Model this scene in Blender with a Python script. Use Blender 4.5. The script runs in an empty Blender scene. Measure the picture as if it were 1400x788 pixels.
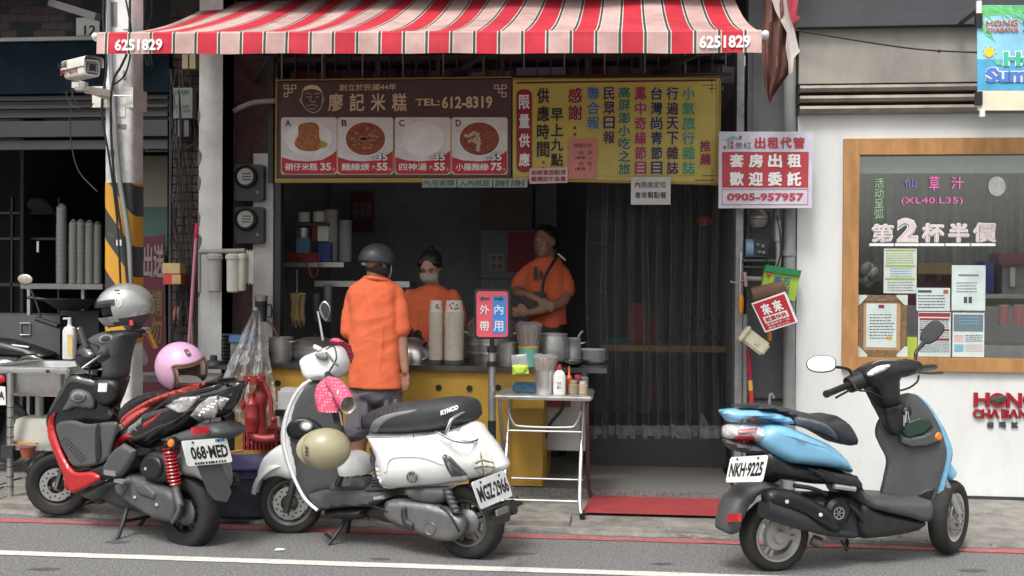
import bpy,bmesh,math,random
from mathutils import Vector,Matrix,geometry
random.seed(7)
V=Vector;rad=math.radians
SC=bpy.context.scene;COL=SC.collection
UP=V((0,0,1))
# ---------------------------------------------------------------- camera, world, sun, exposure
FPX=1450.0;EYE=V((0,0,1.5))
CR=(Matrix.Rotation(rad(6.2),4,'Z')@Matrix.Rotation(rad(90-.395),4,'X')@Matrix.Rotation(rad(.4),4,'Z'))
cd=bpy.data.cameras.new('camera');cam=bpy.data.objects.new('camera',cd);COL.objects.link(cam)
cd.sensor_width=36;cd.lens=36*FPX/1400;cd.clip_start=.05;cd.clip_end=800
cam.matrix_world=Matrix.Translation(EYE)@CR
SC.camera=cam
w=bpy.data.worlds.new('World');SC.world=w;w.use_nodes=True
nt=w.node_tree;bg=nt.nodes['Background'];sky=nt.nodes.new('ShaderNodeTexSky');sky.sky_type='NISHITA'
sky.sun_disc=False;sky.sun_elevation=rad(58);sky.sun_rotation=rad(200)
sky.air_density=1.6;sky.dust_density=6;sky.ozone_density=1.0
hs=nt.nodes.new('ShaderNodeHueSaturation');hs.inputs['Saturation'].default_value=.22
nt.links.new(sky.outputs[0],hs.inputs['Color']);nt.links.new(hs.outputs[0],bg.inputs['Color'])
bg.inputs['Strength'].default_value=.115
sl=bpy.data.lights.new('sun','SUN');sl.energy=1.15;sl.angle=rad(14);sl.color=(1,.97,.93)
so=bpy.data.objects.new('sun',sl);COL.objects.link(so)
az=rad(200);el=rad(58)
sd=V((math.sin(az)*math.cos(el),math.cos(az)*math.cos(el),math.sin(el)))
so.rotation_euler=sd.to_track_quat('Z','Y').to_euler();so.location=(0,-5,12)
SC.view_settings.view_transform='Standard';SC.view_settings.look='None'
SC.view_settings.exposure=0.85;SC.view_settings.gamma=1
SC.view_settings.use_curve_mapping=False
SC.cycles.max_bounces=7;SC.cycles.transparent_max_bounces=12;SC.cycles.diffuse_bounces=4
# ---------------------------------------------------------------- pixel -> place
def ray(px,py):return(CR.to_3x3()@V(((px-700)/FPX,-(py-394)/FPX,-1)))
def P(px,py,Y):d=ray(px,py);return EYE+d*(Y/d.y)
def PG(px,py,z=0):d=ray(px,py);return EYE+d*((z-EYE.z)/d.z)
def PL(px,py,o,n):d=ray(px,py);return EYE+d*((o-EYE).dot(n)/d.dot(n))
def MPP(Y):return Y/FPX
# ---------------------------------------------------------------- objects
ROOT={}
def thing(name,label,cat,loc,group=None):
 o=bpy.data.objects.new(name,None);COL.objects.link(o);o.empty_display_size=.05
 o.location=loc;ROOT[o.name]=Matrix.Translation(V(loc))
 o['label']=label;o['category']=cat
 if group:o['group']=group
 return o
class B:
 def __init__(s):s.bm=bmesh.new()
 def face(s,vs):
  try:return s.bm.faces.new(vs)
  except ValueError:return None
 def v(s,p):return s.bm.verts.new(p)
 def box(s,a,b):
  a,b=V(a),V(b);xs=(a.x,b.x);ys=(a.y,b.y);zs=(a.z,b.z)
  v=[s.v((xs[i],ys[j],zs[k]))for i in(0,1)for j in(0,1)for k in(0,1)]
  for f in((0,1,3,2),(4,6,7,5),(0,4,5,1),(2,3,7,6),(0,2,6,4),(1,5,7,3)):s.face([v[i]for i in f])
  return s
 def pbox(s,x0,y0,x1,y1,Y,d):
  a=P(x0,y1,Y);b=P(x1,y0,Y);return s.box((a.x,Y,a.z),(b.x,Y+d,b.z))
 def obox(s,c,X,Yv,Z):
  c=V(c);v=[s.v(c+X*i+Yv*j+Z*k)for i in(-1,1)for j in(-1,1)for k in(-1,1)]
  for f in((0,1,3,2),(4,6,7,5),(0,4,5,1),(2,3,7,6),(0,2,6,4),(1,5,7,3)):s.face([v[i]for i in f])
  return s
 def beam(s,p,q,wd,th,up=UP):
  p,q=V(p),V(q);d=(q-p);a=d.cross(up)
  if a.length<1e-6:a=V((1,0,0))
  a.normalize();u=a.cross(d).normalized()
  return s.obox((p+q)/2,d/2,a*wd/2,u*th/2)
 def loft(s,rings,closed=True,caps=True):
  vr=[[s.v(p)for p in r]for r in rings];n=len(vr[0])
  for a,b in zip(vr,vr[1:]):
   for i in range(n if closed else n-1):s.face([a[i],a[(i+1)%n],b[(i+1)%n],b[i]])
  if caps and closed:
   s.face(vr[0][::-1]);s.face(vr[-1])
  return s
 def ring(s,c,X,Yv,n=16,sq=2.0):
  out=[]
  for i in range(n):
   t=2*math.pi*i/n;a,b=math.cos(t),math.sin(t)
   e=2.0/sq;out.append(V(c)+X*(abs(a)**e*(1 if a>=0 else-1))+Yv*(abs(b)**e*(1 if b>=0 else-1)))
  return out
 def tube(s,pts,r,n=8,closed=False,caps=True):
  pts=[V(p)for p in pts];m=len(pts)
  rs=r if isinstance(r,(list,tuple))else[r]*m
  rings=[];prev=None
  for i,p in enumerate(pts):
   if closed:t=(pts[(i+1)%m]-pts[i-1])
   else:t=pts[min(i+1,m-1)]-pts[max(i-1,0)]
   t=t.normalized()
   if prev is None:
    a=t.cross(UP)
    if a.length<.1:a=t.cross(V((1,0,0)))
   else:a=prev-t*prev.dot(t)
   a=a.normalized()if a.length>1e-6 else t.orthogonal().normalized();prev=a;b=t.cross(a)
   rings.append(s.ring(p,a*rs[i],b*rs[i],n))
  if closed:rings.append(None)
  if closed:
   vr=[[s.v(p)for p in q]for q in rings[:-1]]
   for i in range(m):
    A,Bv=vr[i],vr[(i+1)%m]
    for k in range(n):s.face([A[k],A[(k+1)%n],Bv[(k+1)%n],Bv[k]])
  else:s.loft(rings,True,caps)
  return s
 def cyl(s,p,q,r,r2=None,n=16):return s.tube([p,q],[r,r if r2 is None else r2],n)
 def lathe(s,prof,c,ax=UP,n=24,close=False,ref=None):
  c=V(c);ax=V(ax).normalized();a=(ref or ax.orthogonal()).normalized();b=ax.cross(a)
  rings=[[c+ax*h+(a*math.cos(2*math.pi*i/n)+b*math.sin(2*math.pi*i/n))*max(r,1e-4)for i in range(n)]for r,h in prof]
  if close:rings.append(rings[0])
  return s.loft(rings,True,not close)
 def ball(s,c,X,Yv=None,Z=None,u=16,vv=10):
  if not isinstance(X,Vector):r=X;X,Yv,Z=V((r,0,0)),V((0,r,0)),V((0,0,r))
  c=V(c);rings=[]
  for j in range(vv+1):
   t=math.pi*j/vv;k=max(math.sin(t),.01)
   rings.append([c+Z*math.cos(t)+(X*math.cos(2*math.pi*i/u)+Yv*math.sin(2*math.pi*i/u))*k for i in range(u)])
  return s.loft(rings)
 def prism(s,pts,d):
  a=[s.v(p)for p in pts];b=[s.v(V(p)+d)for p in pts];n=len(pts)
  s.face(a[::-1]);s.face(b)
  for i in range(n):s.face([a[i],a[(i+1)%n],b[(i+1)%n],b[i]])
  return s
 def pprism(s,pts,Y,d):return s.prism([P(x,y,Y)for x,y in pts],V((0,d,0)))
 def sheet(s,g,th=0,d=None):
  vr=[[s.v(p)for p in r]for r in g]
  for a,b in zip(vr,vr[1:]):
   for i in range(len(a)-1):s.face([a[i],a[i+1],b[i+1],b[i]])
  return s
def O(name,b,mat,parent=None,smooth=True,ang=38,loc=None,local=False,mods=None):
 bm=b.bm
 bmesh.ops.remove_doubles(bm,verts=bm.verts,dist=1e-5)
 bmesh.ops.recalc_face_normals(bm,faces=bm.faces)
 if smooth:
  c=math.cos(rad(ang))
  for f in bm.faces:f.smooth=True
  for e in bm.edges:
   if len(e.link_faces)==2 and e.link_faces[0].normal.dot(e.link_faces[1].normal)<c:e.smooth=False
 me=bpy.data.meshes.new(name);bm.to_mesh(me);bm.free()
 for m in(mat if isinstance(mat,(list,tuple))else[mat]):me.materials.append(m)
 o=bpy.data.objects.new(name,me);COL.objects.link(o)
 if parent is not None:
  M=ROOT[parent.name];ROOT[o.name]=M;o.parent=parent
  if not local:me.transform(M.inverted())
 else:
  if loc is None:
   vs=me.vertices
   lo=[min(v.co[i]for v in vs)for i in range(3)];hi=[max(v.co[i]for v in vs)for i in range(3)]
   loc=((lo[0]+hi[0])/2,(lo[1]+hi[1])/2,lo[2])
  M=Matrix.Translation(V(loc));ROOT[o.name]=M
  if not local:me.transform(M.inverted())
  o.location=loc
 return o
def tag(o,label,cat,group=None):
 o['label']=label;o['category']=cat
 if group:o['group']=group
 return o
def struct(o,kind='structure'):o['kind']=kind;return o
def one(name,b,mat,label,cat,group=None,**k):return tag(O(name,b,mat,None,**k),label,cat,group)
# ---------------------------------------------------------------- materials
MATS={}
def mat(name,col,rough=.6,metal=0.,var=.12,scale=9.,bump=0.,bscale=60.,dirt=0.,dcol=(.06,.055,.05),coat=0.,trans=0.,spec=.5,sss=0,st=1.):
 if name in MATS:return MATS[name]
 m=bpy.data.materials.new(name);m.use_nodes=True;n=m.node_tree;L=n.links
 b=n.nodes['Principled BSDF'];b.inputs['Roughness'].default_value=rough;b.inputs['Metallic'].default_value=metal
 b.inputs['Coat Weight'].default_value=coat;b.inputs['Specular IOR Level'].default_value=spec
 if sss:b.inputs['Subsurface Weight'].default_value=sss;b.inputs['Subsurface Radius'].default_value=(.02,.008,.004)
 tc=n.nodes.new('ShaderNodeTexCoord');oi=n.nodes.new('ShaderNodeObjectInfo')
 add=n.nodes.new('ShaderNodeVectorMath');L.new(tc.outputs['Object'],add.inputs[0]);L.new(oi.outputs['Random'],add.inputs[1])
 if st!=1.:
  mp=n.nodes.new('ShaderNodeVectorMath');mp.operation='MULTIPLY';L.new(add.outputs[0],mp.inputs[0]);mp.inputs[1].default_value=(1,1,st);add=mp
 nz=n.nodes.new('ShaderNodeTexNoise');nz.inputs['Scale'].default_value=scale;nz.inputs['Detail'].default_value=6;nz.inputs['Roughness'].default_value=.65
 L.new(add.outputs[0],nz.inputs['Vector'])
 rp=n.nodes.new('ShaderNodeValToRGB');c=V(col[:3])
 lo,hi=c*(1-var),c*(1+var)
 rp.color_ramp.elements[0].position=.3;rp.color_ramp.elements[1].position=.7
 rp.color_ramp.elements[0].color=(*lo,1);rp.color_ramp.elements[1].color=(min(hi[0],1),min(hi[1],1),min(hi[2],1),1)
 L.new(nz.outputs[0],rp.inputs[0]);out=rp.outputs[0]
 if dirt>0:
  n2=n.nodes.new('ShaderNodeTexNoise');n2.inputs['Scale'].default_value=scale*.35;n2.inputs['Detail'].default_value=9;n2.inputs['Roughness'].default_value=.72
  L.new(add.outputs[0],n2.inputs['Vector'])
  r2=n.nodes.new('ShaderNodeValToRGB');r2.color_ramp.elements[0].position=.5;r2.color_ramp.elements[1].position=.78
  r2.color_ramp.elements[0].color=(0,0,0,1);r2.color_ramp.elements[1].color=(dirt,dirt,dirt,1)
  L.new(n2.outputs[0],r2.inputs[0]);mx=n.nodes.new('ShaderNodeMixRGB');L.new(r2.outputs[0],mx.inputs[0]);L.new(out,mx.inputs[1])
  mx.inputs[2].default_value=(*dcol,1);out=mx.outputs[0]
 L.new(out,b.inputs['Base Color'])
 rr=n.nodes.new('ShaderNodeMapRange');rr.inputs['To Min'].default_value=max(rough-.1,.02);rr.inputs['To Max'].default_value=min(rough+.12,1)
 L.new(nz.outputs[0],rr.inputs['Value']);L.new(rr.outputs[0],b.inputs['Roughness'])
 if bump>0:
  n3=n.nodes.new('ShaderNodeTexNoise');n3.inputs['Scale'].default_value=bscale;n3.inputs['Detail'].default_value=5
  L.new(add.outputs[0],n3.inputs['Vector'])
  bp=n.nodes.new('ShaderNodeBump');bp.inputs['Strength'].default_value=bump;bp.inputs['Distance'].default_value=.01
  L.new(n3.outputs[0],bp.inputs['Height']);L.new(bp.outputs[0],b.inputs['Normal'])
 MATS[name]=m;return m
def clear(name,col,alpha,rough=.05,diff=.1):
 if name in MATS:return MATS[name]
 m=bpy.data.materials.new(name);m.use_nodes=True;n=m.node_tree;L=n.links;n.nodes.clear()
 o=n.nodes.new('ShaderNodeOutputMaterial');t=n.nodes.new('ShaderNodeBsdfTransparent');t.inputs[0].default_value=(*col,1)
 p=n.nodes.new('ShaderNodeBsdfPrincipled');p.inputs['Base Color'].default_value=(diff,diff,diff,1);p.inputs['Roughness'].default_value=rough
 mx=n.nodes.new('ShaderNodeMixShader');lw=n.nodes.new('ShaderNodeTexNoise');lw.inputs['Scale'].default_value=14;lw.inputs['Detail'].default_value=5
 tc=n.nodes.new('ShaderNodeTexCoord');L.new(tc.outputs['Object'],lw.inputs[0])
 mr=n.nodes.new('ShaderNodeMapRange');mr.inputs['From Min'].default_value=.3;mr.inputs['From Max'].default_value=.7
 mr.inputs['To Min'].default_value=alpha*.75;mr.inputs['To Max'].default_value=min(1,alpha*1.3)
 L.new(lw.outputs[0],mr.inputs[0]);L.new(mr.outputs[0],mx.inputs[0])
 L.new(t.outputs[0],mx.inputs[1]);L.new(p.outputs[0],mx.inputs[2]);L.new(mx.outputs[0],o.inputs[0])
 MATS[name]=m;return m
def h2(s):
 c=[int(s[i:i+2],16)/255 for i in(0,2,4)]
 return tuple(((x+.055)/1.055)**2.4 if x>.04 else x/12.92 for x in c)
def paint(name,hexs,rough=.5,**k):return mat(name,h2(hexs),rough,**k)
K=dict(
 black=mat('black_plastic',(.012,.0125,.014),.38,bump=.05,bscale=300,dirt=.35,dcol=(.09,.085,.08)),
 gloss=mat('gloss_black',(.008,.008,.009),.16,coat=.8,dirt=.35,dcol=(.05,.05,.05)),
 grey=mat('grey_plastic',(.068,.07,.074),.5,bump=.12,bscale=200,dirt=.6,dcol=(.13,.12,.11)),
 lgrey=mat('light_grey_plastic',(.2,.2,.2),.5),
 rubber=mat('tyre_rubber',(.017,.0165,.016),.8,var=.3,bump=.2,bscale=90,dirt=.55,dcol=(.07,.062,.055)),
 steel=mat('stainless_steel',(.62,.62,.61),.3,.9,scale=14,dirt=.2,dcol=(.25,.24,.22)),
 brushed=mat('brushed_steel',(.46,.46,.45),.42,.9,scale=20,dirt=.3,dcol=(.16,.15,.14)),
 chrome=mat('chrome',(.7,.7,.7),.14,1),
 alu=mat('cast_aluminium',(.2,.2,.2),.5,.75,dirt=.5,dcol=(.07,.065,.06),bump=.2,bscale=80),
 orange=mat('orange_cotton',(.66,.13,.05),.85,var=.08,bump=.25,bscale=40),
 skin=mat('skin',(.3,.155,.1),.5,var=.18,bump=.1,bscale=150,scale=20,sss=.08),
 hair=mat('black_hair',(.012,.01,.01),.45,bump=.4,bscale=120),
 white=mat('white_paint',(.74,.75,.74),.4,var=.04,dirt=.15,dcol=(.35,.34,.31)),
 gwhite=mat('gloss_white_paint',(.78,.79,.78),.22,coat=.5,var=.04,dirt=.22,dcol=(.45,.44,.4)),
 red=mat('red_paint',(.42,.012,.015),.3,coat=.4,dirt=.2,dcol=(.15,.03,.03)),
 yellow=mat('yellow_panel',(.42,.25,.035),.5,dirt=.5,dcol=(.3,.17,.03)),
 wood=mat('wood',(.3,.14,.05),.6,var=.3,scale=18),
 paper=mat('paper',(.7,.7,.67),.7,var=.04),
 ink=mat('black_ink',(.012,.012,.014),.5),
 wink=mat('white_print',(.8,.8,.8),.5,var=.03),
 cable=mat('black_cable',(.015,.015,.015),.6),
 pvc=mat('grey_pipe',(.24,.25,.25),.5,dirt=.45,dcol=(.12,.11,.1)),
 glassy=None,
 dark=mat('dark_metal',(.04,.042,.046),.5,.3,dirt=.3,dcol=(.08,.07,.06)),
)
def glass():
 m=bpy.data.materials.new('window_glass');m.use_nodes=True;n=m.node_tree;L=n.links;n.nodes.clear();o=n.nodes.new('ShaderNodeOutputMaterial')
 t=n.nodes.new('ShaderNodeBsdfTransparent');t.inputs[0].default_value=(.93,.95,.94,1);g=n.nodes.new('ShaderNodeBsdfGlossy');g.inputs['Roughness'].default_value=.01
 x=n.nodes.new('ShaderNodeMixShader');x.inputs[0].default_value=.15;L.new(t.outputs[0],x.inputs[1]);L.new(g.outputs[0],x.inputs[2]);L.new(x.outputs[0],o.inputs[0]);return m
K['glassy']=glass()
# ---------------------------------------------------------------- lettering
def T3(body,o,R,U,m,parent,bold=0.,name='lettering',ext=.0012,keep=False,label=None):
 cjk=any(ord(q)>0x2e80 for q in body)
 c=bpy.data.curves.new('t','FONT');c.body=body;c.size=1;c.offset=0 if cjk else bold;c.extrude=0;c.resolution_u=2;c.align_x='LEFT'
 if '\n' in body:c.space_line=1.0
 ob=bpy.data.objects.new('t',c);COL.objects.link(ob)
 me=bpy.data.meshes.new_from_object(ob.evaluated_get(bpy.context.evaluated_depsgraph_get()))
 bpy.data.objects.remove(ob);bpy.data.curves.remove(c)
 if cjk and bold>.004:
  bb=bmesh.new();bb.from_mesh(me);src=bb.verts[:]+bb.edges[:]+bb.faces[:];kk=bold*.75
  for q,(ax_,ay_)in enumerate(((1,1),(-1,1),(1,-1),(-1,-1),(1.3,0),(-1.3,0),(0,1.3),(0,-1.3))[:8 if bold>.035 else 4]):
   dd=bmesh.ops.duplicate(bb,geom=src)['geom'];vv=[e for e in dd if isinstance(e,bmesh.types.BMVert)]
   for v in vv:v.co+=V((ax_*kk,ay_*kk,0));v.co.z=(q+1)*1e-4
  bb.to_mesh(me);bb.free()
 xs=[v.co.x for v in me.vertices];ys=[v.co.y for v in me.vertices]
 if not xs:return None
 x0,x1,y0,y1=min(xs),max(xs),min(ys),max(ys);sx=1/max(x1-x0,1e-6);sy=1/max(y1-y0,1e-6)
 if keep:
  k=min(R.length*sx,U.length*sy);sx,sy=k/R.length,k/U.length
 N=R.cross(U).normalized();M=ROOT[parent.name].inverted()if parent else Matrix()
 for v in me.vertices:v.co=M@(o+R*((v.co.x-x0)*sx)+U*((v.co.y-y0)*sy)+N*(ext+v.co.z))
 me.name=name;me.materials.append(m)
 t=bpy.data.objects.new(name,me);COL.objects.link(t)
 if parent:t.parent=parent;ROOT[t.name]=ROOT[parent.name]
 if label:t['label']=label
 return t
def T(body,box,Y,m,parent,bold=0.,**k):
 x0,y0,x1,y1=box;o=P(x0,y1,Y)
 R=V((P(x1,y1,Y).x-o.x,0,0));U=V((0,0,P(x0,y0,Y).z-o.z))
 return T3(body,o,R,U,m,parent,bold,ext=.0015,**k)
def TV(body,box,Y,m,parent,bold=0.,**k):return T('\n'.join(body),box,Y,m,parent,bold,**k)
# ---------------------------------------------------------------- pillow shapes from outlines
def catmull(p,k=4,closed=True):
 n=len(p);out=[]
 for i in range(n if closed else n-1):
  a,b,c,d=(p[(i-1)%n],p[i],p[(i+1)%n],p[(i+2)%n])if closed else(p[max(i-1,0)],p[i],p[i+1],p[min(i+2,n-1)])
  for j in range(k):
   t=j/k;out.append(tuple(.5*((2*b[q])+(-a[q]+c[q])*t+(2*a[q]-5*b[q]+4*c[q]-d[q])*t*t+(-a[q]+3*b[q]-3*c[q]+d[q])*t**3)for q in range(len(b))))
 if not closed:out.append(tuple(p[-1]))
 return out
def c3(pts,k=4,closed=False):return[V(q)for q in catmull([tuple(p)for p in pts],k,closed)]
def puff(b,uv,o,U,Vv,N,w,r=.05,edge=.0,sm=True,res=.018,back=True,shift=0.):
 if sm:uv=catmull(uv,4)
 pts=[V((p[0],p[1]))for p in uv]
# resample
 n=len(pts);rs=[]
 for i in range(n):
  a,c=pts[i],pts[(i+1)%n];m=max(1,int((c-a).length/(res*1.2)))
  for j in range(m):rs.append(a+(c-a)*j/m)
 pts=rs;n=len(pts)
 def dist(q):
  best=1e9;ins=False
  for i in range(n):
   a,c=pts[i],pts[(i+1)%n];e=c-a;l2=e.length_squared
   t=max(0,min(1,(q-a).dot(e)/l2))if l2>0 else 0
   dd=(q-a-e*t).length_squared
   if dd<best:best=dd
   if(a.y>q.y)!=(c.y>q.y)and q.x<(c.x-a.x)*(q.y-a.y)/(c.y-a.y)+a.x:ins=not ins
  return math.sqrt(best)*(1 if ins else-1)
 xs=[p.x for p in pts];ys=[p.y for p in pts];inner=[];x=min(xs);row=0
 step=res
 y=min(ys)
 while y<max(ys):
  x=min(xs)+(step/2 if row%2 else 0)
  while x<max(xs):
   q=V((x,y));dq=dist(q)
   if dq>step*.45:inner.append((q,dq))
   x+=step
  y+=step*.87;row+=1
 allp=pts+[q for q,_ in inner]
 vo,eo,fo,*_=geometry.delaunay_2d_cdt(allp,[(i,(i+1)%n)for i in range(n)],[],1,1e-6)
 dmap={}
 hs=[]
 for q in vo:
  q=V(q);dq=dist(q);dq=0 if dq<step*.3 else dq
  t=min(dq/r,1)if r>0 else 1;f=math.sqrt(max(0,1-(1-t)**2))
  ww=w(q.x,q.y)if callable(w)else w
  hs.append(edge+(ww-edge)*f if ww>edge else ww)
 A=[b.v(o+U*q[0]+Vv*q[1]+N*(shift+h))for q,h in zip(vo,hs)]
 Bk=[b.v(o+U*q[0]+Vv*q[1]+N*(shift-(h if back else edge)))for q,h in zip(vo,hs)]
 cnt={}
 for f in fo:
  b.face([A[i]for i in f]);b.face([Bk[i]for i in f][::-1])
  for i in range(len(f)):
   e=(f[i],f[(i+1)%len(f)]);k=tuple(sorted(e));cnt.setdefault(k,[]).append(e)
 for k,e in cnt.items():
  if len(e)==1:
   i,j=e[0];b.face([A[j],A[i],Bk[i],Bk[j]])
 return b
def flat(b,px,Y,w=.004,r=.01,sm=True,edge=.002,res=.02,N=V((0,-1,0))):
 o=P(px[0][0],px[0][1],Y);uv=[((P(x,y,Y)-o).x,(P(x,y,Y)-o).z)for x,y in px]
 return puff(b,uv,o,V((1,0,0)),UP,N,w,r,edge,sm,res)
# ================================================================ SETTING
def X(px,Y):return P(px,400,Y).x
def Zp(py,Y,px=857):return P(px,py,Y).z
asph=mat('asphalt',(.175,.175,.172),.85,var=.75,scale=75,bump=.8,bscale=220,dirt=.35,dcol=(.1,.1,.098))
conc=mat('pavement_concrete',(.21,.2,.18),.85,var=.4,scale=7,bump=.7,bscale=60,dirt=.85,dcol=(.06,.055,.048))
pave2=mat('old_slab',(.2,.188,.165),.85,var=.4,scale=8,bump=.5,bscale=50,dirt=.6,dcol=(.05,.048,.045))
plast=mat('white_plaster',(.64,.65,.64),.8,var=.08,scale=4,bump=.25,bscale=14,dirt=.5,dcol=(.36,.355,.34),st=.35)
dirtw=mat('grimy_plaster',(.52,.52,.5),.8,var=.15,scale=5,bump=.15,bscale=40,dirt=.45,dcol=(.13,.125,.12))
beige=mat('weathered_lintel',(.3,.28,.25),.8,var=.2,scale=3,bump=.15,bscale=40,dirt=.6,st=.5,dcol=(.13,.12,.11))
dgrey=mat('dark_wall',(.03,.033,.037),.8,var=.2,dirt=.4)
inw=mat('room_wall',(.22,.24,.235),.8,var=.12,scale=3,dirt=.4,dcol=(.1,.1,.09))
g=B();g.sheet([[V((x,y,0))for x in(-60,-20,-6,0,6,20,60)]for y in(-60,-20,0,3,5,6.3,7,9,60)])
struct(O('road',g,asph))
# pavement sheet, broken front edge
rnd=random.Random(3)
def YG(px,py,z=0):return PG(px,py,z).y
edge=[]
x=-9.
while x<9:edge.append((x,6.27+rnd.uniform(-.03,.03)+(.02 if x<-1 else 0)));x+=.09
g=B();rows=[[V((x,y+rnd.uniform(-.01,.01),.002))for x,y in edge],[V((x,y+.012,.022))for x,y in edge],[V((x,6.9,.03))for x,y in edge],[V((x,7.9,.045))for x,y in edge]]
g.sheet(rows);pv=struct(O('pavement',g,conc))
def decal(name,px,z,m,n=4):
 g=B();pts=catmull([tuple(PG(a,b,z))for a,b in px],n)if n>1 else[tuple(PG(a,b,z))for a,b in px]
 g.face([g.v((p[0],p[1],z))for p in pts]);return struct(O(name,g,m))
wl=mat('road_line_white',(.6,.59,.54),.7,var=.12,scale=40,dirt=.6,dcol=(.2,.2,.19),bump=.3,bscale=200)
rl=mat('kerb_line_red',(.4,.1,.105),.75,var=.3,scale=30,dirt=.95,dcol=(.15,.13,.125),bump=.3,bscale=200)
def gline(name,a,b,wdt,z,m,rough=.006):
 g=B();L1,L2=[],[];n=160
 for i in range(n+1):
  p=a+(b-a)*(i/n)
  L1.append(V((p.x,p.y-wdt/2+rnd.uniform(-rough,rough),z)));L2.append(V((p.x,p.y+wdt/2+rnd.uniform(-rough,rough),z)))
 g.sheet([L1,L2]);return struct(O(name,g,m))
def ext(a,b,x):return a+(b-a)*((x-a.x)/(b.x-a.x))
a,b=PG(0,756.5),PG(900,786);gline('white_road_line',ext(a,b,-9),ext(a,b,9),.085,.004,wl,.003)
a,b=PG(0,712),PG(1400,755);gline('red_kerb_line',ext(a,b,-9),ext(a,b,9),.08,.004,rl,.009)
# slabs and gutter covers on the left half of the pavement
sl_m=B();k=0
yr=[6.36,6.62,6.9,7.22,7.55]
slab_me=None
for j in range(4):
 x=-5.3+rnd.uniform(0,.2)
 while x<-.9:
  wd=(.62,.5,.45,.55)[j]
  g=B();dz=rnd.uniform(0,.014);t=.012
  g.box((x+.008,yr[j]+.008,.01),(x+wd-.008,yr[j+1]-.008,.046+dz));o=struct(O('paving_slab',g,pave2,pv));del o['kind']
  x+=wd
# cracks and dark stains on pavement and road
crk=mat('crack_dark',(.03,.029,.027),.9)
for x0,y0,x1,y1 in((705,690,790,712),(600,700,640,716),(1010,690,1100,700),(1180,690,1330,672),(1335,700,1400,712),(180,700,250,706),(900,722,1010,730)):
 g=B();a,b=PG(x0,y0,.048),PG(x1,y1,.048);A_,B_=[],[]
 zz=.0495 if a.y>6.95 else(.0045 if a.y<6.27 else .034)
 for i in range(25):
  p=a.lerp(b,i/24)+V((0,rnd.uniform(-.018,.018),0));w_=.004*math.sin(math.pi*i/24)+.0012;A_.append(V((p.x,p.y-w_,zz)));B_.append(V((p.x,p.y+w_,zz)))
 g.sheet([A_,B_]);struct(O('crack',g,crk))
stn=mat('oil_stain',(.085,.084,.082),.7,var=.3,scale=30)
for x0,y0,rx,ry in((700,757,26,2.5),(160,741,18,2),(1190,764,30,2.5),(905,771,14,1.5),(60,778,22,2),(520,764,14,1.6),(1330,780,20,2)):
 g=B();ph=rnd.uniform(0,6);pts=[PG(x0+rx*math.cos(i*.3142)*(1+.25*math.sin(i*1.3+ph)),y0+ry*math.sin(i*.3142)*(1+.3*math.sin(i*1.9+ph)),.0025)for i in range(20)];g.face([g.v(p)for p in pts]);struct(O('oil_stain',g,stn))
# debris, weed, litter
weed=mat('weed_leaf',(.06,.14,.03),.6,var=.4)
g=B();c0=PG(131,697)
for i in range(150):
 a=rnd.uniform(0,6.28);r=rnd.uniform(.02,.075);p=c0+V((math.cos(a)*r,math.sin(a)*r*.6,rnd.uniform(.005,.09)));q=V((rnd.uniform(-1,1),rnd.uniform(-1,1),rnd.uniform(.2,1))).normalized()
 s_=q.orthogonal().normalized()*.009;g.face([g.v(p),g.v(p+q*.012+s_),g.v(p+q*.034),g.v(p+q*.012-s_)])
one('weed',g,weed,'small green weed growing by the front wheel of the red and black scooter','plant')
g=B()
for i in range(260):
 p=V((rnd.uniform(-4.5,3.5),6.2+abs(rnd.gauss(0,.16)),.003));s_=rnd.uniform(.003,.009)
 if rnd.random()<.15:p.y=rnd.uniform(5.2,7.2)
 if p.y>6.25:p.z=.03
 g.ball(p,V((s_,0,0)),V((0,s_*.8,0)),V((0,0,s_*.5)),5,3)
struct(O('grit',g,mat('grit_stone',(.22,.21,.19),.9,var=.5,scale=30)),'stuff')
g=B();c0=PG(375,753,.005);g.prism([c0,c0+V((.055,.01,.002)),c0+V((.05,.03,.004)),c0+V((.005,.025,.006))],V((0,0,.002)))
one('litter',g,K['paper'],'scrap of white litter on the road below the white scooter','litter')
YF=7.5
# arcade floor of the food shop with its step
g=B();g.box((X(262,YF),7.15,.0),(X(1000,YF),12.2,.1))
g.box((-9,7.62,0),(X(262,YF)-.002,12.2,.06))
struct(O('arcade_floor',g,mat('terrazzo',(.16,.152,.142),.5,var=.6,scale=70,dirt=.4)))
# food shop room shell
xl,xr=X(318,7.6),X(1003,7.6)
g=B();zc=2.95
g.box((xl-.1,11.4,.1),(xr+.1,11.5,zc));w1=struct(O('back_wall',g,inw))
g=B();g.box((xl-.12,7.73,.1),(xl-.002,11.4,zc));struct(O('left_wall',g,inw))
g=B();g.box((xr+.06,7.9,.1),(xr+.18,11.4,zc));struct(O('right_wall',g,inw))
g=B();g.box((-8,7.86,zc),(8,12.2,zc+.12));struct(O('ceiling',g,mat('ceiling_paint',(.3,.3,.29),.9)))
g=B();g.box((xl,10.2,.1),(X(760,10.2),10.28,zc));struct(O('partition_wall',g,mat('partition_paint',(.28,.3,.31),.8,dirt=.3)))
# upper floor that juts out over the shops
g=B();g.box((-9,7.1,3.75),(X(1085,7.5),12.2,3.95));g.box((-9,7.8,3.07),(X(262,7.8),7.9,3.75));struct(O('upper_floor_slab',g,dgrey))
g=B();g.box((xl,7.86,zc+.12),(X(1003,7.8),7.95,3.75));struct(O('lintel_wall',g,dgrey))
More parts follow.
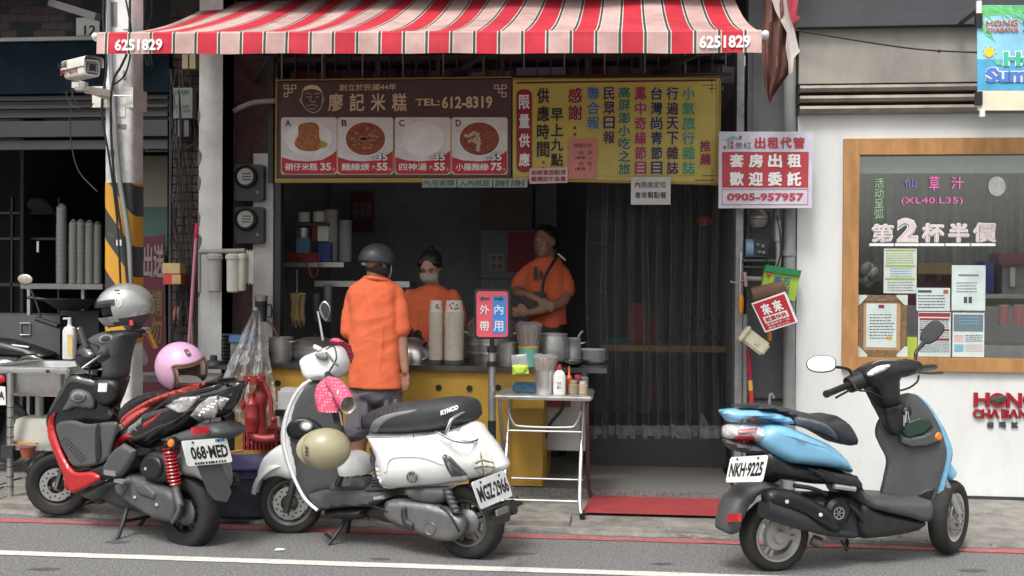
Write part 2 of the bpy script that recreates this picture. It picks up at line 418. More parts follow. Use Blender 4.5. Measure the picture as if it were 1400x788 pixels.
# ---- window grille above the menu boards
YG_=7.62
t=thing('window_grille','row of thin vertical security bars above the two menu boards','window grille',(X(690,YG_),YG_,Zp(107,YG_)))
for i in range(34):
 px=384+i*18.4
 if px>1000:break
 g=B();g.pbox(px,70,px+2.2,108,YG_,.012);O('bar',g,K['dark' if i%3 else 'pvc'],t)
g=B();g.pbox(376,76,1000,79,YG_+.02,.02);O('rail',g,K['dark'],t)
g=B();g.pbox(376,104,1000,108,YG_-.012,.01);O('rail',g,K['dark'],t)
t=thing('transom_window','dark transom window with five panes behind the security bars','window',(X(690,7.8),7.8,Zp(112,7.8)))
fr=mat('transom_frame',(.1,.1,.1),.6)
for i,(a,b)in enumerate(((378,432),(445,508),(520,585),(602,668),(690,795),(806,862),(880,990))):
 g=B();g.pbox(a-6,60,a,125,7.76,.06);O('mullion',g,fr,t)
 g=B();g.pbox(a,66,b,125,7.8,.01);O('pane',g,mat('dark_pane',(.012,.014,.018),.12),t)
for(a,b,c,d)in((640,99,664,106),(676,97,700,106),(706,92,770,106)):
 g=B();g.pbox(a,b,c,d,7.79,.006);O('blind',g,mat('pale_blind',(.25,.3,.36),.7),t)
# ---- white pillar, meter wall, right column
g=B();g.box((X(271,YF),YF,.045),(X(303,YF),YF+.23,3.75));g.box((X(303,YF)-.001,YF+.003,.045),(X(303,YF),YF+.22,3.7))
tp=thing('white_pillar','white painted square pillar with chipped left edge beside the electricity meters','pillar',(X(287,YF),YF+.1,.045))
O('shaft',g,dirtw,tp)
chip=mat('bare_render',(.13,.12,.11),.9,var=.4,bump=.4)
for(y,s_)in((215,5),(250,4),(330,5),(395,4),(300,3),(160,3)):
 g=B();flat(g,[(271,y-9),(271+s_,y-4),(271+s_*.7,y+6),(271,y+12)],YF-.0005,.0012,.02,edge=.0005,res=.01);O('chipped_patch',g,chip,tp)
g=B();g.pbox(318,75,380,520,7.72,.1);struct(O('meter_wall',g,mat('old_red_brick',(.09,.05,.045),.85,var=.4,scale=20,bump=.3,dirt=.5)))
g=B();g.pbox(345,210,374,490,7.66,.05);one('meter_backboard',g,dirtw,'narrow dirty white board fixed right of the electricity meters','panel')
g=B();g.pbox(366,75,374,250,7.6,.03);one('grey_post',g,K['dark'],'thin dark upright post at the left edge of the brown menu board','post')
g=B();g.pbox(374,250,384,640,7.62,.08);one('shop_door_jamb',g,K['dark'],'dark steel jamb at the left side of the food shop opening','post')
# ---- brick column with cables, left of the pillar
YB=7.62
tb=thing('brick_column','dark brick column covered in cables left of the white pillar','column',(X(250,YB),YB,.05))
g=B();g.pbox(230,0,272,700,YB+.02,.25);O('mortar_core',g,mat('dark_mortar',(.05,.048,.045),.95,bump=.3),tb)
bm_=mat('dark_brick',(.05,.03,.028),.85,var=.45,scale=25,bump=.4,bscale=60,dirt=.6,dcol=(.03,.03,.03))
zs=.1;row=0;bw=X(272,YB)-X(231,YB)
bme={}
while zs<3.5:
 cuts=(0,.5,1)if row%2 else(0,.28,.78,1)
 for a,b in zip(cuts,cuts[1:]):
  key=round(b-a,2)
  if key not in bme:
   g=B();g.box((0,0,0),(bw*(b-a)-.006,.03,.054));o=O('brick',g,bm_,None,local=True,loc=(0,0,0));bme[key]=o.data;COL.objects.unlink(o);bpy.data.objects.remove(o)
  o=bpy.data.objects.new('brick',bme[key]);COL.objects.link(o);o.parent=tb
  o.location=V((X(231,YB)+bw*a,YB-.006+rnd.uniform(-.003,.003),zs))-tb.location
 zs+=.062;row+=1
# ---- dark tile wall top left with number plate
YT=7.8
tw=thing('tile_wall','dark purple brown tile wall at the top left above the blue shop fascia','wall',(X(60,YT),YT,Zp(53,YT)))
g=B();g.pbox(-160,-60,262,54,YT+.02,.08);O('grout',g,mat('grout',(.035,.03,.032),.9),tw)
tm=mat('plum_tile',(.06,.028,.032),.5,var=.3,scale=12);tme=None
r0=0
for py in(52,41,30,19,8,-3):
 px=-20-(11 if r0%2 else 0)
 while px<108:
  if tme is None:
   a,b=P(0,52,YT),P(21,42,YT);g=B();g.box((0,0,0),(b.x-a.x,.02,b.z-a.z));o=O('tile',g,tm,None,local=True,loc=(0,0,0));tme=o.data;COL.objects.unlink(o);bpy.data.objects.remove(o)
  o=bpy.data.objects.new('tile',tme);COL.objects.link(o);o.parent=tw;q=P(px,py,YT);o.location=V((q.x,YT-.001+rnd.uniform(-.001,.002),q.z))-tw.location
  px+=22
 r0+=1
t=thing('house_number_plate','white plate with partly hidden black numerals behind the pole top','sign',(X(120,7.76),7.76,Zp(49,7.76)))
g=B();g.pbox(104,24,136,49,7.76,.01);O('plate',g,K['paper'],t);T('12',(115,35,131,48),7.758,K['ink'],t,.02)
g=B();g.beam(P(70,4,7.3),P(134,24,7.1),.05,.05);one('awning_arm',g,mat('grimy_steel',(.12,.12,.12),.6,.5,dirt=.5),'grimy steel arm sloping down to the pole top at upper left','bracket')
g=B()
for i in range(9):
 x0=172+i*4+rnd.uniform(-1,1);pts=c3([P(x0,-20,7.4),P(x0+rnd.uniform(-6,6),12,7.35),P(x0+rnd.uniform(-7,9),45,7.4),P(x0+rnd.uniform(0,14),90,7.45)]);g.tube(pts,.006,5)
one('cable_bundle',g,K['cable'],'bundle of black cables hanging behind the left end of the awning','cables')
# ---- left shop
g=B();g.pbox(-160,55,231,131,7.55,.1);one('blue_fascia',g,mat('navy_fascia',(.004,.010,.015),.9,spec=.1,dirt=.3,dcol=(.03,.04,.05)),'dark navy blue fascia board above the left shop','shop fascia')
g=B();g.pbox(-160,52,262,55,7.53,.1);one('fascia_trim',g,K['pvc'],'thin pale strip along the top of the navy fascia','trim')
t=thing('rolling_shutter','rolled up grey metal shutter under the navy fascia','shutter',(X(100,7.6),7.6,Zp(206,7.6)))
sm_=mat('shutter_grey',(.035,.035,.033),.6,.2,dirt=.5)
for i,(a,b,dd)in enumerate(((131,140,0),(142,151,.03),(152,163,.06),(164,189,.02),(191,206,.05))):
 g=B();g.pbox(-160,a,229,b,7.58+dd,.06);O('slat',g,(sm_ if i in(0,3)else K['dark']),t)
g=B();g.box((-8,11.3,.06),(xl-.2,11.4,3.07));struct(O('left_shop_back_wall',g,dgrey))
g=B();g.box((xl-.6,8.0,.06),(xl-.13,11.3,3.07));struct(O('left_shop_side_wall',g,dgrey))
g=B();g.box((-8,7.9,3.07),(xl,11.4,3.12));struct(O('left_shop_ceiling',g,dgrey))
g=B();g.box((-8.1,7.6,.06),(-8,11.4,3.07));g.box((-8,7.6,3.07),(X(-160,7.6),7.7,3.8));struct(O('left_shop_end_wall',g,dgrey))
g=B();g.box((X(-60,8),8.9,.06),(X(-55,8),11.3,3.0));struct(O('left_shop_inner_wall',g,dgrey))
t=thing('painted_panel','cream over teal painted door panel behind the striped pole','door',(X(205,7.95),7.95,Zp(690,7.95)))
g=B();g.pbox(181,213,229,283,7.95,.04);O('upper_panel',g,mat('cream_paint',(.13,.125,.09),.7,dirt=.4),t)
g=B();g.pbox(181,283,229,690,7.95,.04);O('lower_panel',g,mat('teal_paint',(.02,.055,.045),.7,dirt=.3),t)
g=B();g.pbox(174,205,181,690,7.93,.06);g.pbox(229,130,235,690,7.6,.08);O('frame',g,K['dark'],t)
t=thing('welcome_plate','small dark plate with green lettering above the painted door panel','sign',(X(212,7.9),7.9,Zp(207,7.9)))
g=B();g.pbox(198,196,229,208,7.9,.01);O('plate',g,K['lgrey'],t);T('歡迎',(202,197.5,226,206.5),7.898,paint('deep_green','123a30'),t,.02)
t=thing('red_banner','dark red banner with vertical lettering leaning in the left doorway','banner',(X(202,7.85),7.85,.06))
g=B();g.pprism([(180,326),(224,321),(228,500),(228,690),(180,690)],7.85,.01);O('cloth',g,mat('maroon_cloth',(.05,.004,.01),.8,bump=.2,bscale=20),t)
lt=mat('faded_lettering',(.12,.1,.1),.7);T('外出送',(181,334,224,380),7.848,lt,t,.03)
TV('請勿',(206,396,222,470),7.848,mat('faded_gold',(.07,.045,.01),.7),t,.03)
# interior shelf with cups in sleeves
t=thing('shelf_rack','dark shelf rack deep inside the left shop','shelf',(X(30,9.2),9.2,.06))
for py in(290,325,388):g=B();g.pbox(-80,py,76 if py<380 else 136,py+3,9.0,.35);O('shelf',g,K['dark'],t)
for px in(14,78,-40):g=B();g.pbox(px,270,px+3,560,9.0,.04);O('post',g,K['dark'],t)
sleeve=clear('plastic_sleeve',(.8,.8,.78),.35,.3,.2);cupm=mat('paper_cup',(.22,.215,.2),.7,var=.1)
for i,(px,yt,r)in enumerate(((84,284,6.5),(100,305,5.5),(110,305,6),(122,306,6),(133,308,5.5))):
 Yc=7.9+.03*i;c=P(px,388,Yc);top=P(px,yt,Yc).z-c.z;rr=r*MPP(Yc);pr=[]
 n=14
 for j in range(n):pr+=[(rr*.95,top*j/n),(rr*1.05,top*(j+.55)/n),(rr*.93,top*(j+.95)/n)]
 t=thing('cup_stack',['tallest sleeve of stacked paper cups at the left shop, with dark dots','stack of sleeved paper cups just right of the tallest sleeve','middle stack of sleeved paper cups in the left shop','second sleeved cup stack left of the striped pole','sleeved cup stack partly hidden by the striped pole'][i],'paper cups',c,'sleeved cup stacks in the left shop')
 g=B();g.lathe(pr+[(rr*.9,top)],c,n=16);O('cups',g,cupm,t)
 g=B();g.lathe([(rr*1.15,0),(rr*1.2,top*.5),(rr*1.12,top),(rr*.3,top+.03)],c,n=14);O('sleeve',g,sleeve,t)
t=thing('left_counter','steel counter shelf under the sleeved cup stacks','counter',(X(90,7.9),8,.06))
g=B();g.pbox(28,389,140,395,7.8,.4);O('top',g,K['alu'],t)
for px in(36,110):g=B();g.pbox(px,395,px+5,640,7.9,.04);O('leg',g,K['brushed'],t)
t=thing('wok','black wok resting on the dim gas stove behind the sink','wok',P(98,425,7.7))
c=P(98,425,7.7);g=B();g.lathe([(.02,0),(.12,.02),(.2,.08),(.215,.09),(.2,.085),(.1,.02),(.01,.008)],c,n=28);O('bowl',g,K['dark'],t)
g=B();g.tube([c+V((-.2,0,.08)),c+V((-.33,-.05,.1))],.012);O('handle',g,K['dark'],t)
t=thing('stove','low dark stove with grey metal front behind the sink','stove',P(60,560,7.75))
g=B();g.pbox(-60,432,82,520,7.75,.5);O('body',g,mat('stove_grey',(.09,.095,.1),.5,.3,dirt=.4),t)
g=B();g.tube([P(28,442,7.74),P(28,458,7.74),P(41,458,7.74),P(41,442,7.74)],.006,6,True);O('handle',g,K['steel'],t)
g=B();g.pbox(82,425,135,470,7.85,.4);O('burner_box',g,K['dark'],t)
# hanging pan
t=thing('hanging_lamp_pan','small shiny round pan hanging in the dark of the left shop','pan',P(57,290,8.9))
g=B();g.lathe([(.01,0),(.1,.01),(.11,.05)],P(57,278,8.9),V((0,-.6,-1)),20);O('pan',g,K['dark'],t)
g=B();g.pbox(50,330,53,345,8.9,.02);O('handle',g,K['steel'],t)
# ================================================================ RIGHT BUILDING
xe=4.6
xw=X(1089,YF)
t=thing('tea_shop_building','white plastered tea shop front with steel shutter housing and a wide window opening','building',(2.6,YF,.03))
wx0,wx1=X(1160,YF),xe;wz0,wz1=Zp(500,YF,1250),Zp(205,YF,1250);shz=Zp(157,YF,1200)
g=B();g.box((xw,YF,.035),(wx0,YF+.15,shz));g.box((wx0,YF,.035),(xe,YF+.15,wz0));g.box((wx0,YF,wz1),(xe,YF+.15,shz));O('wall',g,plast,t)
sh=mat('shutter_steel',(.3,.27,.23),.38,.75,var=.2,scale=6,dirt=.6,dcol=(.1,.085,.07))
z0=shz;z1=Zp(115,YF,1200);n=3
for i in range(n):
 a=z0+(z1-z0)*i/n;hh=(z1-z0)/n;g=B()
 pr=[V((xw,YF-.02,a)),V((xw,YF-.07,a+hh*.12)),V((xw,YF-.085,a+hh*.45)),V((xw,YF-.07,a+hh*.75)),V((xw,YF-.02,a+hh*.86)),V((xw,YF+.1,a+hh*.9)),V((xw,YF+.1,a))]
 g.prism(pr,V((xe-xw,0,0)));O('shutter_slat',g,sh,t)
z2=Zp(40,YF,1200)
g=B();g.box((xw,YF-.02,z1+.004),(xe,YF+.2,z2));O('lintel',g,beige,t)
g=B();g.box((xw-.03,YF-.09,z2+.002),(xe,YF+.2,z2+.3));O('beam',g,mat('charcoal_beam',(.05,.053,.06),.6,var=.15,bump=.2,bscale=15,dirt=.3),t)
g=B();g.box((xw-.03,YF-.11,z2+.305),(xe,YF+2,4.6));O('upper_wall',g,beige,t)
g=B();g.box((xw,YF-.012,.03),(xe,YF+.01,.06));O('skirting',g,dgrey,t)
# window
wd=mat('orange_oak',(.37,.185,.065),.55,var=.25,scale=14,st=.3,bump=.1,bscale=40)
tw2=thing('shop_window','wide tea shop window in an orange wooden frame','window',(2.9,YF,wz0))
ox0,ox1=X(1151,YF),xe-.01;oz0,oz1=Zp(507,YF,1260),Zp(190,YF,1260);ix0=X(1172,YF);iz0,iz1=Zp(489,YF,1260),Zp(212,YF,1260)
for(a,b)in(((ox0,oz0),(ix0,oz1)),((ix0+.001,oz0),(ox1,iz0)),((ix0+.001,iz1),(ox1,oz1))):
 g=B();g.box((a[0],YF-.035,a[1]),(b[0],YF+.04,b[1]));O('frame',g,wd,tw2)
g=B();g.box((ix0-.01,YF+.02,iz0-.01),(ox1,YF+.026,iz1+.01));O('glass',g,K['glassy'],tw2)
# room behind window
g=B();g.box((xw+.2,9.3,.05),(xe+.6,9.4,3.2));struct(O('tea_shop_back_wall',g,mat('tea_wall',(.5,.46,.4),.8)))
g=B();g.box((xw+.12,7.66,.05),(xw+.2,9.4,3.2));g.box((xe+.2,7.66,.05),(xe+.3,9.4,3.2));struct(O('tea_shop_side_wall',g,inw))
g=B();g.box((xw,7.66,2.9),(xe+.3,9.4,3.0));struct(O('tea_shop_ceiling',g,inw))
g=B();g.box((xw,7.66,.0),(xe+.3,9.4,.06));struct(O('tea_shop_floor',g,inw))
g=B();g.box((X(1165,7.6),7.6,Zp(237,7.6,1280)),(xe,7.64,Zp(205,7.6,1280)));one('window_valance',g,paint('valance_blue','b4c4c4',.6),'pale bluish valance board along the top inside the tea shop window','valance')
curt=mat('grey_curtain',(.2,.215,.215),.9,var=.2)
g=B();gr=[]
for z in(Zp(226,8,1280),Zp(385,8,1280)):
 gr.append([V((X(1176,8)+i*.02,8.0+.03*math.sin(i*1.1)+.012*math.sin(i*2.7),z))for i in range(64)])
g.sheet(gr);one('curtain',g,curt,'grey pleated curtain hanging behind the tea shop window','curtain')
# wall letters
tl=thing('tea_shop_lettering','raised red shop name letters low on the white wall','sign',(X(1370,YF),YF,Zp(585,YF,1370)))
rd=paint('letter_red','8f1424',.4)
def relief_text(body,box,m,parent,bold,dep,name='letter'):
 c=bpy.data.curves.new('t','FONT');c.body=body;c.size=1;c.offset=bold;c.extrude=.5
 if ord(body)>0x2e80:c.offset=.008
 ob=bpy.data.objects.new('t',c);COL.objects.link(ob);me=bpy.data.meshes.new_from_object(ob.evaluated_get(bpy.context.evaluated_depsgraph_get()))
 bpy.data.objects.remove(ob);x0,y0,x1,y1=box;o=P(x0,y1,YF);R=P(x1,y1,YF).x-o.x;U=P(x0,y0,YF).z-o.z
 xs=[v.co.x for v in me.vertices];ys=[v.co.y for v in me.vertices];M=ROOT[parent.name].inverted()
 for v in me.vertices:v.co=M@V((o.x+R*(v.co.x-min(xs))/(max(xs)-min(xs)),YF-.001-dep*(v.co.z+.5),o.z+U*(v.co.y-min(ys))/(max(ys)-min(ys))))
 me.materials.append(m);o2=bpy.data.objects.new(name,me);COL.objects.link(o2);o2.parent=parent;ROOT[o2.name]=ROOT[parent.name]
for ch,a,b,y0,y1 in(('H',1330.5,1352,536.5,556),('O',1353,1374,537,556.5),('N',1375,1396,537,557),('G',1398,1418,537,557)):relief_text(ch,(a,y0,b,y1),rd,tl,.03,.02)
for ch,a,b in(('C',1329.5,1341),('H',1341.5,1353),('Λ',1353,1365.5),('B',1368.5,1379.5),('Λ',1379,1391),('N',1392,1403),('G',1404,1415)):relief_text(ch,(a,559.5,b,571.5),rd,tl,.03,.02)
for i,ch in enumerate('想喝就'):relief_text(ch,(1349+i*16.5,576.5,1358+i*16.5,585),K['grey'],tl,.02,.012)
g=B();flat(g,[(1352,549),(1360,543),(1372,541),(1376,543),(1371,549),(1363,553),(1357,549)],YF-.022,.004,.01,edge=.001,res=.01);O('leaf',g,paint('leaf_green','33463d'),tl)
# grey niche column between the shops
t=thing('grey_service_column','grey sheet metal column between the food shop and the tea shop','column',(X(1045,7.7),7.7,.05))
g=B();g.pbox(1018,-10,1092,668,7.66,.2);O('backing',g,mat('grey_sheet',(.14,.145,.15),.6,.2,dirt=.4,var=.15),t)
g=B();g.pbox(1003,70,1018,690,7.5,.2);O('steel_edge',g,mat('galvanised',(.32,.33,.33),.45,.5,var=.25,scale=12,dirt=.5),t)
for px in(1021,1029):g=B();g.pbox(px,70,px+2,400,7.64,.015);O('conduit',g,K['pvc'],t)
g=B();g.pbox(1020,545,1070,547,7.65,.01);O('seam',g,dgrey,t)
Yp=7.48
g=B();g.cyl(P(1078.5,668,Yp),P(1080,-20,Yp),8*MPP(Yp),n=20)
for py in(350,560):g.cyl(P(1078.5,py,Yp),P(1078.5,py-8,Yp),9.3*MPP(Yp),n=20)
one('drain_pipe',g,K['pvc'],'tall grey plastic drain pipe beside the white tea shop wall','pipe')
g=B();g.tube(c3([P(1086,41,7.38),P(1180,57,7.35),P(1260,68,7.35),P(1338,72,7.3)]),.006,6);g.ball(P(1284,70,7.35),.012)
one('overhead_cable',g,K['cable'],'thin black cable sagging across the lintel above the tea shop','cable')
# ================================================================ AWNING
def stripe_mat():
 m=bpy.data.materials.new('striped_awning');m.use_nodes=True;n=m.node_tree;L=n.links;b=n.nodes['Principled BSDF']
 b.inputs['Roughness'].default_value=.75
 tc=n.nodes.new('ShaderNodeTexCoord');sx=n.nodes.new('ShaderNodeSeparateXYZ');L.new(tc.outputs['Object'],sx.inputs[0])
 def mth(op,a,v):
  k=n.nodes.new('ShaderNodeMath');k.operation=op;L.new(a,k.inputs[0]);k.inputs[1].default_value=v;return k.outputs[0]
 u=mth('FRACT',mth('ADD',mth('DIVIDE',sx.outputs[0],AW_PER),40),0)
 rp=n.nodes.new('ShaderNodeValToRGB');cr=rp.color_ramp;cr.interpolation='CONSTANT'
 red,wh,gr,pk=(.6,.022,.045,1),(.75,.68,.62,1),(.05,.075,.06,1),(.64,.42,.39,1)
 st=[(0,red),(.40,wh),(.425,gr),(.475,wh),(.49,pk),(.885,wh),(.9,gr),(.955,wh),(.975,red)]
 while len(cr.elements)<len(st):cr.elements.new(1)
 for e,(p,c)in zip(cr.elements,st):e.position=p;e.color=c
 L.new(u,rp.inputs[0])
 wv=n.nodes.new('ShaderNodeTexWave');wv.inputs['Scale'].default_value=26;wv.inputs['Distortion'].default_value=.6;L.new(tc.outputs['Object'],wv.inputs[0])
 nz=n.nodes.new('ShaderNodeTexNoise');nz.inputs['Scale'].default_value=2.2;nz.inputs['Detail'].default_value=8;nz.inputs['Roughness'].default_value=.7;L.new(tc.outputs['Object'],nz.inputs[0])
 m1=n.nodes.new('ShaderNodeMixRGB');m1.blend_type='MULTIPLY';L.new(rp.outputs[0],m1.inputs[1])
 r2=n.nodes.new('ShaderNodeValToRGB');r2.color_ramp.elements[0].color=(.72,.72,.74,1);r2.color_ramp.elements[1].color=(1,1,1,1);L.new(wv.outputs[0],r2.inputs[0]);L.new(r2.outputs[0],m1.inputs[2]);m1.inputs[0].default_value=.35
 m2=n.nodes.new('ShaderNodeMixRGB');m2.blend_type='MULTIPLY';m2.inputs[0].default_value=1;L.new(m1.outputs[0],m2.inputs[1])
 r3=n.nodes.new('ShaderNodeValToRGB');r3.color_ramp.elements[0].position=.35;r3.color_ramp.elements[0].color=(.62,.6,.58,1);r3.color_ramp.elements[1].position=.62;r3.color_ramp.elements[1].color=(1,1,1,1);L.new(nz.outputs[0],r3.inputs[0]);L.new(r3.outputs[0],m2.inputs[2])
 L.new(m2.outputs[0],b.inputs['Base Color'])
 tr=n.nodes.new('ShaderNodeBsdfTranslucent');L.new(m2.outputs[0],tr.inputs[0]);mx=n.nodes.new('ShaderNodeMixShader');mx.inputs[0].default_value=.12
 L.new(b.outputs[0],mx.inputs[1]);L.new(tr.outputs[0],mx.inputs[2]);L.new(mx.outputs[0],n.nodes['Material Output'].inputs[0])
 return m
YA=6.0
AL,AR=P(134,47,YA),P(1041,44,YA);AW_PER=(P(988,46,YA).x-P(151,46,YA).x)/13
am=stripe_mat()
org=V((P(151,46,YA).x,YA,AL.z))
ta=thing('striped_awning','red and pale pink striped awning with phone numbers over the food shop','awning',org)
N1,N2=60,14;gr=[]
zb=P(300,0,7.72).z
for j in range(N2+1):
 t_=j/N2;row=[]
 for i in range(N1+1):
  s_=i/N1;f=AL.lerp(AR,s_);y=YA+(7.78-YA)*t_
  z=f.z+(zb-f.z)*t_-.05*math.sin(math.pi*t_)-.018*math.sin(math.pi*t_)*math.cos(s_*26)
  row.append(V((f.x,y,z)))
 gr.append(row)
g=B();g.sheet(gr);O('canopy',g,am,ta)
gv=[]
for j,(dy,dz)in enumerate(((0,.012),(-.012,.0),(-.014,-.035),(-.015,-.04),(-.017,-.12))):
 gv.append([AL.lerp(AR,i/120)+V((0,dy-(.0025*math.sin(i*.23)+.0015*math.sin(i*.71))*max(0,j-2)/2,dz-(.0025*math.sin(i*.31)*math.sin(i*.07)if j==4 else 0)))for i in range(121)])
g=B();g.sheet(gv);O('valance',g,am,ta)
g=B();g.cyl(AL+V((-.03,.02,-.015)),AR+V((.04,.02,-.015)),.022,n=14);O('front_bar',g,K['gwhite'],ta)
for e,sgn in((AL,-1),(AR,1)):g=B();g.ball(e+V((sgn*.022,.01,-.01)),.022);O('end_cap',g,K['gwhite'],ta)
for s_ in(.12,.5,.88):
 f=AL.lerp(AR,s_);g=B();g.beam(f+V((0,.03,-.03)),V((f.x+.25,7.0,3.02)),.035,.03);g.beam(V((f.x+.25,7.0,3.02)),V((f.x-.1,7.7,2.98)),.035,.03);O('folding_arm',g,K['dark'],ta)
T('6251829',(157,54,222,70),YA-.026,K['wink'],ta,.03);T('6251829',(956,49,1026,66.5),YA-.026,K['wink'],ta,.03)
# ================================================================ SIGNS
YS=7.42
t=thing('brown_menu_board','long brown menu board with four numbered dish photos and gold lettering','menu board',(X(540,YS),YS,Zp(250,YS)))
g=B();g.pbox(378,108,699.5,243,YS,.06);O('board',g,paint('board_brown','4c3a3a',.45),t)
g=B();g.pbox(377,106.5,700,109,YS-.01,.07);g.pbox(376,243,700,250,YS-.01,.07);g.pbox(376,107,379,250,YS-.012,.07);O('frame',g,mat('old_gold_frame',(.3,.2,.04),.45,.3,dirt=.5),t)
gold=mat('gold_lettering',(.68,.55,.33),.5)
Yt=YS-.002
T('創立於民國44年',(464,115.5,542,124.5),Yt,gold,t,.01)
for i,ch in enumerate('廖記米糕'):T(ch,(449+i*29,128,469+i*29,152.5),Yt,gold,t,.02)
T('TEL:',(568,135.5,601,145),Yt,gold,t,.02);T('612-8319',(604,132,673,149),Yt,gold,t,.03)
def frames(boxes,Y,m,parent,wd_=1.3,name='ornament'):
 g=B()
 for(a,b,c,d)in boxes:
  g.pbox(a,b,c,b+wd_,Y,.002);g.pbox(a,d-wd_,c,d,Y,.002);g.pbox(a,b+wd_,a+wd_,d-wd_,Y,.002);g.pbox(c-wd_,b+wd_,c,d-wd_,Y,.002)
 return O(name,g,m,parent)
frames([(388,116,394.5,122),(398,116,405,122),(393.5,121,400,127.5),(388,127,394,133)],Yt-.001,gold,t)
frames([(675.5,116,682,122),(685.5,116,692.5,122),(681,121,687,127.5),(685.5,126.5,692.5,133)],Yt-.001,gold,t)
# founder's line portrait: a plain face in gold outline
g=B();pts=[(413,131),(412,139),(416,146),(422,152),(430,154),(437,150),(440,143),(441,134),(440,126),(435,119),(427,117),(418,119),(414,125)]
g.tube([P(a,b,Yt)for a,b in catmull(pts,3)],.0028,5,True)
for seg in([(417,129),(421,127.5),(425,129)],[(430,129),(434,127.5),(438,129)],[(426,131),(424,138),(428,140),(431,138)],[(419,145),(427,143.5),(435,145)],[(422,148),(427,149.5),(432,148)],[(411,134),(409.5,137),(412,142)],[(442,133),(443.5,137),(441,141)],[(418,133),(423,133)],[(431,133),(436,133)]):
 g.tube([P(a,b,Yt)for a,b in catmull(seg,3,False)],.002,5)
O('portrait_outline',g,gold,t)
g=B();flat(g,[(415,124),(419,118.5),(427,116.5),(436,119.5),(440,126),(432,122.5),(423,122)],Yt,.002,.01,res=.01);O('portrait_hair',g,gold,t)
cardw=paint('card_white','d4d5d2');cardr=paint('card_red','b4202f');plate_m=paint('plate_white','e2e6e2');soup=mat('print_soup',(.25,.06,.025),.6,var=.8,scale=75);rice=mat('print_rice',(.35,.13,.04),.6,var=.75,scale=70)
cards=(('A',385,'硐仔米糕',None,'35'),('B',462,'麵線焿','35','55'),('C',540.5,'四神湯','35','55'),('D',618,'小腸麵線','55','75'))
def rrect(x0,y0,x1,y1,r=3):
 out=[]
 for cx,cy,a0 in((x1-r,y1-r,0),(x0+r,y1-r,90),(x0+r,y0+r,180),(x1-r,y0+r,270)):
  for k in range(4):a=rad(a0+k*30);out.append((cx+r*math.cos(a),cy+r*math.sin(a)))
 return out
for k,(L_,x,nm,p1,p2)in enumerate(cards):
 g=B();g.pprism(rrect(x-1,160.5,x+76,239,4),Yt-.003,.003);c=O('card_border',g,gold,t)
 g=B();g.pprism(rrect(x,161.5,x+75,238,4),Yt-.006,.003);c=O('dish_card',g,cardw,t)
 base=[(x,215),(x+15,219.5),(x+35,221),(x+55,219),(x+68,212),(x+75,206)]
 g=B();g.pprism(base+[(x+75,234),(x+71,238),(x+4,238),(x,234)],Yt-.008,.002);O('price_band',g,cardr,c)
 T(L_,(x+5,164,x+12.5,173),Yt-.006,K['ink'],c,.02)
 cx,cy=(x+37.5,190)
 def ell(cx,cy,rx,ry,n=28):return[(cx+rx*math.cos(i*6.283/n),cy+ry*math.sin(i*6.283/n))for i in range(n)]
 g=B();g.pprism(ell(cx,cy,32 if k==0 else 29,24),Yt-.009,.002);O('plate_picture',g,plate_m,c)
 if k==0:
  g=B();flat(g,[(cx-20,197),(cx-15,185),(cx-14,172),(cx-4,168),(cx+8,168),(cx+13,174),(cx+14,188),(cx+17,198),(cx+10,206),(cx-10,206)],Yt-.01,.006,.03,res=.012);O('dish_picture',g,rice,c)
  g=B();g.pprism(ell(cx+17,198,8,4.5),Yt-.014,.002);O('pickle_picture',g,mat('print_pickle',(.45,.3,.03),.6),c)
 elif k!=2:
  g=B();g.pprism(ell(cx,cy,27,22.5),Yt-.0115,.002);O('dish_picture',g,soup,c)
  if k==1:
   g=B()
   for i in range(44):a=rnd.uniform(0,6.28);r=rnd.uniform(0,.8);px,py=cx+24*r*math.cos(a),cy+20*r*math.sin(a);g.pprism(ell(px,py,rnd.uniform(1,3.5),rnd.uniform(.8,2),7),Yt-.0125,.001)
   O('topping_picture',g,mat('print_topping',(.42,.2,.1),.6,var=.3,scale=60),c)
  else:
   g=B()
   for i in range(22):a=rnd.uniform(1.6,4.4);r=rnd.uniform(.1,.85);px,py=cx+23*r*math.cos(a),cy+19*r*math.sin(a);g.pprism(ell(px,py,rnd.uniform(2,3.5),rnd.uniform(1.8,2.8),6),Yt-.0125-i*.00002,.001)
   O('topping_picture',g,mat('print_oyster',(.5,.4,.3),.6,var=.3,scale=60),c)
 nw=44 if len(nm)==4 else 38
 T(nm,(x+5,223.5,x+5+nw,233.5),Yt-.009,K['wink'],c,.02)
 if p1:T('小',(x+46,213,x+51.5,218.5),Yt-.016,K['ink'],c);T(p1,(x+52.5,209.5,x+68.5,220.5),Yt-.0145,K['ink'],c,.08);T(p1,(x+53,210,x+68,220),Yt-.017,K['wink'],c,.03);T('大',(x+46,226,x+51.5,231.5),Yt-.009,K['wink'],c)
 T(p2,(x+53,223,x+68,233.5),Yt-.009,K['wink'],c,.03);T('元',(x+69.5,230,x+73,233.5),Yt-.009,K['wink'],c)
# small pale strips under the board
for i,(a,b,s_)in enumerate(((577,624,'內用者請'),(625.5,673,'入內就座'),(674.5,721,'謝謝'))):
 t=thing('paper_strip',['pale green paper strip under the brown board, first of three','middle pale green strip hung under the brown menu board','pale green strip under the joint of the two menu boards'][i],'notice',(X(a,YS-.03),YS-.03,Zp(257,YS)),'pale notice strips under the menu boards')
 g=B();g.pbox(a,244.5,b,256.5,YS-.03,.004);O('paper',g,mat('mint_paper',(.28,.36,.33),.6,var=.2,scale=20),t);T(s_,(a+2,246,b-3,255),YS-.031,K['grey'],t,.01)
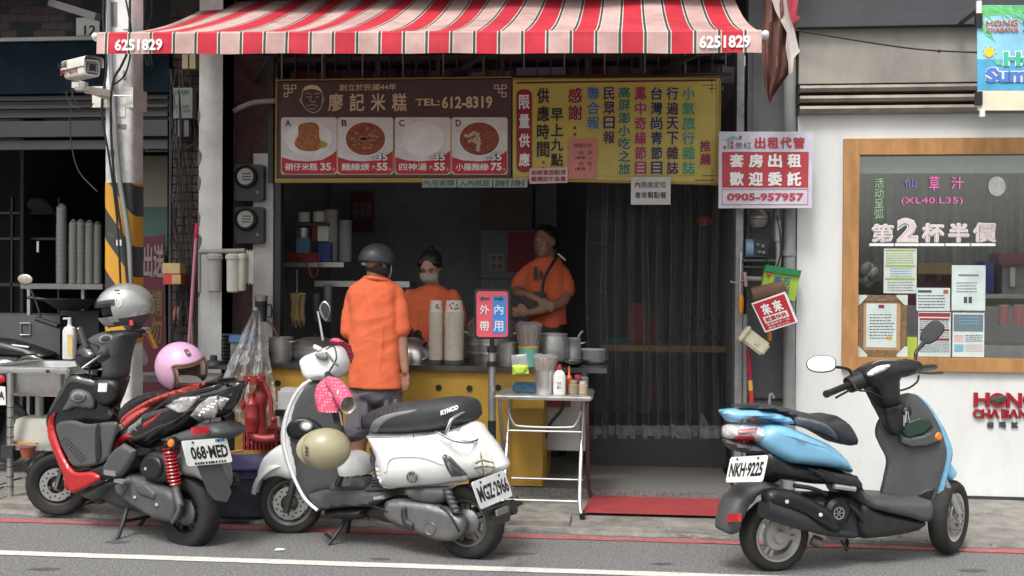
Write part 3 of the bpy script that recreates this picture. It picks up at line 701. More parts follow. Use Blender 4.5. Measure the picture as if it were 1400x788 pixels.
# yellow board
t=thing('yellow_praise_board','mustard yellow board with columns of colourful vertical Chinese lettering','sign board',(X(842,YS),YS,Zp(252,YS)))
g=B();g.pprism([(701,107),(985,107),(983,251),(701,244)],YS,.06);O('board',g,mat('mustard_board',(.5,.42,.09),.45,var=.12,scale=3,dirt=.3,dcol=(.25,.16,.04)),t)
g=B();g.pbox(700.5,105.5,986,108.5,YS-.012,.07);g.pbox(982.5,108.5,986,252,YS-.012,.07);g.pprism([(701,244),(984,250),(984,253),(701,247)],YS-.012,.07);O('frame',g,MATS['old_gold_frame'],t)
mar=paint('maroon_print','5c1a22');g=B()
for(a,b,c,d)in((706,111,980,112.2),(978.5,112,980,246),(950,246,979,247.2),(706,240.5,950,241.6),(960,116,980,117),(973,108,974,128),(968,121,980,122),(973,232,974,250),(960,240,980,241)):g.pbox(a,b,c,d,Yt-.001,.002)
O('border_line',g,mar,t)
g=B();g.pprism(rrect(706,122,727.5,236,9),Yt-.002,.003);O('red_pill',g,paint('pill_red','8f1a28'),t)
for i,ch in enumerate('限量供應'):T(ch,(709.5,130+i*26.5,724,149.5+i*26),Yt-.003,K['wink'],t,.03)
wr=mat('print_outline',(.5,.46,.38),.6)
cols=(('供應時間',734,751,119,217,K['ink']),('早上九點',753,770,147,229,K['ink']),('感謝',777,796,119,166,paint('crimson','8a1530')),('聯合報',803,819,118,178,paint('sky_print','2a6f9c')),('民眾日報',825,840.5,118,198,paint('plum_print','3a1838')),('高屏澎小吃之旅',845.5,861.5,118,240,paint('teal_print','106a55')),('鳳中奇緣節目',868,883.5,118,240,paint('magenta_print','9c2450')),('台灣尚青節目',890,905.5,118,240,paint('navy_print','18244c')),('行遍天下雜誌',911.5,927.5,118,240,paint('violet_print','40162c')),('小氣旅行雜誌',933,950,118,240,paint('seagreen_print','3a8a62')),('推薦',957,971.5,191,227,paint('crimson','8a1530')))
for s_,a,b,c,d,m in cols:
 n=len(s_);st=(d-c)/n
 for i,ch in enumerate(s_):
  bx_=(a,c+i*st+st*.07,b,c+(i+1)*st-st*.07)
  if m is not K['ink']:T(ch,bx_,Yt-.0005,wr,t,.075)
  T(ch,bx_,Yt-.003,m,t,.028)
g=B()
for(x,y,r)in((786,175,2.2),(786,184,2.2),(743,222,2),(743,230,1.6)):g.pprism([(x+r*math.cos(i),y+r*math.sin(i))for i in[k*.7854 for k in range(8)]],Yt-.003,.003)
O('colon_dots',g,MATS['crimson'],t)
t=thing('pink_closing_notice','pink holiday notice taped on the lower part of the yellow board','notice',(X(797,YS-.02),YS-.02,Zp(245,YS)))
g=B();g.pbox(777,190.5,816,245,YS-.012,.003);O('paper',g,paint('salmon_paper','c07a70'),t)
T('休假公告',(784,196.5,809,202),YS-.013,K['ink'],t);
for y in(207,222):T('月  日',(791,y,809,y+4.5),YS-.013,K['ink'],t);T('(星期   )',(786,y+7,808,y+11.5),YS-.013,K['ink'],t)
t=thing('red_text_label','white label with two rows of red characters under the yellow board','notice',(X(750,YS-.03),YS-.03,Zp(252,YS)))
g=B();g.pprism([(724,231),(776,229),(776,250),(724,251.5)],YS-.022,.003);O('paper',g,paint('label_pinkwhite','c8b3b3'),t)
T('結帳當面點清',(726.5,232.5,773.5,239.5),YS-.023,MATS['crimson'],t,.02);T('離櫃恕不負責',(726.5,241.5,773.5,248.5),YS-.023,MATS['crimson'],t,.02)
t=thing('white_seating_notice','white square notice with two rows of black characters hanging below the yellow board','notice',(X(890,YS-.03),YS-.03,Zp(280,YS)))
g=B();g.pbox(862.5,242,917,280,YS-.03,.005);O('paper',g,paint('notice_white','b9b9b6'),t)
T('內用坐定位',(868,248.5,911,257),YS-.031,K['ink'],t,.01);T('會來幫點餐',(868,262.5,911,271.5),YS-.031,K['ink'],t,.01)
# rental sign
YR=7.3
t=thing('rental_sign','white and red property rental sign with a phone number between the shops','sign',(X(1046,YR),YR,Zp(284,YR)))
def rp_(u,v):return(980+u/6.06,160+v/6.06)
g=B();g.pprism([rp_(18,122),rp_(795,122),rp_(788,755),rp_(14,757)],YR,.02);O('board',g,paint('sign_lilac_white','c8c6d4'),t)
rr_=paint('sign_red','b03a42')
g=B();g.pprism([rp_(44,290),rp_(762,290),rp_(757,584),rp_(44,586)],YR-.003,.003);O('red_panel',g,rr_,t)
frames([(*rp_(42,597),*rp_(757,730))],YR-.002,rr_,t,.9,'number_frame')
for i,ch in enumerate('出租代管'):T(ch,(*rp_(312+i*106,168),*rp_(405+i*108,264)),YR-.002,rr_,t,.04)
for i,ch in enumerate('套房出租'):T(ch,(*rp_(106+i*159,308),*rp_(222+i*159,420)),YR-.005,K['wink'],t,.04)
for i,ch in enumerate('歡迎委託'):T(ch,(*rp_(104+i*159,456),*rp_(222+i*159,572)),YR-.005,K['wink'],t,.04)
T('0905-957957',(*rp_(84,632),*rp_(722,698)),YR-.002,rr_,t,.04)
T('景紅',(*rp_(148,212),*rp_(288,266)),YR-.002,K['grey'],t)
g=B();g.pprism([rp_(62,192),rp_(135,152),rp_(208,190)],YR-.003,.003);g.pprism([rp_(88,192),rp_(110,192),rp_(110,266),rp_(88,266)],YR-.003,.003);O('roof_emblem',g,paint('emblem_teal','7fa09c'),t)
g=B()
for(a,b,c,d)in((56,240,76,266),(116,200,138,230),(116,236,138,266),(186,158,206,182)):g.pprism([rp_(a,b),rp_(c,b),rp_(c,d),rp_(a,d)],YR-.003,.003)
O('block_emblem',g,rr_,t)
# banner at the right edge
YN=7.0
t=thing('beach_banner','bright beach coloured shop banner on a bracket at the right edge','banner',(X(1380,YN),YN,Zp(152,YN,1380)))
def bn(u,v):return(1320+u/4.925,v/4.925)
def strip(name,y0,y1,m,dy=0.):g=B();g.pprism([bn(78,y0),bn(730,y0),bn(730,y1),bn(82,y1)],YN+dy,.006);return O(name,g,m,t)
pan=mat('banner_sky',(.25,.55,.72),.6,var=.25,scale=3)
strip('cloth',36,745,pan);
sea=strip('sea_band',400,610,mat('banner_sea',(.08,.38,.62),.6,var=.3,scale=4),-.002);strip('sand_band',612,744,mat('banner_sand',(.72,.66,.5),.6,var=.1,scale=5),-.003)
gp=mat('banner_palm',(.14,.5,.18),.6,var=.4,scale=14);g=B()
for i in range(26):
 a=rnd.uniform(.0,1.4);u0,v0=rnd.uniform(80,420),40;L_=rnd.uniform(110,250);u1,v1=u0+L_*math.cos(a),v0+L_*math.sin(a)*.75
 if i<8:u0,v0,u1,v1=84,60+i*18,84+40+i*12,60+i*18+100
 if v1>300:v1=300
 nx,ny=-(v1-v0),(u1-u0);q=math.hypot(nx,ny);nx,ny=nx/q*7,ny/q*7
 g.pprism([bn(u0-nx,max(38,v0-ny)),bn((u0+u1)/2,(v0+v1)/2-8),bn(u1,v1),bn((u0+u1)/2+nx,(v0+v1)/2+ny)],YN-.002-i*.00004,.0015)
g.pprism([bn(80,38),bn(560,38),bn(560,60),bn(80,120)],YN-.0012,.001)
O('palm_print',g,gp,t)
T('HONG',(*bn(136,136),*bn(354,180)),YN-.006,paint('halo','f2e8e0'),t,.06);T('HONG',(*bn(138,138),*bn(352,178)),YN-.008,paint('brick_print','9a4a40'),t,.03)
T('CHABANG',(*bn(136,184),*bn(358,220)),YN-.006,MATS['halo'],t,.06);T('CHABANG',(*bn(138,187),*bn(356,217)),YN-.008,MATS['brick_print'],t,.03)
T('2',(*bn(385,138),*bn(440,215)),YN-.008,K['grey'],t,.03)
T('Hello',(*bn(250,345),*bn(640,450)),YN-.006,MATS['halo'],t,.09);T('Hello',(*bn(255,350),*bn(635,446)),YN-.008,paint('aqua_print','3fb8a0'),t,.05)
T('Summer',(*bn(132,452),*bn(700,562)),YN-.006,MATS['halo'],t,.09);T('Summer',(*bn(136,456),*bn(695,558)),YN-.008,paint('blue_print','4a78c8'),t,.05)
g=B();g.pprism([bn(160+33*math.cos(i*.449),353+33*math.sin(i*.449))for i in range(14)],YN-.006,.003)
for i in range(9):a=i*.698;g.pprism([bn(160+44*math.cos(a)+5*math.cos(b),353+44*math.sin(a)+5*math.sin(b))for b in(0,2.1,4.2)],YN-.006,.003)
O('sun_print',g,paint('sun_yellow','f0c830'),t)
g=B();g.pprism([bn(190,412),bn(225,408),bn(245,440),bn(215,440)],YN-.006,.003);O('leaf_print',g,MATS['banner_palm'],t)
g=B();g.cyl(P(1338.5,2,YN),P(1338.5,26,YN),.018);O('rod_end',g,K['gwhite'],t);g=B();g.cyl(P(1343,150,YN),P(1343,160,YN),.018);O('rod_end',g,K['gwhite'],t)
for y in(18,125):g=B();g.pbox(1334.5,y,1343.5,y+19,YN-.02,.035);O('clip',g,K['black'],t)
g=B();g.box((X(1336,YN)-.01,YN+.02,Zp(12,YN,1340)),(X(1336,YN)+.02,YF,Zp(16,YN,1340)+.03));O('bracket',g,K['dark'],t)
# torn cloth
t=thing('torn_awning_cloth','ragged faded red brown awning cloth hanging from the beam right of the striped awning','torn cloth',(X(1062,7.0),7.0,Zp(140,7)))
g=B();gr=[]
outl=[(-12,1044,1092),(0,1043,1091),(15,1044,1091),(30,1043,1090),(45,1043,1088),(60,1042,1086),(75,1042,1085),(90,1043,1083),(105,1044,1078),(120,1046,1066),(132,1048,1058),(140,1051,1053)]
for y,a,b in outl:
 gr.append([P(a+(b-a)*i/16,y+(3*math.sin(i*1.9)if y>50 else 0),7.0+.035*math.sin(i*1.25+y*.02)+.02*math.sin(i*.6))for i in range(17)])
g.sheet(gr);O('cloth',g,mat('faded_red_cloth',(.17,.075,.06),.85,var=.35,scale=6,dirt=.4,dcol=(.3,.2,.18)),t)
g=B();g.sheet([[P(a,b,6.95+c)for a,b,c in r]for r in(((1052,-10,0),(1062,-10,.02),(1072,-10,0)),((1060,15,0),(1068,14,.03),(1078,10,0)),((1076,45,0),(1082,42,.02),(1092,66,0)),((1074,64,0),(1080,66,.02),(1094,70,0)),((1078,88,0),(1082,90,.02),(1085,80,0)),((1078,100,0),(1080,102,.02),(1084,98,0)))])
O('white_lining',g,mat('grimy_lining',(.5,.45,.42),.85,var=.2),t)
g=B();g.sheet([[P(a,b,6.93+c)for a,b,c in r]for r in(((1075,-8,0),(1085,-8,.03),(1093,-8,0)),((1077,12,0),(1083,14,.03),(1088,20,0)),((1082,30,0),(1086,32,.02),(1095,24,0)))]);O('red_scrap',g,mat('scrap_red',(.4,.05,.08),.8),t)
# window stickers, posters
t=thing('promo_lettering','large pale cut out characters on a ledge inside the tea shop window','lettering',(X(1278,YF),YF,Zp(336,YF,1278)))
Yw=YF+.012
pk=paint('pale_pink_card','cfc0be');
for ch,a,b,y0,y1 in(('第',1192,1221,307,332),('2',1227,1254,299,332),('杯',1261,1290,306,332),('半',1297,1324,306,332),('價',1331,1361,305,332)):
 T(ch,(a-1,y0-1,b+1,y1),Yw,K['wink'],t,.075);T(ch,(a,y0,b,y1-1),Yw-.003,K['lgrey'],t,.042);T(ch,(a,y0,b,y1-1),Yw-.006,pk,t,.026)
for a in(1189,1224,1258,1293,1328):g=B();g.pbox(a,333,a+33,336.5,Yw-.01,.02);O('ledge',g,K['wink'],t)
neon=paint('neon_pink_pen','da6aa6');neon2=paint('neon_violet_pen','7c64a8');pen=paint('green_pen','8cb088')
t=thing('window_handwriting','pink and violet handwritten drink name and prices on the window glass','lettering',(X(1275,YF),YF,Zp(282,YF,1275)))
T('仙',(1236,244,1253,257),Yw,neon2,t);T('草',(1270,241,1284,261),Yw,neon,t,.01);T('汁',(1300,242,1318,259),Yw,neon,t,.01);T('(XL40.L35)',(1232,270,1316,281),Yw,neon,t,.0)
t=thing('green_window_writing','pale green vertical handwriting near the left edge of the window glass','lettering',(X(1201,YF),YF,Zp(300,YF,1201)))
TV('活动呈弧',(1195,244,1208,299),Yw,pen,t)
g=B();g.pprism([(1363+12*math.cos(i*.314),255+13.5*math.sin(i*.314))for i in range(20)],Yw,.003);one('round_sticker',g,mat('round_white_sticker',(.5,.5,.5),.6,var=.25,scale=30),'round whitish sticker at the upper right of the window glass','sticker')
def poster(name,box,label,base,bands,Y=YF+.013,cat='poster'):
 x0,y0,x1,y1=box;t=thing(name,label,cat,(X((x0+x1)/2,Y),Y,Zp(y1,Y,x0)))
 g=B();g.pbox(x0,y0,x1,y1,Y,.003);O('sheet',g,base,t);k=0
 for(a,b,c,d,m)in bands:
  g=B()
  if m[1]:
   yy=y0+(y1-y0)*b;ye=y0+(y1-y0)*d
   while yy<ye:
    xx=x0+(x1-x0)*a
    while xx<x0+(x1-x0)*c-1:
     L_=rnd.uniform(1.2,4.5);g.pbox(xx,yy,min(xx+L_,x0+(x1-x0)*c),yy+1.1,Y-.002,.001);xx+=L_+rnd.uniform(.5,1.2)
    yy+=m[1]
  else:g.pbox(x0+(x1-x0)*a,y0+(y1-y0)*b,x0+(x1-x0)*c,y0+(y1-y0)*d,Y-.001-k*.0002,.001)
  k+=1;O('print',g,m[0],t)
 return t
GN,GY,RD,DK,BL,PK=(paint('print_green','93a63f'),paint('print_grey','6d7478'),paint('print_red','8c2a33'),paint('print_dark','3c4348'),paint('print_blue','6f9fb5'),paint('print_pink','c0a3a5'))
pw=paint('poster_white','b9c2bd');pw2=paint('poster_pale','bcc8c6')
poster('green_price_poster',(1208,340,1253.5,401),'green and white price poster inside the window left of centre',pw,[(.05,.03,.95,.06,(GN,0)),(.08,.1,.9,.34,(GN,3.2)),(.05,.37,.95,.41,(GN,0)),(.2,.44,.85,.62,(BL,3.5)),(.05,.66,.95,.7,(GN,0)),(.12,.75,.9,.95,(GY,3.6))])
poster('white_notice_poster',(1301,363,1347.5,424.5),'pale blank looking notice with two small pictures inside the window',pw2,[(.2,.2,.8,.24,(GY,0)),(.15,.38,.75,.62,(GY,4)),(.36,.7,.46,.84,(DK,0)),(.5,.7,.6,.84,(DK,0))])
poster('five_line_notice',(1253,394,1299,425),'small white notice with bold black lines and an orange seal',pw2,[(.05,.1,.45,.2,(DK,0)),(.05,.32,.85,.95,(DK,4)),(.8,.08,.95,.25,(paint('seal','a05030'),0))])
poster('red_menu_sheet',(1255,427,1300,487.5),'white menu sheet with dark red header bars behind the scooter mirror',pw2,[(.02,.02,.98,.1,(RD,0)),(.05,.14,.95,.18,(RD,0)),(.05,.2,.95,.36,(GY,2.6)),(.05,.38,.95,.42,(RD,0)),(.05,.45,.95,.58,(GY,2.6)),(.05,.6,.95,.64,(RD,0)),(.05,.67,.95,.92,(GY,2.6))])
poster('blue_notice_poster',(1302,428,1346,488),'grey blue illustrated notice at the bottom of the window',pw2,[(.04,.04,.96,.42,(paint('slate','62737c'),0)),(.2,.1,.8,.26,(BL,4)),(.06,.5,.35,.66,(PK,0)),(.4,.5,.94,.66,(GY,2.6)),(.06,.72,.35,.88,(BL,0)),(.4,.72,.94,.88,(PK,2.8))])
g=B();g.pbox(1240,461,1254,489,YF+.016,.004);one('green_frog_card',g,paint('lime_card','9aa83c'),'lime green card standing between the framed certificate and the menu sheet','card')
# certificate in carved frame
Yc=YF+.01
t=thing('framed_certificate','certificate in a carved gilt frame with white corner guards inside the window','certificate',(X(1206,Yc),Yc,Zp(488,Yc,1206)))
gf=mat('gilt_frame',(.2,.13,.07),.45,.3,var=.45,scale=60,bump=.5,bscale=120)
for i,(a,b,c,d)in enumerate(((1171.5,404,1180,487),(1231.5,404,1240,487),(1180,404,1231.5,412),(1180,479,1231.5,487))):g=B();g.pbox(a,b,c,d,Yc-.004,.02);O('frame_side',g,gf,t)
g=B();g.pbox(1180,412,1231.5,479,Yc+.005,.01);O('mount',g,mat('tan_mount',(.4,.24,.12),.6),t)
g=B();g.pbox(1184,415.5,1226,475,Yc+.002,.003);c=O('certificate_sheet',g,pw2,t)
g=B();
for y in range(430,465,4):
 x=1189
 while x<1219:L_=rnd.uniform(2,5);g.pbox(x,y,x+L_,y+1,Yc+.0005,.001);x+=L_+1.2
O('print',g,DK,c)
g=B();g.pbox(1201,417,1209,421.5,Yc+.0005,.001);O('emblem',g,RD,c)
g=B();g.pprism([(1216+4*math.cos(i*.6),462+4*math.sin(i*.6))for i in range(10)],Yc+.0005,.001);O('seal',g,paint('gold_seal','c8a850'),c)
for(a,b,sx,sy)in((1170.5,403.5,1,1),(1241,403.5,-1,1),(1170.5,488,1,-1),(1241,488,-1,-1)):
 g=B();g.pprism([(a,b),(a+15*sx,b),(a+15*sx,b+3*sy),(a+4*sx,b+14*sy),(a,b+14*sy)],Yc-.009,.005);O('corner_guard',g,pw,t)
# things inside the tea shop
t=thing('drink_counter','steel work counter inside the tea shop window','counter',(3.3,7.9,.06))
g=B();g.box((X(1176,7.9),7.95,.9),(xe,8.25,.94+.12));O('top',g,K['brushed'],t)
g=B();g.pbox(1340,403,1480,408,7.8,.35);O('shelf',g,K['brushed'],t)
t=thing('drink_sealer','grey drink machine with a dark red top at the right of the window','machine',P(1400,400,7.85))
g=B();g.pbox(1370,362,1450,403,7.85,.25);O('body',g,K['lgrey'],t);g=B();g.pbox(1366,347,1450,362,7.8,.3);O('cover',g,mat('plum_plastic',(.16,.02,.05),.4),t);g=B();g.pbox(1381,366,1388,392,7.82,.03);O('tap',g,K['steel'],t)
g=B();g.pbox(1344,358,1359,400,7.85,.2);one('blue_box',g,mat('blue_plastic',(.01,.04,.2),.5),'blue box left of the drink machine inside the tea shop','box')
g=B();g.pbox(1255,360,1310,375,7.9,.2);one('cardboard_box',g,mat('cardboard',(.24,.15,.07),.8),'cardboard tray behind the posters in the tea shop','box')
t=thing('dark_red_scooter_cover','dark red cloth heap behind the window posters','cloth',P(1240,440,7.9));g=B();g.ball(P(1262,415,8.05),V((.3,0,0)),V((0,.1,0)),V((0,0,.24)),20,12);O('cloth',g,mat('wine_cloth',(.12,.012,.03),.6),t)
for i,(px,lab)in enumerate(((1371,'left red paper cup on the steel counter in the window'),(1392,'red paper cup cut by the right picture edge'))):
 t=thing('red_cup',lab,'cup',P(px,445,7.85),'red cups in the tea shop window');c=P(px,445,7.85);r=7.5*MPP(7.85);g=B();g.lathe([(r*.75,0),(r,.14),(r*.97,.14),(r*.7,.01)],c,n=20);O('body',g,mat('cup_red',(.35,.04,.03),.5),t)
 g=B();g.lathe([(r*1.0,.136),(r*1.06,.14),(r*1.0,.146)],c,n=20);O('rim',g,mat('cup_rim',(.5,.45,.4),.5),t)
t=thing('potted_plant','dark green potted plant at the right edge of the window','plant',P(1396,345,8.1));c=P(1398,345,8.1)
g=B();g.lathe([(.05,0),(.07,.1)],c);O('pot',g,K['grey'],t)
g=B()
for i in range(34):
 a=rnd.uniform(0,6.28);e=rnd.uniform(.2,1.3);d=V((math.cos(a)*math.cos(e),math.sin(a)*math.cos(e),math.sin(e)));p=c+V((0,0,.1))+d*rnd.uniform(.1,.36);s_=d.orthogonal().normalized()*.03
 g.face([g.v(p),g.v(p+d*.05+s_),g.v(p+d*.12),g.v(p+d*.05-s_)])
O('leaves',g,mat('plant_leaf',(.03,.09,.03),.5,var=.3),t)
t=thing('plastic_bag_bundle','crumpled clear plastic bag bundle at the lower left of the window','bag',P(1186,395,7.75));g=B()
for i in range(7):g.ball(P(1184+rnd.uniform(-9,12),375+rnd.uniform(-12,16),7.76+i*.01),V((rnd.uniform(.03,.06),0,.02)),V((0,.03,0)),V((0,0,rnd.uniform(.03,.07))),10,7)
O('bag',g,mat('bag_grey',(.3,.3,.3),.3,var=.5,scale=25),t)
# ================================================================ SCOOTERS
class Scoot:
 def __init__(s,label,pr,pf,zr=0.,zf=0.,group='scooters parked along the kerb'):
  s.R=PG(*pr,zr);Fc=PG(*pf,zf);s.R.z=zr;e=Fc-s.R;s.wb=V((e.x,e.y,0)).length
  s.d=e.normalized();h=V((e.x,e.y,0)).normalized();n=V((-h.y,h.x,0))
  if n.dot(-s.R)<0:n=-n
  s.n=n;s.u=s.d.cross(n);s.u=s.u if s.u.z>0 else-s.u
  s.t=thing('scooter',label,'scooter',s.R,group);s.Fc=Fc
 def W(s,x,z,l=0.):return s.R+s.d*x+s.u*z+s.n*l
 def L(s,px,py,l=0.):
  q=PL(px,py,s.R+s.n*l,s.n)-s.R;return(q.dot(s.d),q.dot(s.u))
 def at(s,px,py,l=0.):return PL(px,py,s.R+s.n*l,s.n)
 def body(s,name,px,lat,w,m,r=.07,edge=0.,sm=True,parent=None,res=.018,c=0.,label=None):
  uv=[s.L(a,b,lat)for a,b in px];g=B();puff(g,uv,s.R+s.n*c,s.d,s.u,s.n,w,r,edge,sm,res)
  o=O(name,g,m,parent or s.t,ang=50)
  if label:o['label']=label
  return o
 def side(s,name,px,lat,th,m,r=.015,sm=True,parent=None,edge=.002,res=.012,both=False):
  uv=[s.L(a,b,lat)for a,b in px];g=B();puff(g,uv,s.R+s.n*lat,s.d,s.u,s.n,th,r,edge,sm,res)
  if both:puff(g,uv,s.R-s.n*lat,s.d,s.u,s.n,th,r,edge,sm,res)
  return O(name,g,m,parent or s.t,ang=50)
 def patch(s,name,px,targets,th,m,r=3.,sm=True,parent=None,res=1.6,dep=.006):
  from mathutils.bvhtree import BVHTree
  trees=[]
  for o in targets:
   mw=ROOT[o.name];trees.append(BVHTree.FromPolygons([mw@v.co for v in o.data.vertices],[tuple(p.vertices)for p in o.data.polygons]))
  g=B();puff(g,px,V((0,0,0)),V((1,0,0)),V((0,1,0)),V((0,0,1)),1.,r,.25,sm,res)
  vs=g.bm.verts[:];hits={};
  for v in vs:
   k=(round(v.co.x,3),round(v.co.y,3))
   if k not in hits:
    d=ray(v.co.x,v.co.y).normalized();best=None
    for tr in trees:
     h=tr.ray_cast(EYE,d)
     if h[0]is not None and(best is None or h[3]<best[3]):best=h
    hits[k]=best
  good=[(k,h[0])for k,h in hits.items()if h is not None]
  if not good:print('PATCH MISS',name);g.bm.free();return None
  for v in vs:
   k=(round(v.co.x,3),round(v.co.y,3));h=hits[k];d=ray(*k).normalized()
   if h is not None:
    nn=h[1]if h[1].dot(d)<0 else-h[1];nn=(nn-d).normalized();p=h[0]
   else:
    gk=min(good,key=lambda q:(q[0][0]-k[0])**2+(q[0][1]-k[1])**2);p=EYE+d*((gk[1]-EYE).length);nn=-d
   v.co=p+nn*(th*v.co.z if v.co.z>0 else dep*v.co.z)
  return O(name,g,m,parent or s.t,ang=50)
 def rear(s,px,xl,tilt=0.):
  N=(-s.d*math.cos(tilt)+s.u*math.sin(tilt)).normalized();o=s.W(xl,.6)
  return[PL(a,b,o,N)for a,b in px],N
 def panel(s,name,px,c,m,w=.05,edge=.02,r=.04,off=0.,k=.7,lean=0.,sm=True,label=None):
  N=(-s.d*(1-k)+s.n*k+UP*lean).normalized();o=s.at(*c)-N*off;U=N.cross(UP).normalized();Vv=U.cross(N).normalized()
  uv=[]
  for a,b in px:q=PL(a,b,o,N)-o;uv.append((q.dot(U),q.dot(Vv)))
  g=B();puff(g,uv,o,U,Vv,N,w,r,edge,sm);ob=O(name,g,m,s.t,ang=50)
  if label:ob['label']=label
  return ob
 def tube(s,name,pts,r,m,parent=None,n=10,sm=True,closed=False):
  q=[s.at(a,b,l)for a,b,l in pts];g=B()
  if sm and len(q)>2:q=c3(q,4,closed)
  if isinstance(r,(list,tuple)):r=[r[min(int(i/max(1,len(q)-1)*(len(r)-1)+.5),len(r)-1)]for i in range(len(q))]
  g.tube(q,r,n,closed);return O(name,g,m,parent or s.t)
 def wheel(s,c,ax,R,W,rimm,spokes=5,disc=True,rimr=.62,drum=False,face=1):
  ax=ax.normalized();w0=thing_part('wheel',s.t)
  g=B();h=W/2;n=72;pr=[(R*rimr,-h*.78),(R*(rimr+.07),-h*.92),(R*.84,-h*1.02),(R*.93,-h*.86),(R*.98,-h*.5),(R,0),(R*.98,h*.5),(R*.93,h*.86),(R*.84,h*1.02),(R*(rimr+.07),h*.92),(R*rimr,h*.78)]
  a=ax.orthogonal().normalized();b2=ax.cross(a);rings=[]
  for k,(r,hh)in enumerate(pr):
   rg=[]
   for i in range(n):
    rr=r-(.0045 if(r>R*.9 and(i+k)%4==0)else 0);t=6.28318*i/n
    rg.append(c+ax*hh+(a*math.cos(t)+b2*math.sin(t))*rr)
   rings.append(rg)
  g.loft(rings,True,False);O('tyre',g,K['rubber'],w0,ang=60)
  g=B();rr=R*rimr;g.lathe([(rr*1.02,-h*.8),(rr*1.05,-h*.72),(rr*.9,-h*.5),(rr*.88,h*.5),(rr*1.05,h*.72),(rr*1.02,h*.8),(rr*.93,h*.76),(rr*.8,h*.4),(rr*.8,-h*.4),(rr*.93,-h*.76)],c,ax,48,True)
  g.lathe([(.001,-h*.75),(R*.2,-h*.7),(R*.22,h*.6),(R*.1,h*.78),(.001,h*.8)],c,ax,24)
  for i in range(spokes):
   t=6.28318*i/spokes+.3;d=a*math.cos(t)+b2*math.sin(t);e=ax.cross(d)
   for sg in(-1,1):
    d2=(d+e*.16*sg).normalized();g.beam(c+d*R*.15+e*R*.05*sg+ax*h*.3*face,c+d2*rr*.93+ax*h*.35*face,R*.11,h*.35,ax)
  O('rim',g,rimm,w0)
  if disc:
   g=B();fa=ax*(h*.95*face);m_=40
   r1,r2=R*.5,R*.27
   g.lathe([(r2,-.002),(r1,-.002),(r1,.002),(r2,.002)],c+fa,ax,m_,True);O('brake_disc',g,K['brushed'],w0)
   g=B()
   for i in range(18):
    t=i*.349;q=c+fa+ax*.0025*face+(a*math.cos(t)+b2*math.sin(t))*R*(.42 if i%2 else .35);g.cyl(q,q+ax*.001*face,.006,n=8)
   o=O('disc_hole',g,K['black'],w0);o['kind']='stuff'
   g=B();g.cyl(c+fa,c+fa+ax*.012*face,R*.1,n=12);O('axle_nut',g,K['steel'],w0)
  if drum:
   g=B();g.lathe([(R*.35,0),(R*.36,h*.5*face),(R*.2,h*.9*face),(.001,h*.9*face)],c,ax,28);O('brake_drum',g,K['alu'],w0)
  return w0
def thing_part(name,parent):
 o=bpy.data.objects.new(name,None);COL.objects.link(o);o.empty_display_size=.05;o.parent=parent;ROOT[o.name]=ROOT[parent.name];return o
def plate(sc,corners,xl,text,box,tilt=0.,prt=None):
 q,N=sc.rear(corners,xl,tilt);tl,tr,br,bl=q;g=B();ce=(tl+tr+br+bl)/4
 R=((tr-tl)+(br-bl))/2;U=((tl-bl)+(tr-br))/2;o=ce-R/2-U/2
 def pt(a,b,k=0.):return o+R*a+U*b+N*k
 rr=[]
 for cx,cy,a0 in((.95,.9,0),(.05,.9,90),(.05,.1,180),(.95,.1,270)):
  for k in range(4):a=rad(a0+k*30);rr.append((cx+.05*math.cos(a),cy+.1*math.sin(a)))
 g.prism([pt(a,b,-.004)for a,b in rr],N*.004);pl=O('licence_plate',g,paint('plate_enamel','ecefec',.35),sc.t)
 x0,y0,x1,y1=box;T3(text,pt(x0,y0,.0005),R*(x1-x0),U*(y1-y0),K['ink'],pl,.035,name='plate_number',ext=.001*(1 if R.cross(U).dot(N)>0 else-1))
 for a in(.22,.78):g=B();g.cyl(pt(a,.9,0),pt(a,.9,.006),.006,n=8);O('bolt',g,K['dark'],pl)
 return pl,pt,N
# ---------------- A: red and black scooter
A=Scoot('black and red scooter with red shock absorber, plate 068-MED, parked at the left',(258,742),(84,708))
n_,d_,u_=A.n,A.d,A.u
toC=V((-A.R.x,-A.R.y,0)).normalized()
rimb=K['black']
cF=A.at(81,661,.0);axF=(toC*.93+V((-.12,0,0))+n_*.2);axF.z=0
A.wheel(cF,axF,47*MPP(cF.y),.1,mat('dark_rim',(.03,.03,.032),.4,.5),5,True,.66)
cR=A.at(259,699,0.);A.wheel(cR,n_,.212,.125,MATS['dark_rim'],5,False,.6,True)
lx=lambda px,py,l=0:A.L(px,py,l)
# fork and caliper
A.tube('fork_leg',[(100,600,.05),(86,640,.06),(77,670,.11)],.019,K['gloss']);A.tube('fork_leg',[(112,600,-.06),(98,640,-.08),(92,665,-.09)],.019,K['gloss'])
g=B();g.ball(A.at(93,661,.1),n_*.02,d_*.03,u_*.045,10,8);O('brake_caliper',g,K['red'],A.t)
A.tube('brake_hose',[(96,600,.08),(88,630,.11),(92,655,.12)],.005,K['cable'])
# front mudguard
g=B();pts=[]
for i in range(9):
 t=rad(20+i*17);e=axF.normalized().cross(UP).normalized();pts.append([cF+(e*math.cos(t)+UP*math.sin(t))*.232+axF.normalized()*k for k in(-.06,-.03,.03,.06)])
g.sheet(pts);O('front_mudguard',g,K['gloss'],A.t)
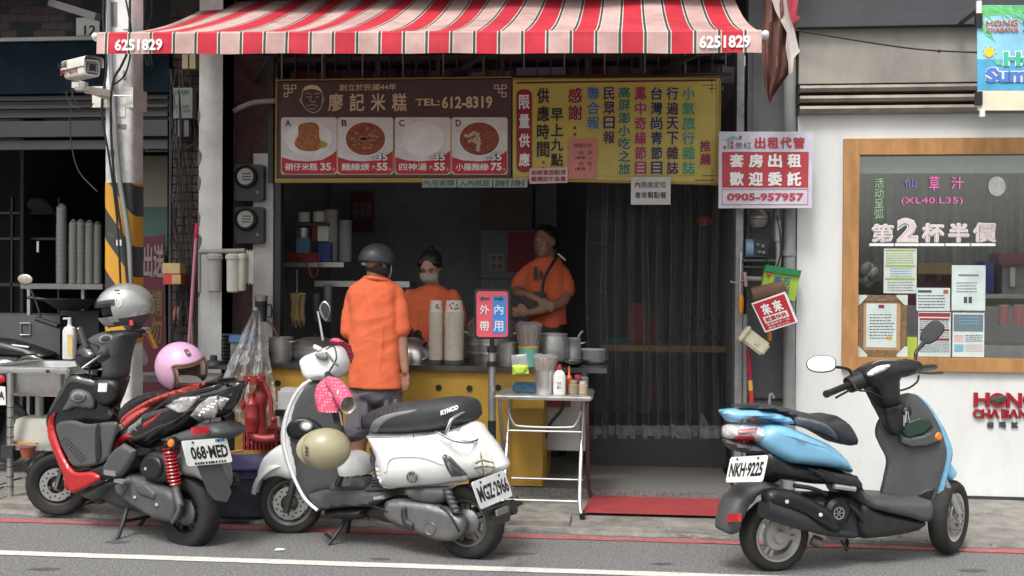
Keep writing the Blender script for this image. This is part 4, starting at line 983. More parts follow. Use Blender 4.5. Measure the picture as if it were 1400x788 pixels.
# leg shield: body, inner panel
tw_=lambda w,xt,l=.42,mn=.35:(lambda x,z:w*(mn+(1-mn)*min(1,max(0,(x-xt)/l))**.6))
ALS=A.panel('leg_shield',[(104,511),(140,517),(172,512),(168,535),(160,556),(164,566),(163,590),(156,615),(149,632),(128,641),(98,643),(86,625),(74,597),(68,575),(74,556),(88,532)],(115,580,.05),K['gloss'],.07,.04,.05)
A.side('inner_panel',[(100,575),(120,580),(150,577),(161,580),(155,606),(146,629),(127,637),(102,638),(91,622),(81,600),(78,580)],.168,.012,K['grey'],both=True)
A.side('panel_rib',[(131,585),(138,583),(137,628),(131,630)],.178,.008,K['black']);A.side('panel_slot',[(132,600),(137,600),(138,625),(133,627)],.184,.004,K['black'])
g=B()
for i in range(9):
 for j in range(3):
  px,py=84+i*3.3+j*3.2,603+i*3.5-j*2.2;q=A.at(px,py,.181);g.obox(q,d_*.004,n_*.003,u_*.004)
o=O('grille_hole',g,K['gloss'],A.t);o['kind']='stuff'
A.patch('upper_pod',[(93,548),(98,535),(110,532),(124,538),(131,550),(129,560),(118,560),(104,558),(96,562),(86,562)],[ALS],.03,K['grey'],r=6)
cir=lambda x,y,rx,ry:[(x+rx*math.cos(i*.45),y+ry*math.sin(i*.45))for i in range(14)]
PD=[o for o in A.t.children if o.name.startswith('upper_pod')];RC=A.patch('round_cap',cir(107,543,10,7.5),PD,.012,K['lgrey'],r=2,dep=.02);A.patch('cap_centre',cir(107,543,6.5,4.6),[RC],.005,K['grey'],r=2)
A.side('red_edge_trim',[(75,565),(68,573),(66,590),(72,612),(84,641),(97,671),(105,673),(137,656),(126,645),(103,645),(88,625),(77,597),(73,580)],.182,.016,K['red'],both=True)
g=B();q=[A.at(a,b,.192)for a,b in((135,524),(147,524),(146,536),(134,536))];g.prism(q,n_*.002);O('warning_label',g,K['paper'],A.t)
A.panel('key_console',[(134,519),(160,519),(167,530),(164,548),(152,556),(138,552),(131,538)],(150,536,.05),K['black'],.05,.02,.03)
# floor and belly
A.body('footboard',[(126,641),(148,632),(166,628),(176,640),(168,652),(150,656),(137,656),(122,652)],.15,.17,K['black'],r=.02,edge=.15)
A.body('belly_cover',[(104,673),(137,658),(165,652),(160,664),(140,672),(130,684),(118,686),(108,681)],.14,.15,K['grey'],r=.05,edge=.08)
# head cover
A.body('handlebar_cover',[(117,464),(131,455),(157,452),(169,456),(162,471),(156,494),(152,519),(136,520),(137,504),(127,486)],.07,.085,K['grey'],r=.06,edge=.03)
A.body('headlight_cowl',[(104,476),(112,468),(120,471),(130,484),(128,500),(118,508),(106,506),(101,494)],.08,.11,K['gloss'],r=.07,edge=.02)
AHC=[o for o in A.t.children if o.name.startswith('handlebar_cover')];BZ=A.patch('speedometer_bezel',[(134,464),(140,458),(150,457),(154,461),(150,468),(139,470)],AHC,.007,K['lgrey'],r=1.5);A.patch('speedometer',[(138,464),(142,460),(149,460),(151,463),(147,467),(140,467)],[BZ],.003,K['gloss'],r=1.5)
A.tube('grip',[(146,487,.22),(137,492,.36)],.019,K['black'],sm=False);A.tube('switch_block',[(142,480,.16),(140,487,.24)],.028,K['grey'],sm=False)
A.tube('brake_lever',[(138,486,.24),(126,494,.3),(112,504,.36)],.0065,K['steel'])
A.tube('grip',[(170,458,-.15),(196,453,-.36)],.019,K['black'],sm=False);A.tube('bar_end',[(196,453,-.36),(202,452,-.4)],.024,K['steel'],sm=False)
A.tube('brake_lever',[(170,472,-.1),(172,468,-.2),(166,478,-.3)],.006,K['chrome'])
A.tube('mirror_stem',[(136,484,.16),(134,474,.17),(122,468,.2),(114,458,.22)],.006,K['gloss'])
A.side('mirror',[(106,449),(111,447),(119,468),(122,478),(116,474),(108,462)],.22,.02,K['gloss'])
# rear body
ARB=A.body('rear_body',[(152,622),(157,600),(162,580),(178,562),(215,548),(262,530),(300,523),(310,527),(306,542),(297,562),(280,574),(258,572),(240,586),(215,602),(187,617),(170,610)],.12,tw_(.15,-.36),K['gloss'],r=.09,edge=.02,label='glossy black rear body with red stripes')
A.side('side_cover',[(150,624),(158,614),(170,606),(187,616),(184,627),(176,640),(167,652),(150,652),(141,650),(144,636)],.17,.025,K['grey'],r=.03,sm=False)
A.patch('red_stripe',[(151,620),(157,604),(170,593),(182,596),(170,605),(158,614)],[ARB],.007,K['red'],r=2.5,sm=False);A.patch('red_stripe',[(195,580),(212,570),(222,563),(211,575),(196,586)],[ARB],.007,K['red'],r=2.5,sm=False)
A.patch('emblem',[(172,596),(176,584),(188,576),(194,571),(193,580),(186,586),(188,590),(182,588),(178,594)],[ARB],.009,K['lgrey'],r=2.5,sm=False)
A.patch('grey_flash',[(157,598),(158,582),(166,580),(172,584),(163,590)],[ARB],.01,K['lgrey'],r=2.5,sm=False)
AST=A.body('seat',[(162,575),(163,562),(172,549),(190,539),(212,534),(240,530),(268,525),(290,519),(284,529),(240,541),(206,553),(184,571),(172,582),(163,583)],.1,.135,K['black'],r=.05,edge=.06,label='black seat with a red band')
A.patch('red_band',[(164,581),(168,570),(190,554),(215,542),(255,530),(281,524),(262,536),(230,545),(203,559),(182,576),(172,584)],[AST,ARB],.022,mat('red_vinyl',(.42,.06,.05),.5,dirt=.3),r=3)
A.tube('grab_rail',[(212,560,.13),(232,546,.16),(262,537,.16),(290,530,.15),(308,524,.06),(310,524,-.1)],.01,K['gloss'])
lens=mat('clear_lens',(.5,.5,.5),.12,coat=1,var=.5,scale=45);
A.patch('tail_light',[(260,568),(272,553),(286,543),(298,541),(300,558),(294,573),(271,576)],[ARB],.02,lens,r=2.5,sm=False)
g=B()
for i in range(4):
 for j in range(3):q=A.at(273+i*6+j*2.5,565-i*3.6+j*-4+3,.152);g.ball(q,.008,u=8,vv=5)
o=O('light_bulb',g,K['wink'],A.t);o['kind']='stuff'
A.patch('indicator',[(226,556),(238,548),(251,543),(274,542),(256,563),(245,565)],[ARB],.016,lens,r=2.5,sm=False)
A.side('indicator',[(300,542),(314,545),(308,552),(302,561)],.08,.025,lens,r=.02,sm=False)
A.body('licence_bracket',[(208,603),(230,594),(252,587),(275,580),(294,580),(303,596),(285,606),(252,612),(230,609)],.1,.12,K['grey'],r=.05,edge=.04)
q,N=A.rear([(261,585),(282,583),(282,593),(262,595)],-.3,.2);g=B();g.prism(q,N*.02);O('reflector',g,mat('reflector_red',(.5,.01,.01),.2,coat=1,var=.3,scale=90),A.t)
pl,pt,N=plate(A,[(248,603),(310,598.5),(318,632),(257,638)],-.33,'068·MED',(.13,.22,.95,.76),.2)
g=B();g.prism([pt(.72,.86,.001),pt(.93,.86,.001),pt(.93,.97,.001),pt(.72,.97,.001)],N*.001);O('sticker',g,paint('sticker_blue','5f9fc8'),pl)
g=B();x=.16
while x<.86:g.prism([pt(x,.03,.001),pt(x+.04,.03,.001),pt(x+.04,.12,.001),pt(x,.12,.001)],N*.001);x+=rnd.uniform(.045,.07)
o=O('worn_print',g,K['ink'],pl);o['kind']='stuff'
g=B();q=A.at(235,606,.15);g.lathe([(.001,.016),(.02,.014),(.026,.0)],q,n_,20);O('amber_reflector',g,mat('amber',(.7,.2,.02),.25,coat=1),A.t);g=B();g.lathe([(.033,-.02),(.033,.004),(.026,.006),(.02,0)],q,n_,20);O('reflector_ring',g,K['black'],A.t)
# suspension
s0,s1=A.at(231,614,.14),A.at(239,662,.14);g=B();L_=[]
for i in range(120):t=i/119;a=t*6.283*10;c_=s0.lerp(s1,t);L_.append(c_+n_*math.cos(a)*.031+d_*math.sin(a)*.031)
g.tube(L_,.0068,6);sh_=O('shock_spring',g,K['red'],A.t);g=B();g.cyl(s0,s1,.019,n=12);O('damper',g,K['black'],sh_)
A.tube('shock_mount',[(240,660,.14),(242,675,.14),(247,692,.14)],.022,K['alu']);A.tube('drum_lever',[(246,688,.15),(243,702,.15),(236,714,.14)],.012,K['alu'])
# engine
A.body('air_cleaner',[(190,640),(194,625),(206,618),(222,622),(230,636),(228,655),(214,661),(198,655)],.15,.04,K['black'],r=.03,edge=.02,c=.11)
A.side('air_cleaner_lid',[(192,640),(196,628),(206,623),(217,627),(222,640),(217,653),(205,655),(196,650)],.155,.012,K['black'],r=.012)
A.body('engine_cover',[(155,664),(163,656),(175,649),(199,659),(214,665),(232,673),(238,690),(237,708),(232,715),(208,710),(190,700),(175,690),(159,677)],.15,.05,K['grey'],r=.03,edge=.02,c=.11)
A.side('cover_fin',[(158,663),(176,652),(180,660),(168,680),(160,675)],.16,.012,K['grey'],sm=False);A.side('cover_fin',[(182,660),(200,662),(214,675),(212,684),(190,676)],.16,.012,K['grey'],sm=False)
for a,b in((184,680),(214,690),(199,641)):g=B();g.cyl(A.at(a,b,.155),A.at(a,b,.17),.009,n=10);O('bolt',g,K['steel'],A.t)
A.body('crankcase',[(160,656),(200,640),(235,650),(252,690),(240,705),(200,700),(165,690),(150,672)],0,.1,K['dark'],r=.05,edge=.02)
A.body('cylinder_block',[(140,668),(165,660),(175,690),(160,696),(145,688)],.05,.06,K['alu'],r=.02,edge=.02,sm=False)
# rear fenders and mudflap
A.body('inner_fender',[(240,625),(262,612),(285,622),(294,640),(296,668),(284,664),(270,655),(250,650),(243,640)],.06,.08,K['lgrey'],r=.04,edge=.05,label='grey inner rear fender')
q,N=A.rear([(269,637),(302,635),(310,655),(315,674),(309,687),(293,684),(284,674)],-.3,.25);g=B();g.prism(q,N*.008);O('mudflap',g,K['grey'],A.t)
e0,e1=A.at(322,656,-.17),A.at(262,672,-.19);g=B();g.tube([e1,e1.lerp(e0,.3),e1.lerp(e0,.9),e0],[.035,.052,.055,.04],6);O('exhaust',g,K['black'],A.t);g=B();g.cyl(e0,e0+(e0-e1).normalized()*.012,.016,n=10);O('exhaust_tip',g,K['dark'],A.t)
A.tube('centre_stand',[(175,693,.08),(168,716,.13),(160,739,.17)],.012,K['dark']);A.tube('stand_foot',[(156,737,.2),(162,741,.14)],.012,K['dark'],sm=False);A.tube('stand_bar',[(170,713,.1),(205,706,-.1)],.01,K['dark'],sm=False);A.tube('centre_stand',[(205,700,-.1),(188,722,-.13)],.012,K['dark'],sm=False)
g=B();q=A.at(166,658,.2);g.obox(q,d_*.04,n_*.02,u_*.008);g.obox(A.at(156,646,.17),d_*.05,n_*.03,u_*.014);O('footpeg',g,K['lgrey'],A.t)
# ---------------- B: white scooter
S=Scoot('white retro scooter with black seat, chrome grab rail and plate MGZ-2966',(641,761),(399,727.5))
n_,d_,u_=S.n,S.d,S.u
cF=S.at(398,686,0.);toC=V((-cF.x,-cF.y,0)).normalized();axF=(toC*.9+n_*.35);axF.z=0;axF.normalize()
alr=mat('grey_rim',(.14,.14,.135),.45,.7,dirt=.4)
S.wheel(cF,axF,46*MPP(cF.y),.1,alr,5,True,.68)
cR=S.at(642,713,0.);S.wheel(cR,n_,.203,.125,alr,5,False,.62,True)
S.tube('fork_leg',[(402,650,.06),(400,665,.08),(391,701,.1)],.021,K['dark']);S.tube('fork_leg',[(412,650,-.05),(404,690,-.1)],.02,K['dark'])
g=B();e_=axF.cross(UP).normalized();e_=e_ if e_.x<0 else-e_;gr=[]
for i in range(15):
 t=rad(10+i*11.5);r=.236+.02*math.sin(t);k=.085*(1-.35*(i/14-.5)**2);c_=cF+UP*.01
 if i<3:k*=(.45+i*.25)
 gr.append([c_+(e_*math.cos(t)+UP*math.sin(t))*(r-.035*abs(q)**2.5)+axF*k*q for q in(-1,-.85,-.6,-.3,0,.3,.6,.85,1)])
g.sheet(gr)
O('fender_skirt',g,K['gwhite'],S.t)
S.body('front_fender',[(348,653),(354,630),(369,615),(386,607),(400,612),(404,654),(376,655),(356,658)],.08,.095,K['gwhite'],r=.08,edge=.05)
BLS=S.panel('leg_shield',[(421,523),(440,519),(458,527),(466,545),(468,580),(474,615),(478,650),(462,668),(430,676),(434,698),(417,682),(402,653),(391,619),(388,592),(395,562),(407,537)],(432,610,.0),K['grey'],.05,.03,.05,label='grey inner leg shield')
S.panel('front_shield',[(419,521),(405,536),(393,561),(386,592),(389,619),(400,653),(408,660),(412,640),(404,600),(408,560),(422,530)],(405,610,.06),K['gwhite'],.07,.04,.04,.03,label='white outer leg shield')
for sg in(1,):S.tube('white_edge',[(424,520,.2),(407,536,.2),(395,561,.2),(388.5,592,.2),(391,619,.2),(402,653,.2),(417,682,.2),(434,698,.2)],.0095,K['gwhite'])
GB_=S.patch('glove_box',[(393,582),(404,572),(424,572),(440,583),(443,592),(425,598),(402,600),(393,594)],[BLS],.035,K['black'],r=7)
RC=S.patch('round_cap',cir(419,583,9.5,7.5),[GB_],.012,K['lgrey'],r=2,dep=.02);S.patch('cap_centre',cir(419,583,6.5,5),[RC],.005,K['wink'],r=2)
S.body('tunnel',[(455,660),(478,652),(497,654),(503,664),(500,673),(455,674)],.05,.08,K['grey'],r=.04,edge=.05)
S.body('footboard',[(424,675),(450,674),(494,672),(521,673),(525,683),(509,692),(470,693.5),(436,698),(430,690)],.14,.18,K['grey'],r=.02,edge=.15,sm=False)
S.body('belly_cover',[(436,698),(470,694),(499,694),(498,700),(492,711),(461,712),(446,706)],.12,.15,K['black'],r=.04,edge=.08)
S.body('seat_post',[(499,614),(508,622),(514,632),(517,652),(523,673),(497,673),(507,655),(507,640),(503,628)],.14,.16,K['grey'],r=.03,edge=.1)
for k in range(3):S.tube('panel_rib',[(507,657+k*4,.16),(518,656+k*4,.165)],.004,K['black'],sm=False)
gl=lambda x,z:.17
x_tail=S.L(672,631,.0)[0]
SRB=S.body('rear_body',[(491,593),(520,593),(560,592),(600,589),(632,580),(646,595),(660,612),(673,632),(677,645),(660,655),(645,658),(616,664),(566,670),(523,669),(513,647),(506,627),(499,608)],.13,tw_(.185,-.34,.5,.45),K['gwhite'],r=.14,edge=.03,label='glossy white rear body')
SSP=S.patch('side_panel',[(513,640),(518,618),(534,606),(560,603),(580,604),(601,614),(617,634),(638,651),(636,658),(600,662),(560,665),(524,667)],[SRB],.014,K['gwhite'],r=5)
S.patch('side_crease',[(524,645),(528,630),(540,622),(575,622),(602,632),(604,636),(575,627),(542,627),(532,633),(529,646)],[SSP,SRB],.007,K['gwhite'],r=2)
g=B();q=S.at(563,653,.198);g.lathe([(.001,.002),(.024,.002),(.024,.007),(.031,.007),(.033,-.002)],q,n_,24);em=O('round_emblem',g,K['alu'],S.t)
for(a0,b0,a1,b1)in((558,648,561,658),(561,658,563,650),(563,650,565,658),(565,658,568,648)):g=B();g.beam(S.at(a0,b0,.204),S.at(a1,b1,.204),.005,.003,n_);O('emblem_stroke',g,K['steel'],em)
sv=mat('charcoal_vinyl',(.035,.037,.042),.55,bump=.15,bscale=200,dirt=.2,dcol=(.1,.1,.1))
def seatw(x,z):return .15
seat=S.body('seat',[(490,581),(491,572),(497,565),(521,556),(545,552),(566,550),(590,547),(608,546),(626,549),(633,562),(633,577),(618,583),(600,588),(570,592),(543,594),(502,593),(492,590)],.12,.155,sv,r=.07,edge=.06)
S.patch('seat_band',[(506,591),(507,582),(515,573),(532,566),(569,560),(560,565),(540,570),(526,577),(518,585),(515,592)],[seat],.005,K['lgrey'],r=2,parent=seat)
for k in range(9):x_=494+k*6;S.patch('seat_ridge',[(x_+1,568-k*1.5),(x_+2.2,567.5-k*1.5),(x_-1+1.5,578-k*1.6),(x_-2.5+1,577-k*1.6)],[seat],.003,K['black'],r=1,parent=seat,sm=False)
o_=S.at(603,568.5,.176);R_=S.at(627,560,.15)-o_;U_=S.at(602.5,562,.168)-o_;T3('KYMCO',o_,R_,U_,K['wink'],seat,.05,ext=.003 if R_.cross(U_).dot(n_)>0 else-.003)
S.tube('grab_rail',[(597,591,.17),(608,594,.2),(613,583,.2),(618,573,.18),(632,564,.1),(645,561,0),(642,572,-.06),(638,582,-.1)],.0095,K['chrome'])
S.tube('grab_rail',[(600,592,.19),(618,601,.21),(638,605,.18),(651,603,.1),(654,595,0),(645,584,-.08),(636,578,-.1)],.0095,K['chrome'])
lensd=mat('smoked_lens',(.045,.045,.05),.12,coat=1,var=.4,scale=60)
S.patch('side_light',[(604,624),(608,621),(617,625),(628,637),(639,649),(630,651),(617,652),(610,640)],[SRB,SSP],.016,lensd,r=3,sm=False)
S.patch('side_light_chrome',[(607,623),(609,623),(616,636),(622,648),(620,649),(613,640)],[SRB,SSP],.02,K['lgrey'],r=1,sm=False)
tl=S.patch('tail_light',[(646,627),(650,619),(658,617),(667,621),(674,630),(677,640),(673,646),(662,649),(652,645),(647,636)],[SRB],.022,mat('amber_clear_lens',(.6,.58,.48),.12,coat=1,var=.35,scale=30),r=5)
for pts in([(650,632),(660,628),(674,632),(674,634),(660,631),(651,635)],[(649,639),(660,636),(675,638),(675,640),(660,639),(650,642)],[(656,620),(658,620),(662,646),(660,647)]):S.patch('lens_rib',pts,[tl],.005,K['lgrey'],r=1,parent=tl)
pl,pt,N=plate(S,[(645,660),(689.5,643),(701.5,678),(657,697)],-.34,'MGZ·2966',(.06,.2,.96,.78),.15)
q,N=S.rear([(667,699),(697,684),(699,702),(697,712),(683,718),(672,712)],-.27,.15);g=B();g.prism(q,N*-.012);O('mudflap',g,K['black'],S.t);q,N=S.rear([(677,698),(692,692),(693,700),(678,706)],-.285,.15);g=B();g.prism(q,N*.012);O('reflector',g,K['lgrey'],S.t)
S.body('tail_bracket',[(640,658),(662,650),(676,650),(680,670),(668,690),(655,680),(645,670)],.05,.1,K['black'],r=.04,edge=.04)
q0,q1=S.at(703,693,-.18),S.at(640,706,-.18);g=B();g.tube([q1,q1.lerp(q0,.3),q0],[.04,.05,.042],12);O('exhaust',g,K['black'],S.t)
S.body('transmission_cover',[(523,692),(527,686),(540,684),(556,685.5),(580,688),(601,693),(620,701),(631,712),(632,727),(620,740),(600,741),(580,735),(559,727),(536,717),(524,708)],.15,.05,K['alu'],r=.035,edge=.02,c=.11)
S.side('kick_lever',[(549,696),(555,693),(557,710),(565,716),(564,726),(555,722),(549,710)],.165,.012,K['dark'],r=.008)
g=B();q=S.at(588,723,.163);g.lathe([(.001,.0),(.03,.0),(.033,.004),(.037,-.004)],q,n_,20);O('cover_logo',g,K['alu'],S.t)
S.body('air_cleaner',[(551,672),(560,669),(606,668),(610,680),(603,688),(585,690),(560,684)],.14,.05,K['grey'],r=.03,edge=.02,c=.1)
S.body('crankcase',[(505,700),(530,680),(600,680),(640,700),(645,720),(600,730),(540,715)],.0,.1,K['dark'],r=.05,edge=.02)
S.tube('shock_absorber',[(611,668,.14),(616,682,.14),(624,700,.14)],.022,K['alu'],sm=False);g=B();
for k in range(6):c_=S.at(611,668,.14).lerp(S.at(624,700,.14),k/5);g.ball(c_,n_*.03,d_*.03,u_*.006,12,6)
O('spring',g,K['dark'],S.t)
S.tube('footpeg',[(512,682,.19),(524,680,.19)],.012,K['steel'],sm=False)
S.tube('centre_stand',[(472,712,.06),(460,730,.12),(449,744,.16)],.013,K['dark']);S.tube('stand_foot',[(444,729,.18),(455,738,.14)],.009,K['dark'],sm=False);S.tube('centre_stand',[(478,712,-.1),(474,736,-.16)],.013,K['dark'],sm=False)
# handlebar
S.body('headset',[(408,496),(412,488),(424,483),(438,477),(446,474),(455,480),(460,496),(458,511),(450,518),(441,520),(428,521),(418,521),(411,510)],.07,.09,K['gwhite'],r=.04,edge=.05,label='glossy white headset with chrome trim')
g=B();nn=(d_+n_*.2);q=S.at(425,499,0);g.lathe([(.001,.02),(.04,.018),(.055,.01),(.062,-.005),(.06,-.03)],q,nn,28);O('headlight',g,mat('headlight_lens',(.5,.52,.5),.1,coat=1),S.t);g=B();g.lathe([(.062,.004),(.07,-.004),(.07,-.03),(.06,-.025)],q,nn,28,True);O('headlight_ring',g,K['gwhite'],S.t)
S.side('speedometer',[(431,484),(445,482),(449,488),(445,493),(438,492),(433,489)],.105,.014,K['lgrey'],r=.012)
S.tube('brake_cable',[(446,478,.1),(456,474,.15),(460,490,.2),(452,505,.16),(446,516,.12)],.005,K['grey']);
S.tube('grip',[(448,512,.14),(462,525,.3)],.019,K['black'],sm=False);S.tube('brake_lever',[(446,482,.14),(455,494,.22),(462,500,.28)],.007,K['brushed'])
S.tube('mirror_stem',[(441.5,466,.1),(438,445,.1),(434.5,426,.1)],.008,K['chrome'],sm=False);S.side('mirror',[(436.4,421.3),(443.6,411),(451.7,422),(446.6,438.6),(440,434)],.1,.012,K['steel'],r=.02,sm=True)
S.side('mirror_glass',[(438.5,421.5),(443.8,413.5),(450,422.5),(445.8,436)],.112,.003,K['dark'],r=.01,sm=True)
S.tube('mirror_base',[(430,474,.08),(438,478,.08)],.014,K['gwhite'],sm=False)
# hand muffs: pink patterned cloth
def dots(name,c1,c2):
 m=bpy.data.materials.new(name);m.use_nodes=True;n=m.node_tree;L=n.links;b=n.nodes['Principled BSDF'];b.inputs['Roughness'].default_value=.9
 tc=n.nodes.new('ShaderNodeTexCoord');vo=n.nodes.new('ShaderNodeTexVoronoi');vo.inputs['Scale'].default_value=60;vo.inputs['Randomness'].default_value=.15;L.new(tc.outputs['Object'],vo.inputs[0])
 v2=n.nodes.new('ShaderNodeTexVoronoi');v2.inputs['Scale'].default_value=9;L.new(tc.outputs['Object'],v2.inputs[0])
 r1=n.nodes.new('ShaderNodeValToRGB');r1.color_ramp.elements[0].position=.25;r1.color_ramp.elements[1].position=.32;r1.color_ramp.elements[0].color=(*c2,1);r1.color_ramp.elements[1].color=(*c1,1);L.new(vo.outputs[0],r1.inputs[0])
 r2=n.nodes.new('ShaderNodeValToRGB');r2.color_ramp.elements[0].position=.22;r2.color_ramp.elements[1].position=.27;L.new(v2.outputs[0],r2.inputs[0])
 mx=n.nodes.new('ShaderNodeMixRGB');L.new(r2.outputs[0],mx.inputs[0]);mx.inputs[1].default_value=(.7,.55,.45,1);L.new(r1.outputs[0],mx.inputs[2]);L.new(mx.outputs[0],b.inputs['Base Color']);return m
pinkc=dots('pink_flower_cloth',(.62,.08,.16),(.75,.4,.44))
t=thing('hand_muff','pink flowered cloth hand muff over the near grip of the white scooter','hand muff',S.at(450,566,.25),'pink hand muffs on the white scooter')
S2=S.t;S.t=t
g=B();rs=[(447,519,7,.2),(445,527,13,.22),(446,540,18,.24),(447,553,18,.25),(449,563,17,.26)]
gr=[]
for a,b,r,l in rs:
 c_=S.at(a,b,l);rr=r*MPP(c_.y);gr.append([c_+(d_*math.cos(i*.3927)*rr+n_*math.sin(i*.3927)*rr*.55)*(1+.06*math.sin(i*2.4+b))for i in range(16)])
g.loft(gr);
gr=[]
for a,b,r,l in((449,521,7,.24),(459,528,12,.28),(468,540,14,.32),(473,549,14,.36),(476,554,13,.38)):
 c_=S.at(a,b,l);rr=r*MPP(c_.y);ax=(S.at(478,556,.42)-S.at(462,535,.28)).normalized();e1=ax.cross(UP).normalized();e2=ax.cross(e1);gr.append([c_+(e1*math.cos(i*.3927)*rr*.85+e2*math.sin(i*.3927)*rr)*(1+.05*math.sin(i*2.1+a))for i in range(16)])
g.loft(gr,True,False);O('cloth',g,pinkc,t,ang=80)
g=B();c_=S.at(476,554,.38);gr2=[[c_+(p-c_)*k-ax*dz for p in gr[-1]]for k,dz in((1.0,-.002),(.93,.0),(.85,.04),(.6,.08))];g.loft(gr2,True,False);g.face([g.v(p)for p in gr2[-1]]);O('lining',g,mat('silver_lining',(.45,.43,.38),.4,.3,bump=.4,bscale=30),t,ang=80)
t=thing('hand_muff','pink flowered hand muff on the far grip of the white scooter, beside the man','hand muff',S.at(463,485,-.2),'pink hand muffs on the white scooter')
S.t=t;g=B();gr=[]
for a,b,r,l in((455,468,5,-.12),(462,467,10,-.16),(469,473,13,-.2),(472,483,13,-.24),(471,493,11,-.26),(470,499,5,-.27)):
 c_=S.at(a,b,l);rr=r*MPP(c_.y);gr.append([c_+(d_*math.cos(i*.3927)*rr+(n_*.6+u_*.5)*math.sin(i*.3927)*rr)*(1+.07*math.sin(i*2.4+b))for i in range(16)])
g.loft(gr);O('cloth',g,pinkc,t,ang=80);S.t=S2
# keys
S.tube('key_fob',[(458,565,.17),(461,578,.19)],.018,K['black'],sm=False);S.tube('key',[(464,563,.2),(468,582,.2)],.006,K['steel'],sm=False)
# ---------------- C: blue scooter
C=Scoot('light blue and grey scooter with plate NKH-9225 parked in front of the tea shop',(1056,778),(1298,757))
n_,d_,u_=C.n,C.d,C.u
cR=C.at(1058,731,0);C.wheel(cR,n_,.19,.12,mat('silver_rim',(.42,.41,.39),.4,.6,dirt=.35),3,False,.69,False)
g=B();g.lathe([(.001,.075),(.03,.07),(.04,.05),(.07,.045),(.078,.02)],cR,n_,28);O('hub_cover',g,MATS['silver_rim'],C.t)
cF=C.at(1297,706,0);hd=(Matrix.Rotation(rad(30),3,'Z')@d_);hd.z=0;hd.normalize();axc=V((hd.y,-hd.x,0));C.wheel(cF,axc,.205,.1,mat('white_rim',(.6,.6,.59),.4,.3),5,True,.64,face=1)
C.tube('fork_leg',[(1284,640,.03),(1292,660,.05),(1311,702,.08)],.02,K['lgrey']);C.tube('fork_leg',[(1280,640,-.1),(1304,700,-.12)],.02,K['lgrey'])
g=B();gr=[]
for i in range(12):
 t_=rad(112+i*6);k=.07;gr.append([cF+(hd*math.cos(t_)+UP*math.sin(t_))*(.232-.02*abs(q)**2)+axc*k*q for q in(-1,-.7,0,.7,1)])
g.bm.clear();g.cyl(C.at(1290,640,.02),C.at(1303,652,.04),.05,.03,14);blue=mat('metallic_blue',(.2,.45,.66),.3,.1,coat=.6,var=.05,dirt=.12,dcol=(.2,.3,.38));O('front_fender',g,blue,C.t)
CLS=C.panel('leg_shield',[(1232,541),(1248,539),(1264,552),(1280,577),(1289,602),(1292,620),(1286,648),(1273,686),(1256,684),(1208,681),(1209,655),(1213,630),(1204,610),(1198,595),(1200,580),(1208,565),(1203,558),(1218,553)],(1250,610,.0),K['grey'],.04,.03,.05,label='dark grey inner leg shield')
C.panel('front_shield',[(1250,539),(1266,551),(1284,577),(1296,602),(1300,620),(1294,645),(1286,680),(1274,712),(1271,700),(1280,660),(1289,620),(1284,595),(1268,563)],(1285,620,.0),blue,.05,.035,.03,.02,label='blue outer leg shield')
C.panel('edge_strip',[(1249,539),(1264,549),(1283,575),(1295,600),(1301,620),(1296,645),(1287,682),(1273,713),(1268,711),(1277,680),(1286,645),(1290,620),(1285,602),(1274,578),(1261,556),(1249,544)],(1285,620,.0),blue,.012,.006,.01,-.07,sm=False)
C.panel('knee_panel',[(1190,548),(1198,545),(1206,556),(1216,582),(1207,580),(1197,562)],(1203,562,.0),K['black'],.015,.008,.02,.0)
C.panel('steering_column',[(1206,553),(1231,549),(1236,560),(1234,580),(1226,594),(1214,592),(1206,575)],(1220,565,.0),K['black'],.06,.03,.03)
C.patch('glove_pocket',[(1231,590),(1240,577),(1256,571),(1270,572),(1275,583),(1262,594),(1240,600)],[CLS],.014,mat('bottle_green',(.02,.045,.03),.4),r=2.5,sm=False)
C.patch('pocket_lip',[(1228,594),(1242,599),(1262,595),(1278,585),(1286,592),(1284,604),(1268,610),(1245,612),(1230,606)],[CLS],.03,K['grey'],r=2.5,sm=False)
g=B();g.ball(C.at(1240,563,.165),n_*.02,d_*.03,u_*.03,14,8);kb=O('key_switch',g,K['black'],C.t)
for(a0,b0,a1,b1)in((1239,562,1238,578),(1241,563,1243,576),(1236,568,1236,583)):C.tube('key',[(a0,b0,.2),(a1,b1,.205)],.004,K['steel'],sm=False)
g=B();g.lathe([(.001,.01),(.017,.009),(.022,0)],C.at(1283,597,.19),n_,20);O('amber_reflector',g,MATS['amber'],C.t)
C.patch('foot_recess',[(1256,676),(1266,670),(1278,668),(1272,684),(1258,683)],[CLS],.006,K['black'],r=2.5,sm=False)
C.body('footboard',[(1172,651),(1180,670),(1192,680),(1208,683),(1258,686),(1274,686),(1271,713),(1240,707),(1206,699),(1186,692),(1174,676)],.15,.175,K['grey'],r=.03,edge=.15,label='scuffed grey footboard side')
C.body('belly_cover',[(1178,684),(1200,697),(1240,706),(1267,713),(1255,727),(1228,733),(1195,737),(1180,736),(1172,720)],.12,.15,K['black'],r=.04,edge=.1)
CRB=C.body('rear_body',[(1048,598),(1056,586),(1075,584),(1092,589),(1118,600),(1143,612),(1159,627),(1171,648),(1150,643),(1106,637),(1084,634),(1062,622),(1050,610)],.15,tw_(.18,-.25,.45,.6),blue,r=.05,edge=.11,label='metallic blue rear body')
C.patch('body_crease',[(1062,592),(1100,600),(1130,610),(1150,625),(1128,613),(1098,604)],[CRB],.006,blue,r=2.5,sm=False)
o_=C.at(1113,605.5,.172);R_=C.at(1089,600.5,.172)-o_;T3('Nice',C.at(1089,604.5,.172),C.at(1101,606.5,.172)-C.at(1089,604.5,.172),C.at(1089,600,.172)-C.at(1089,604.5,.172),K['lgrey'],C.t,.03)
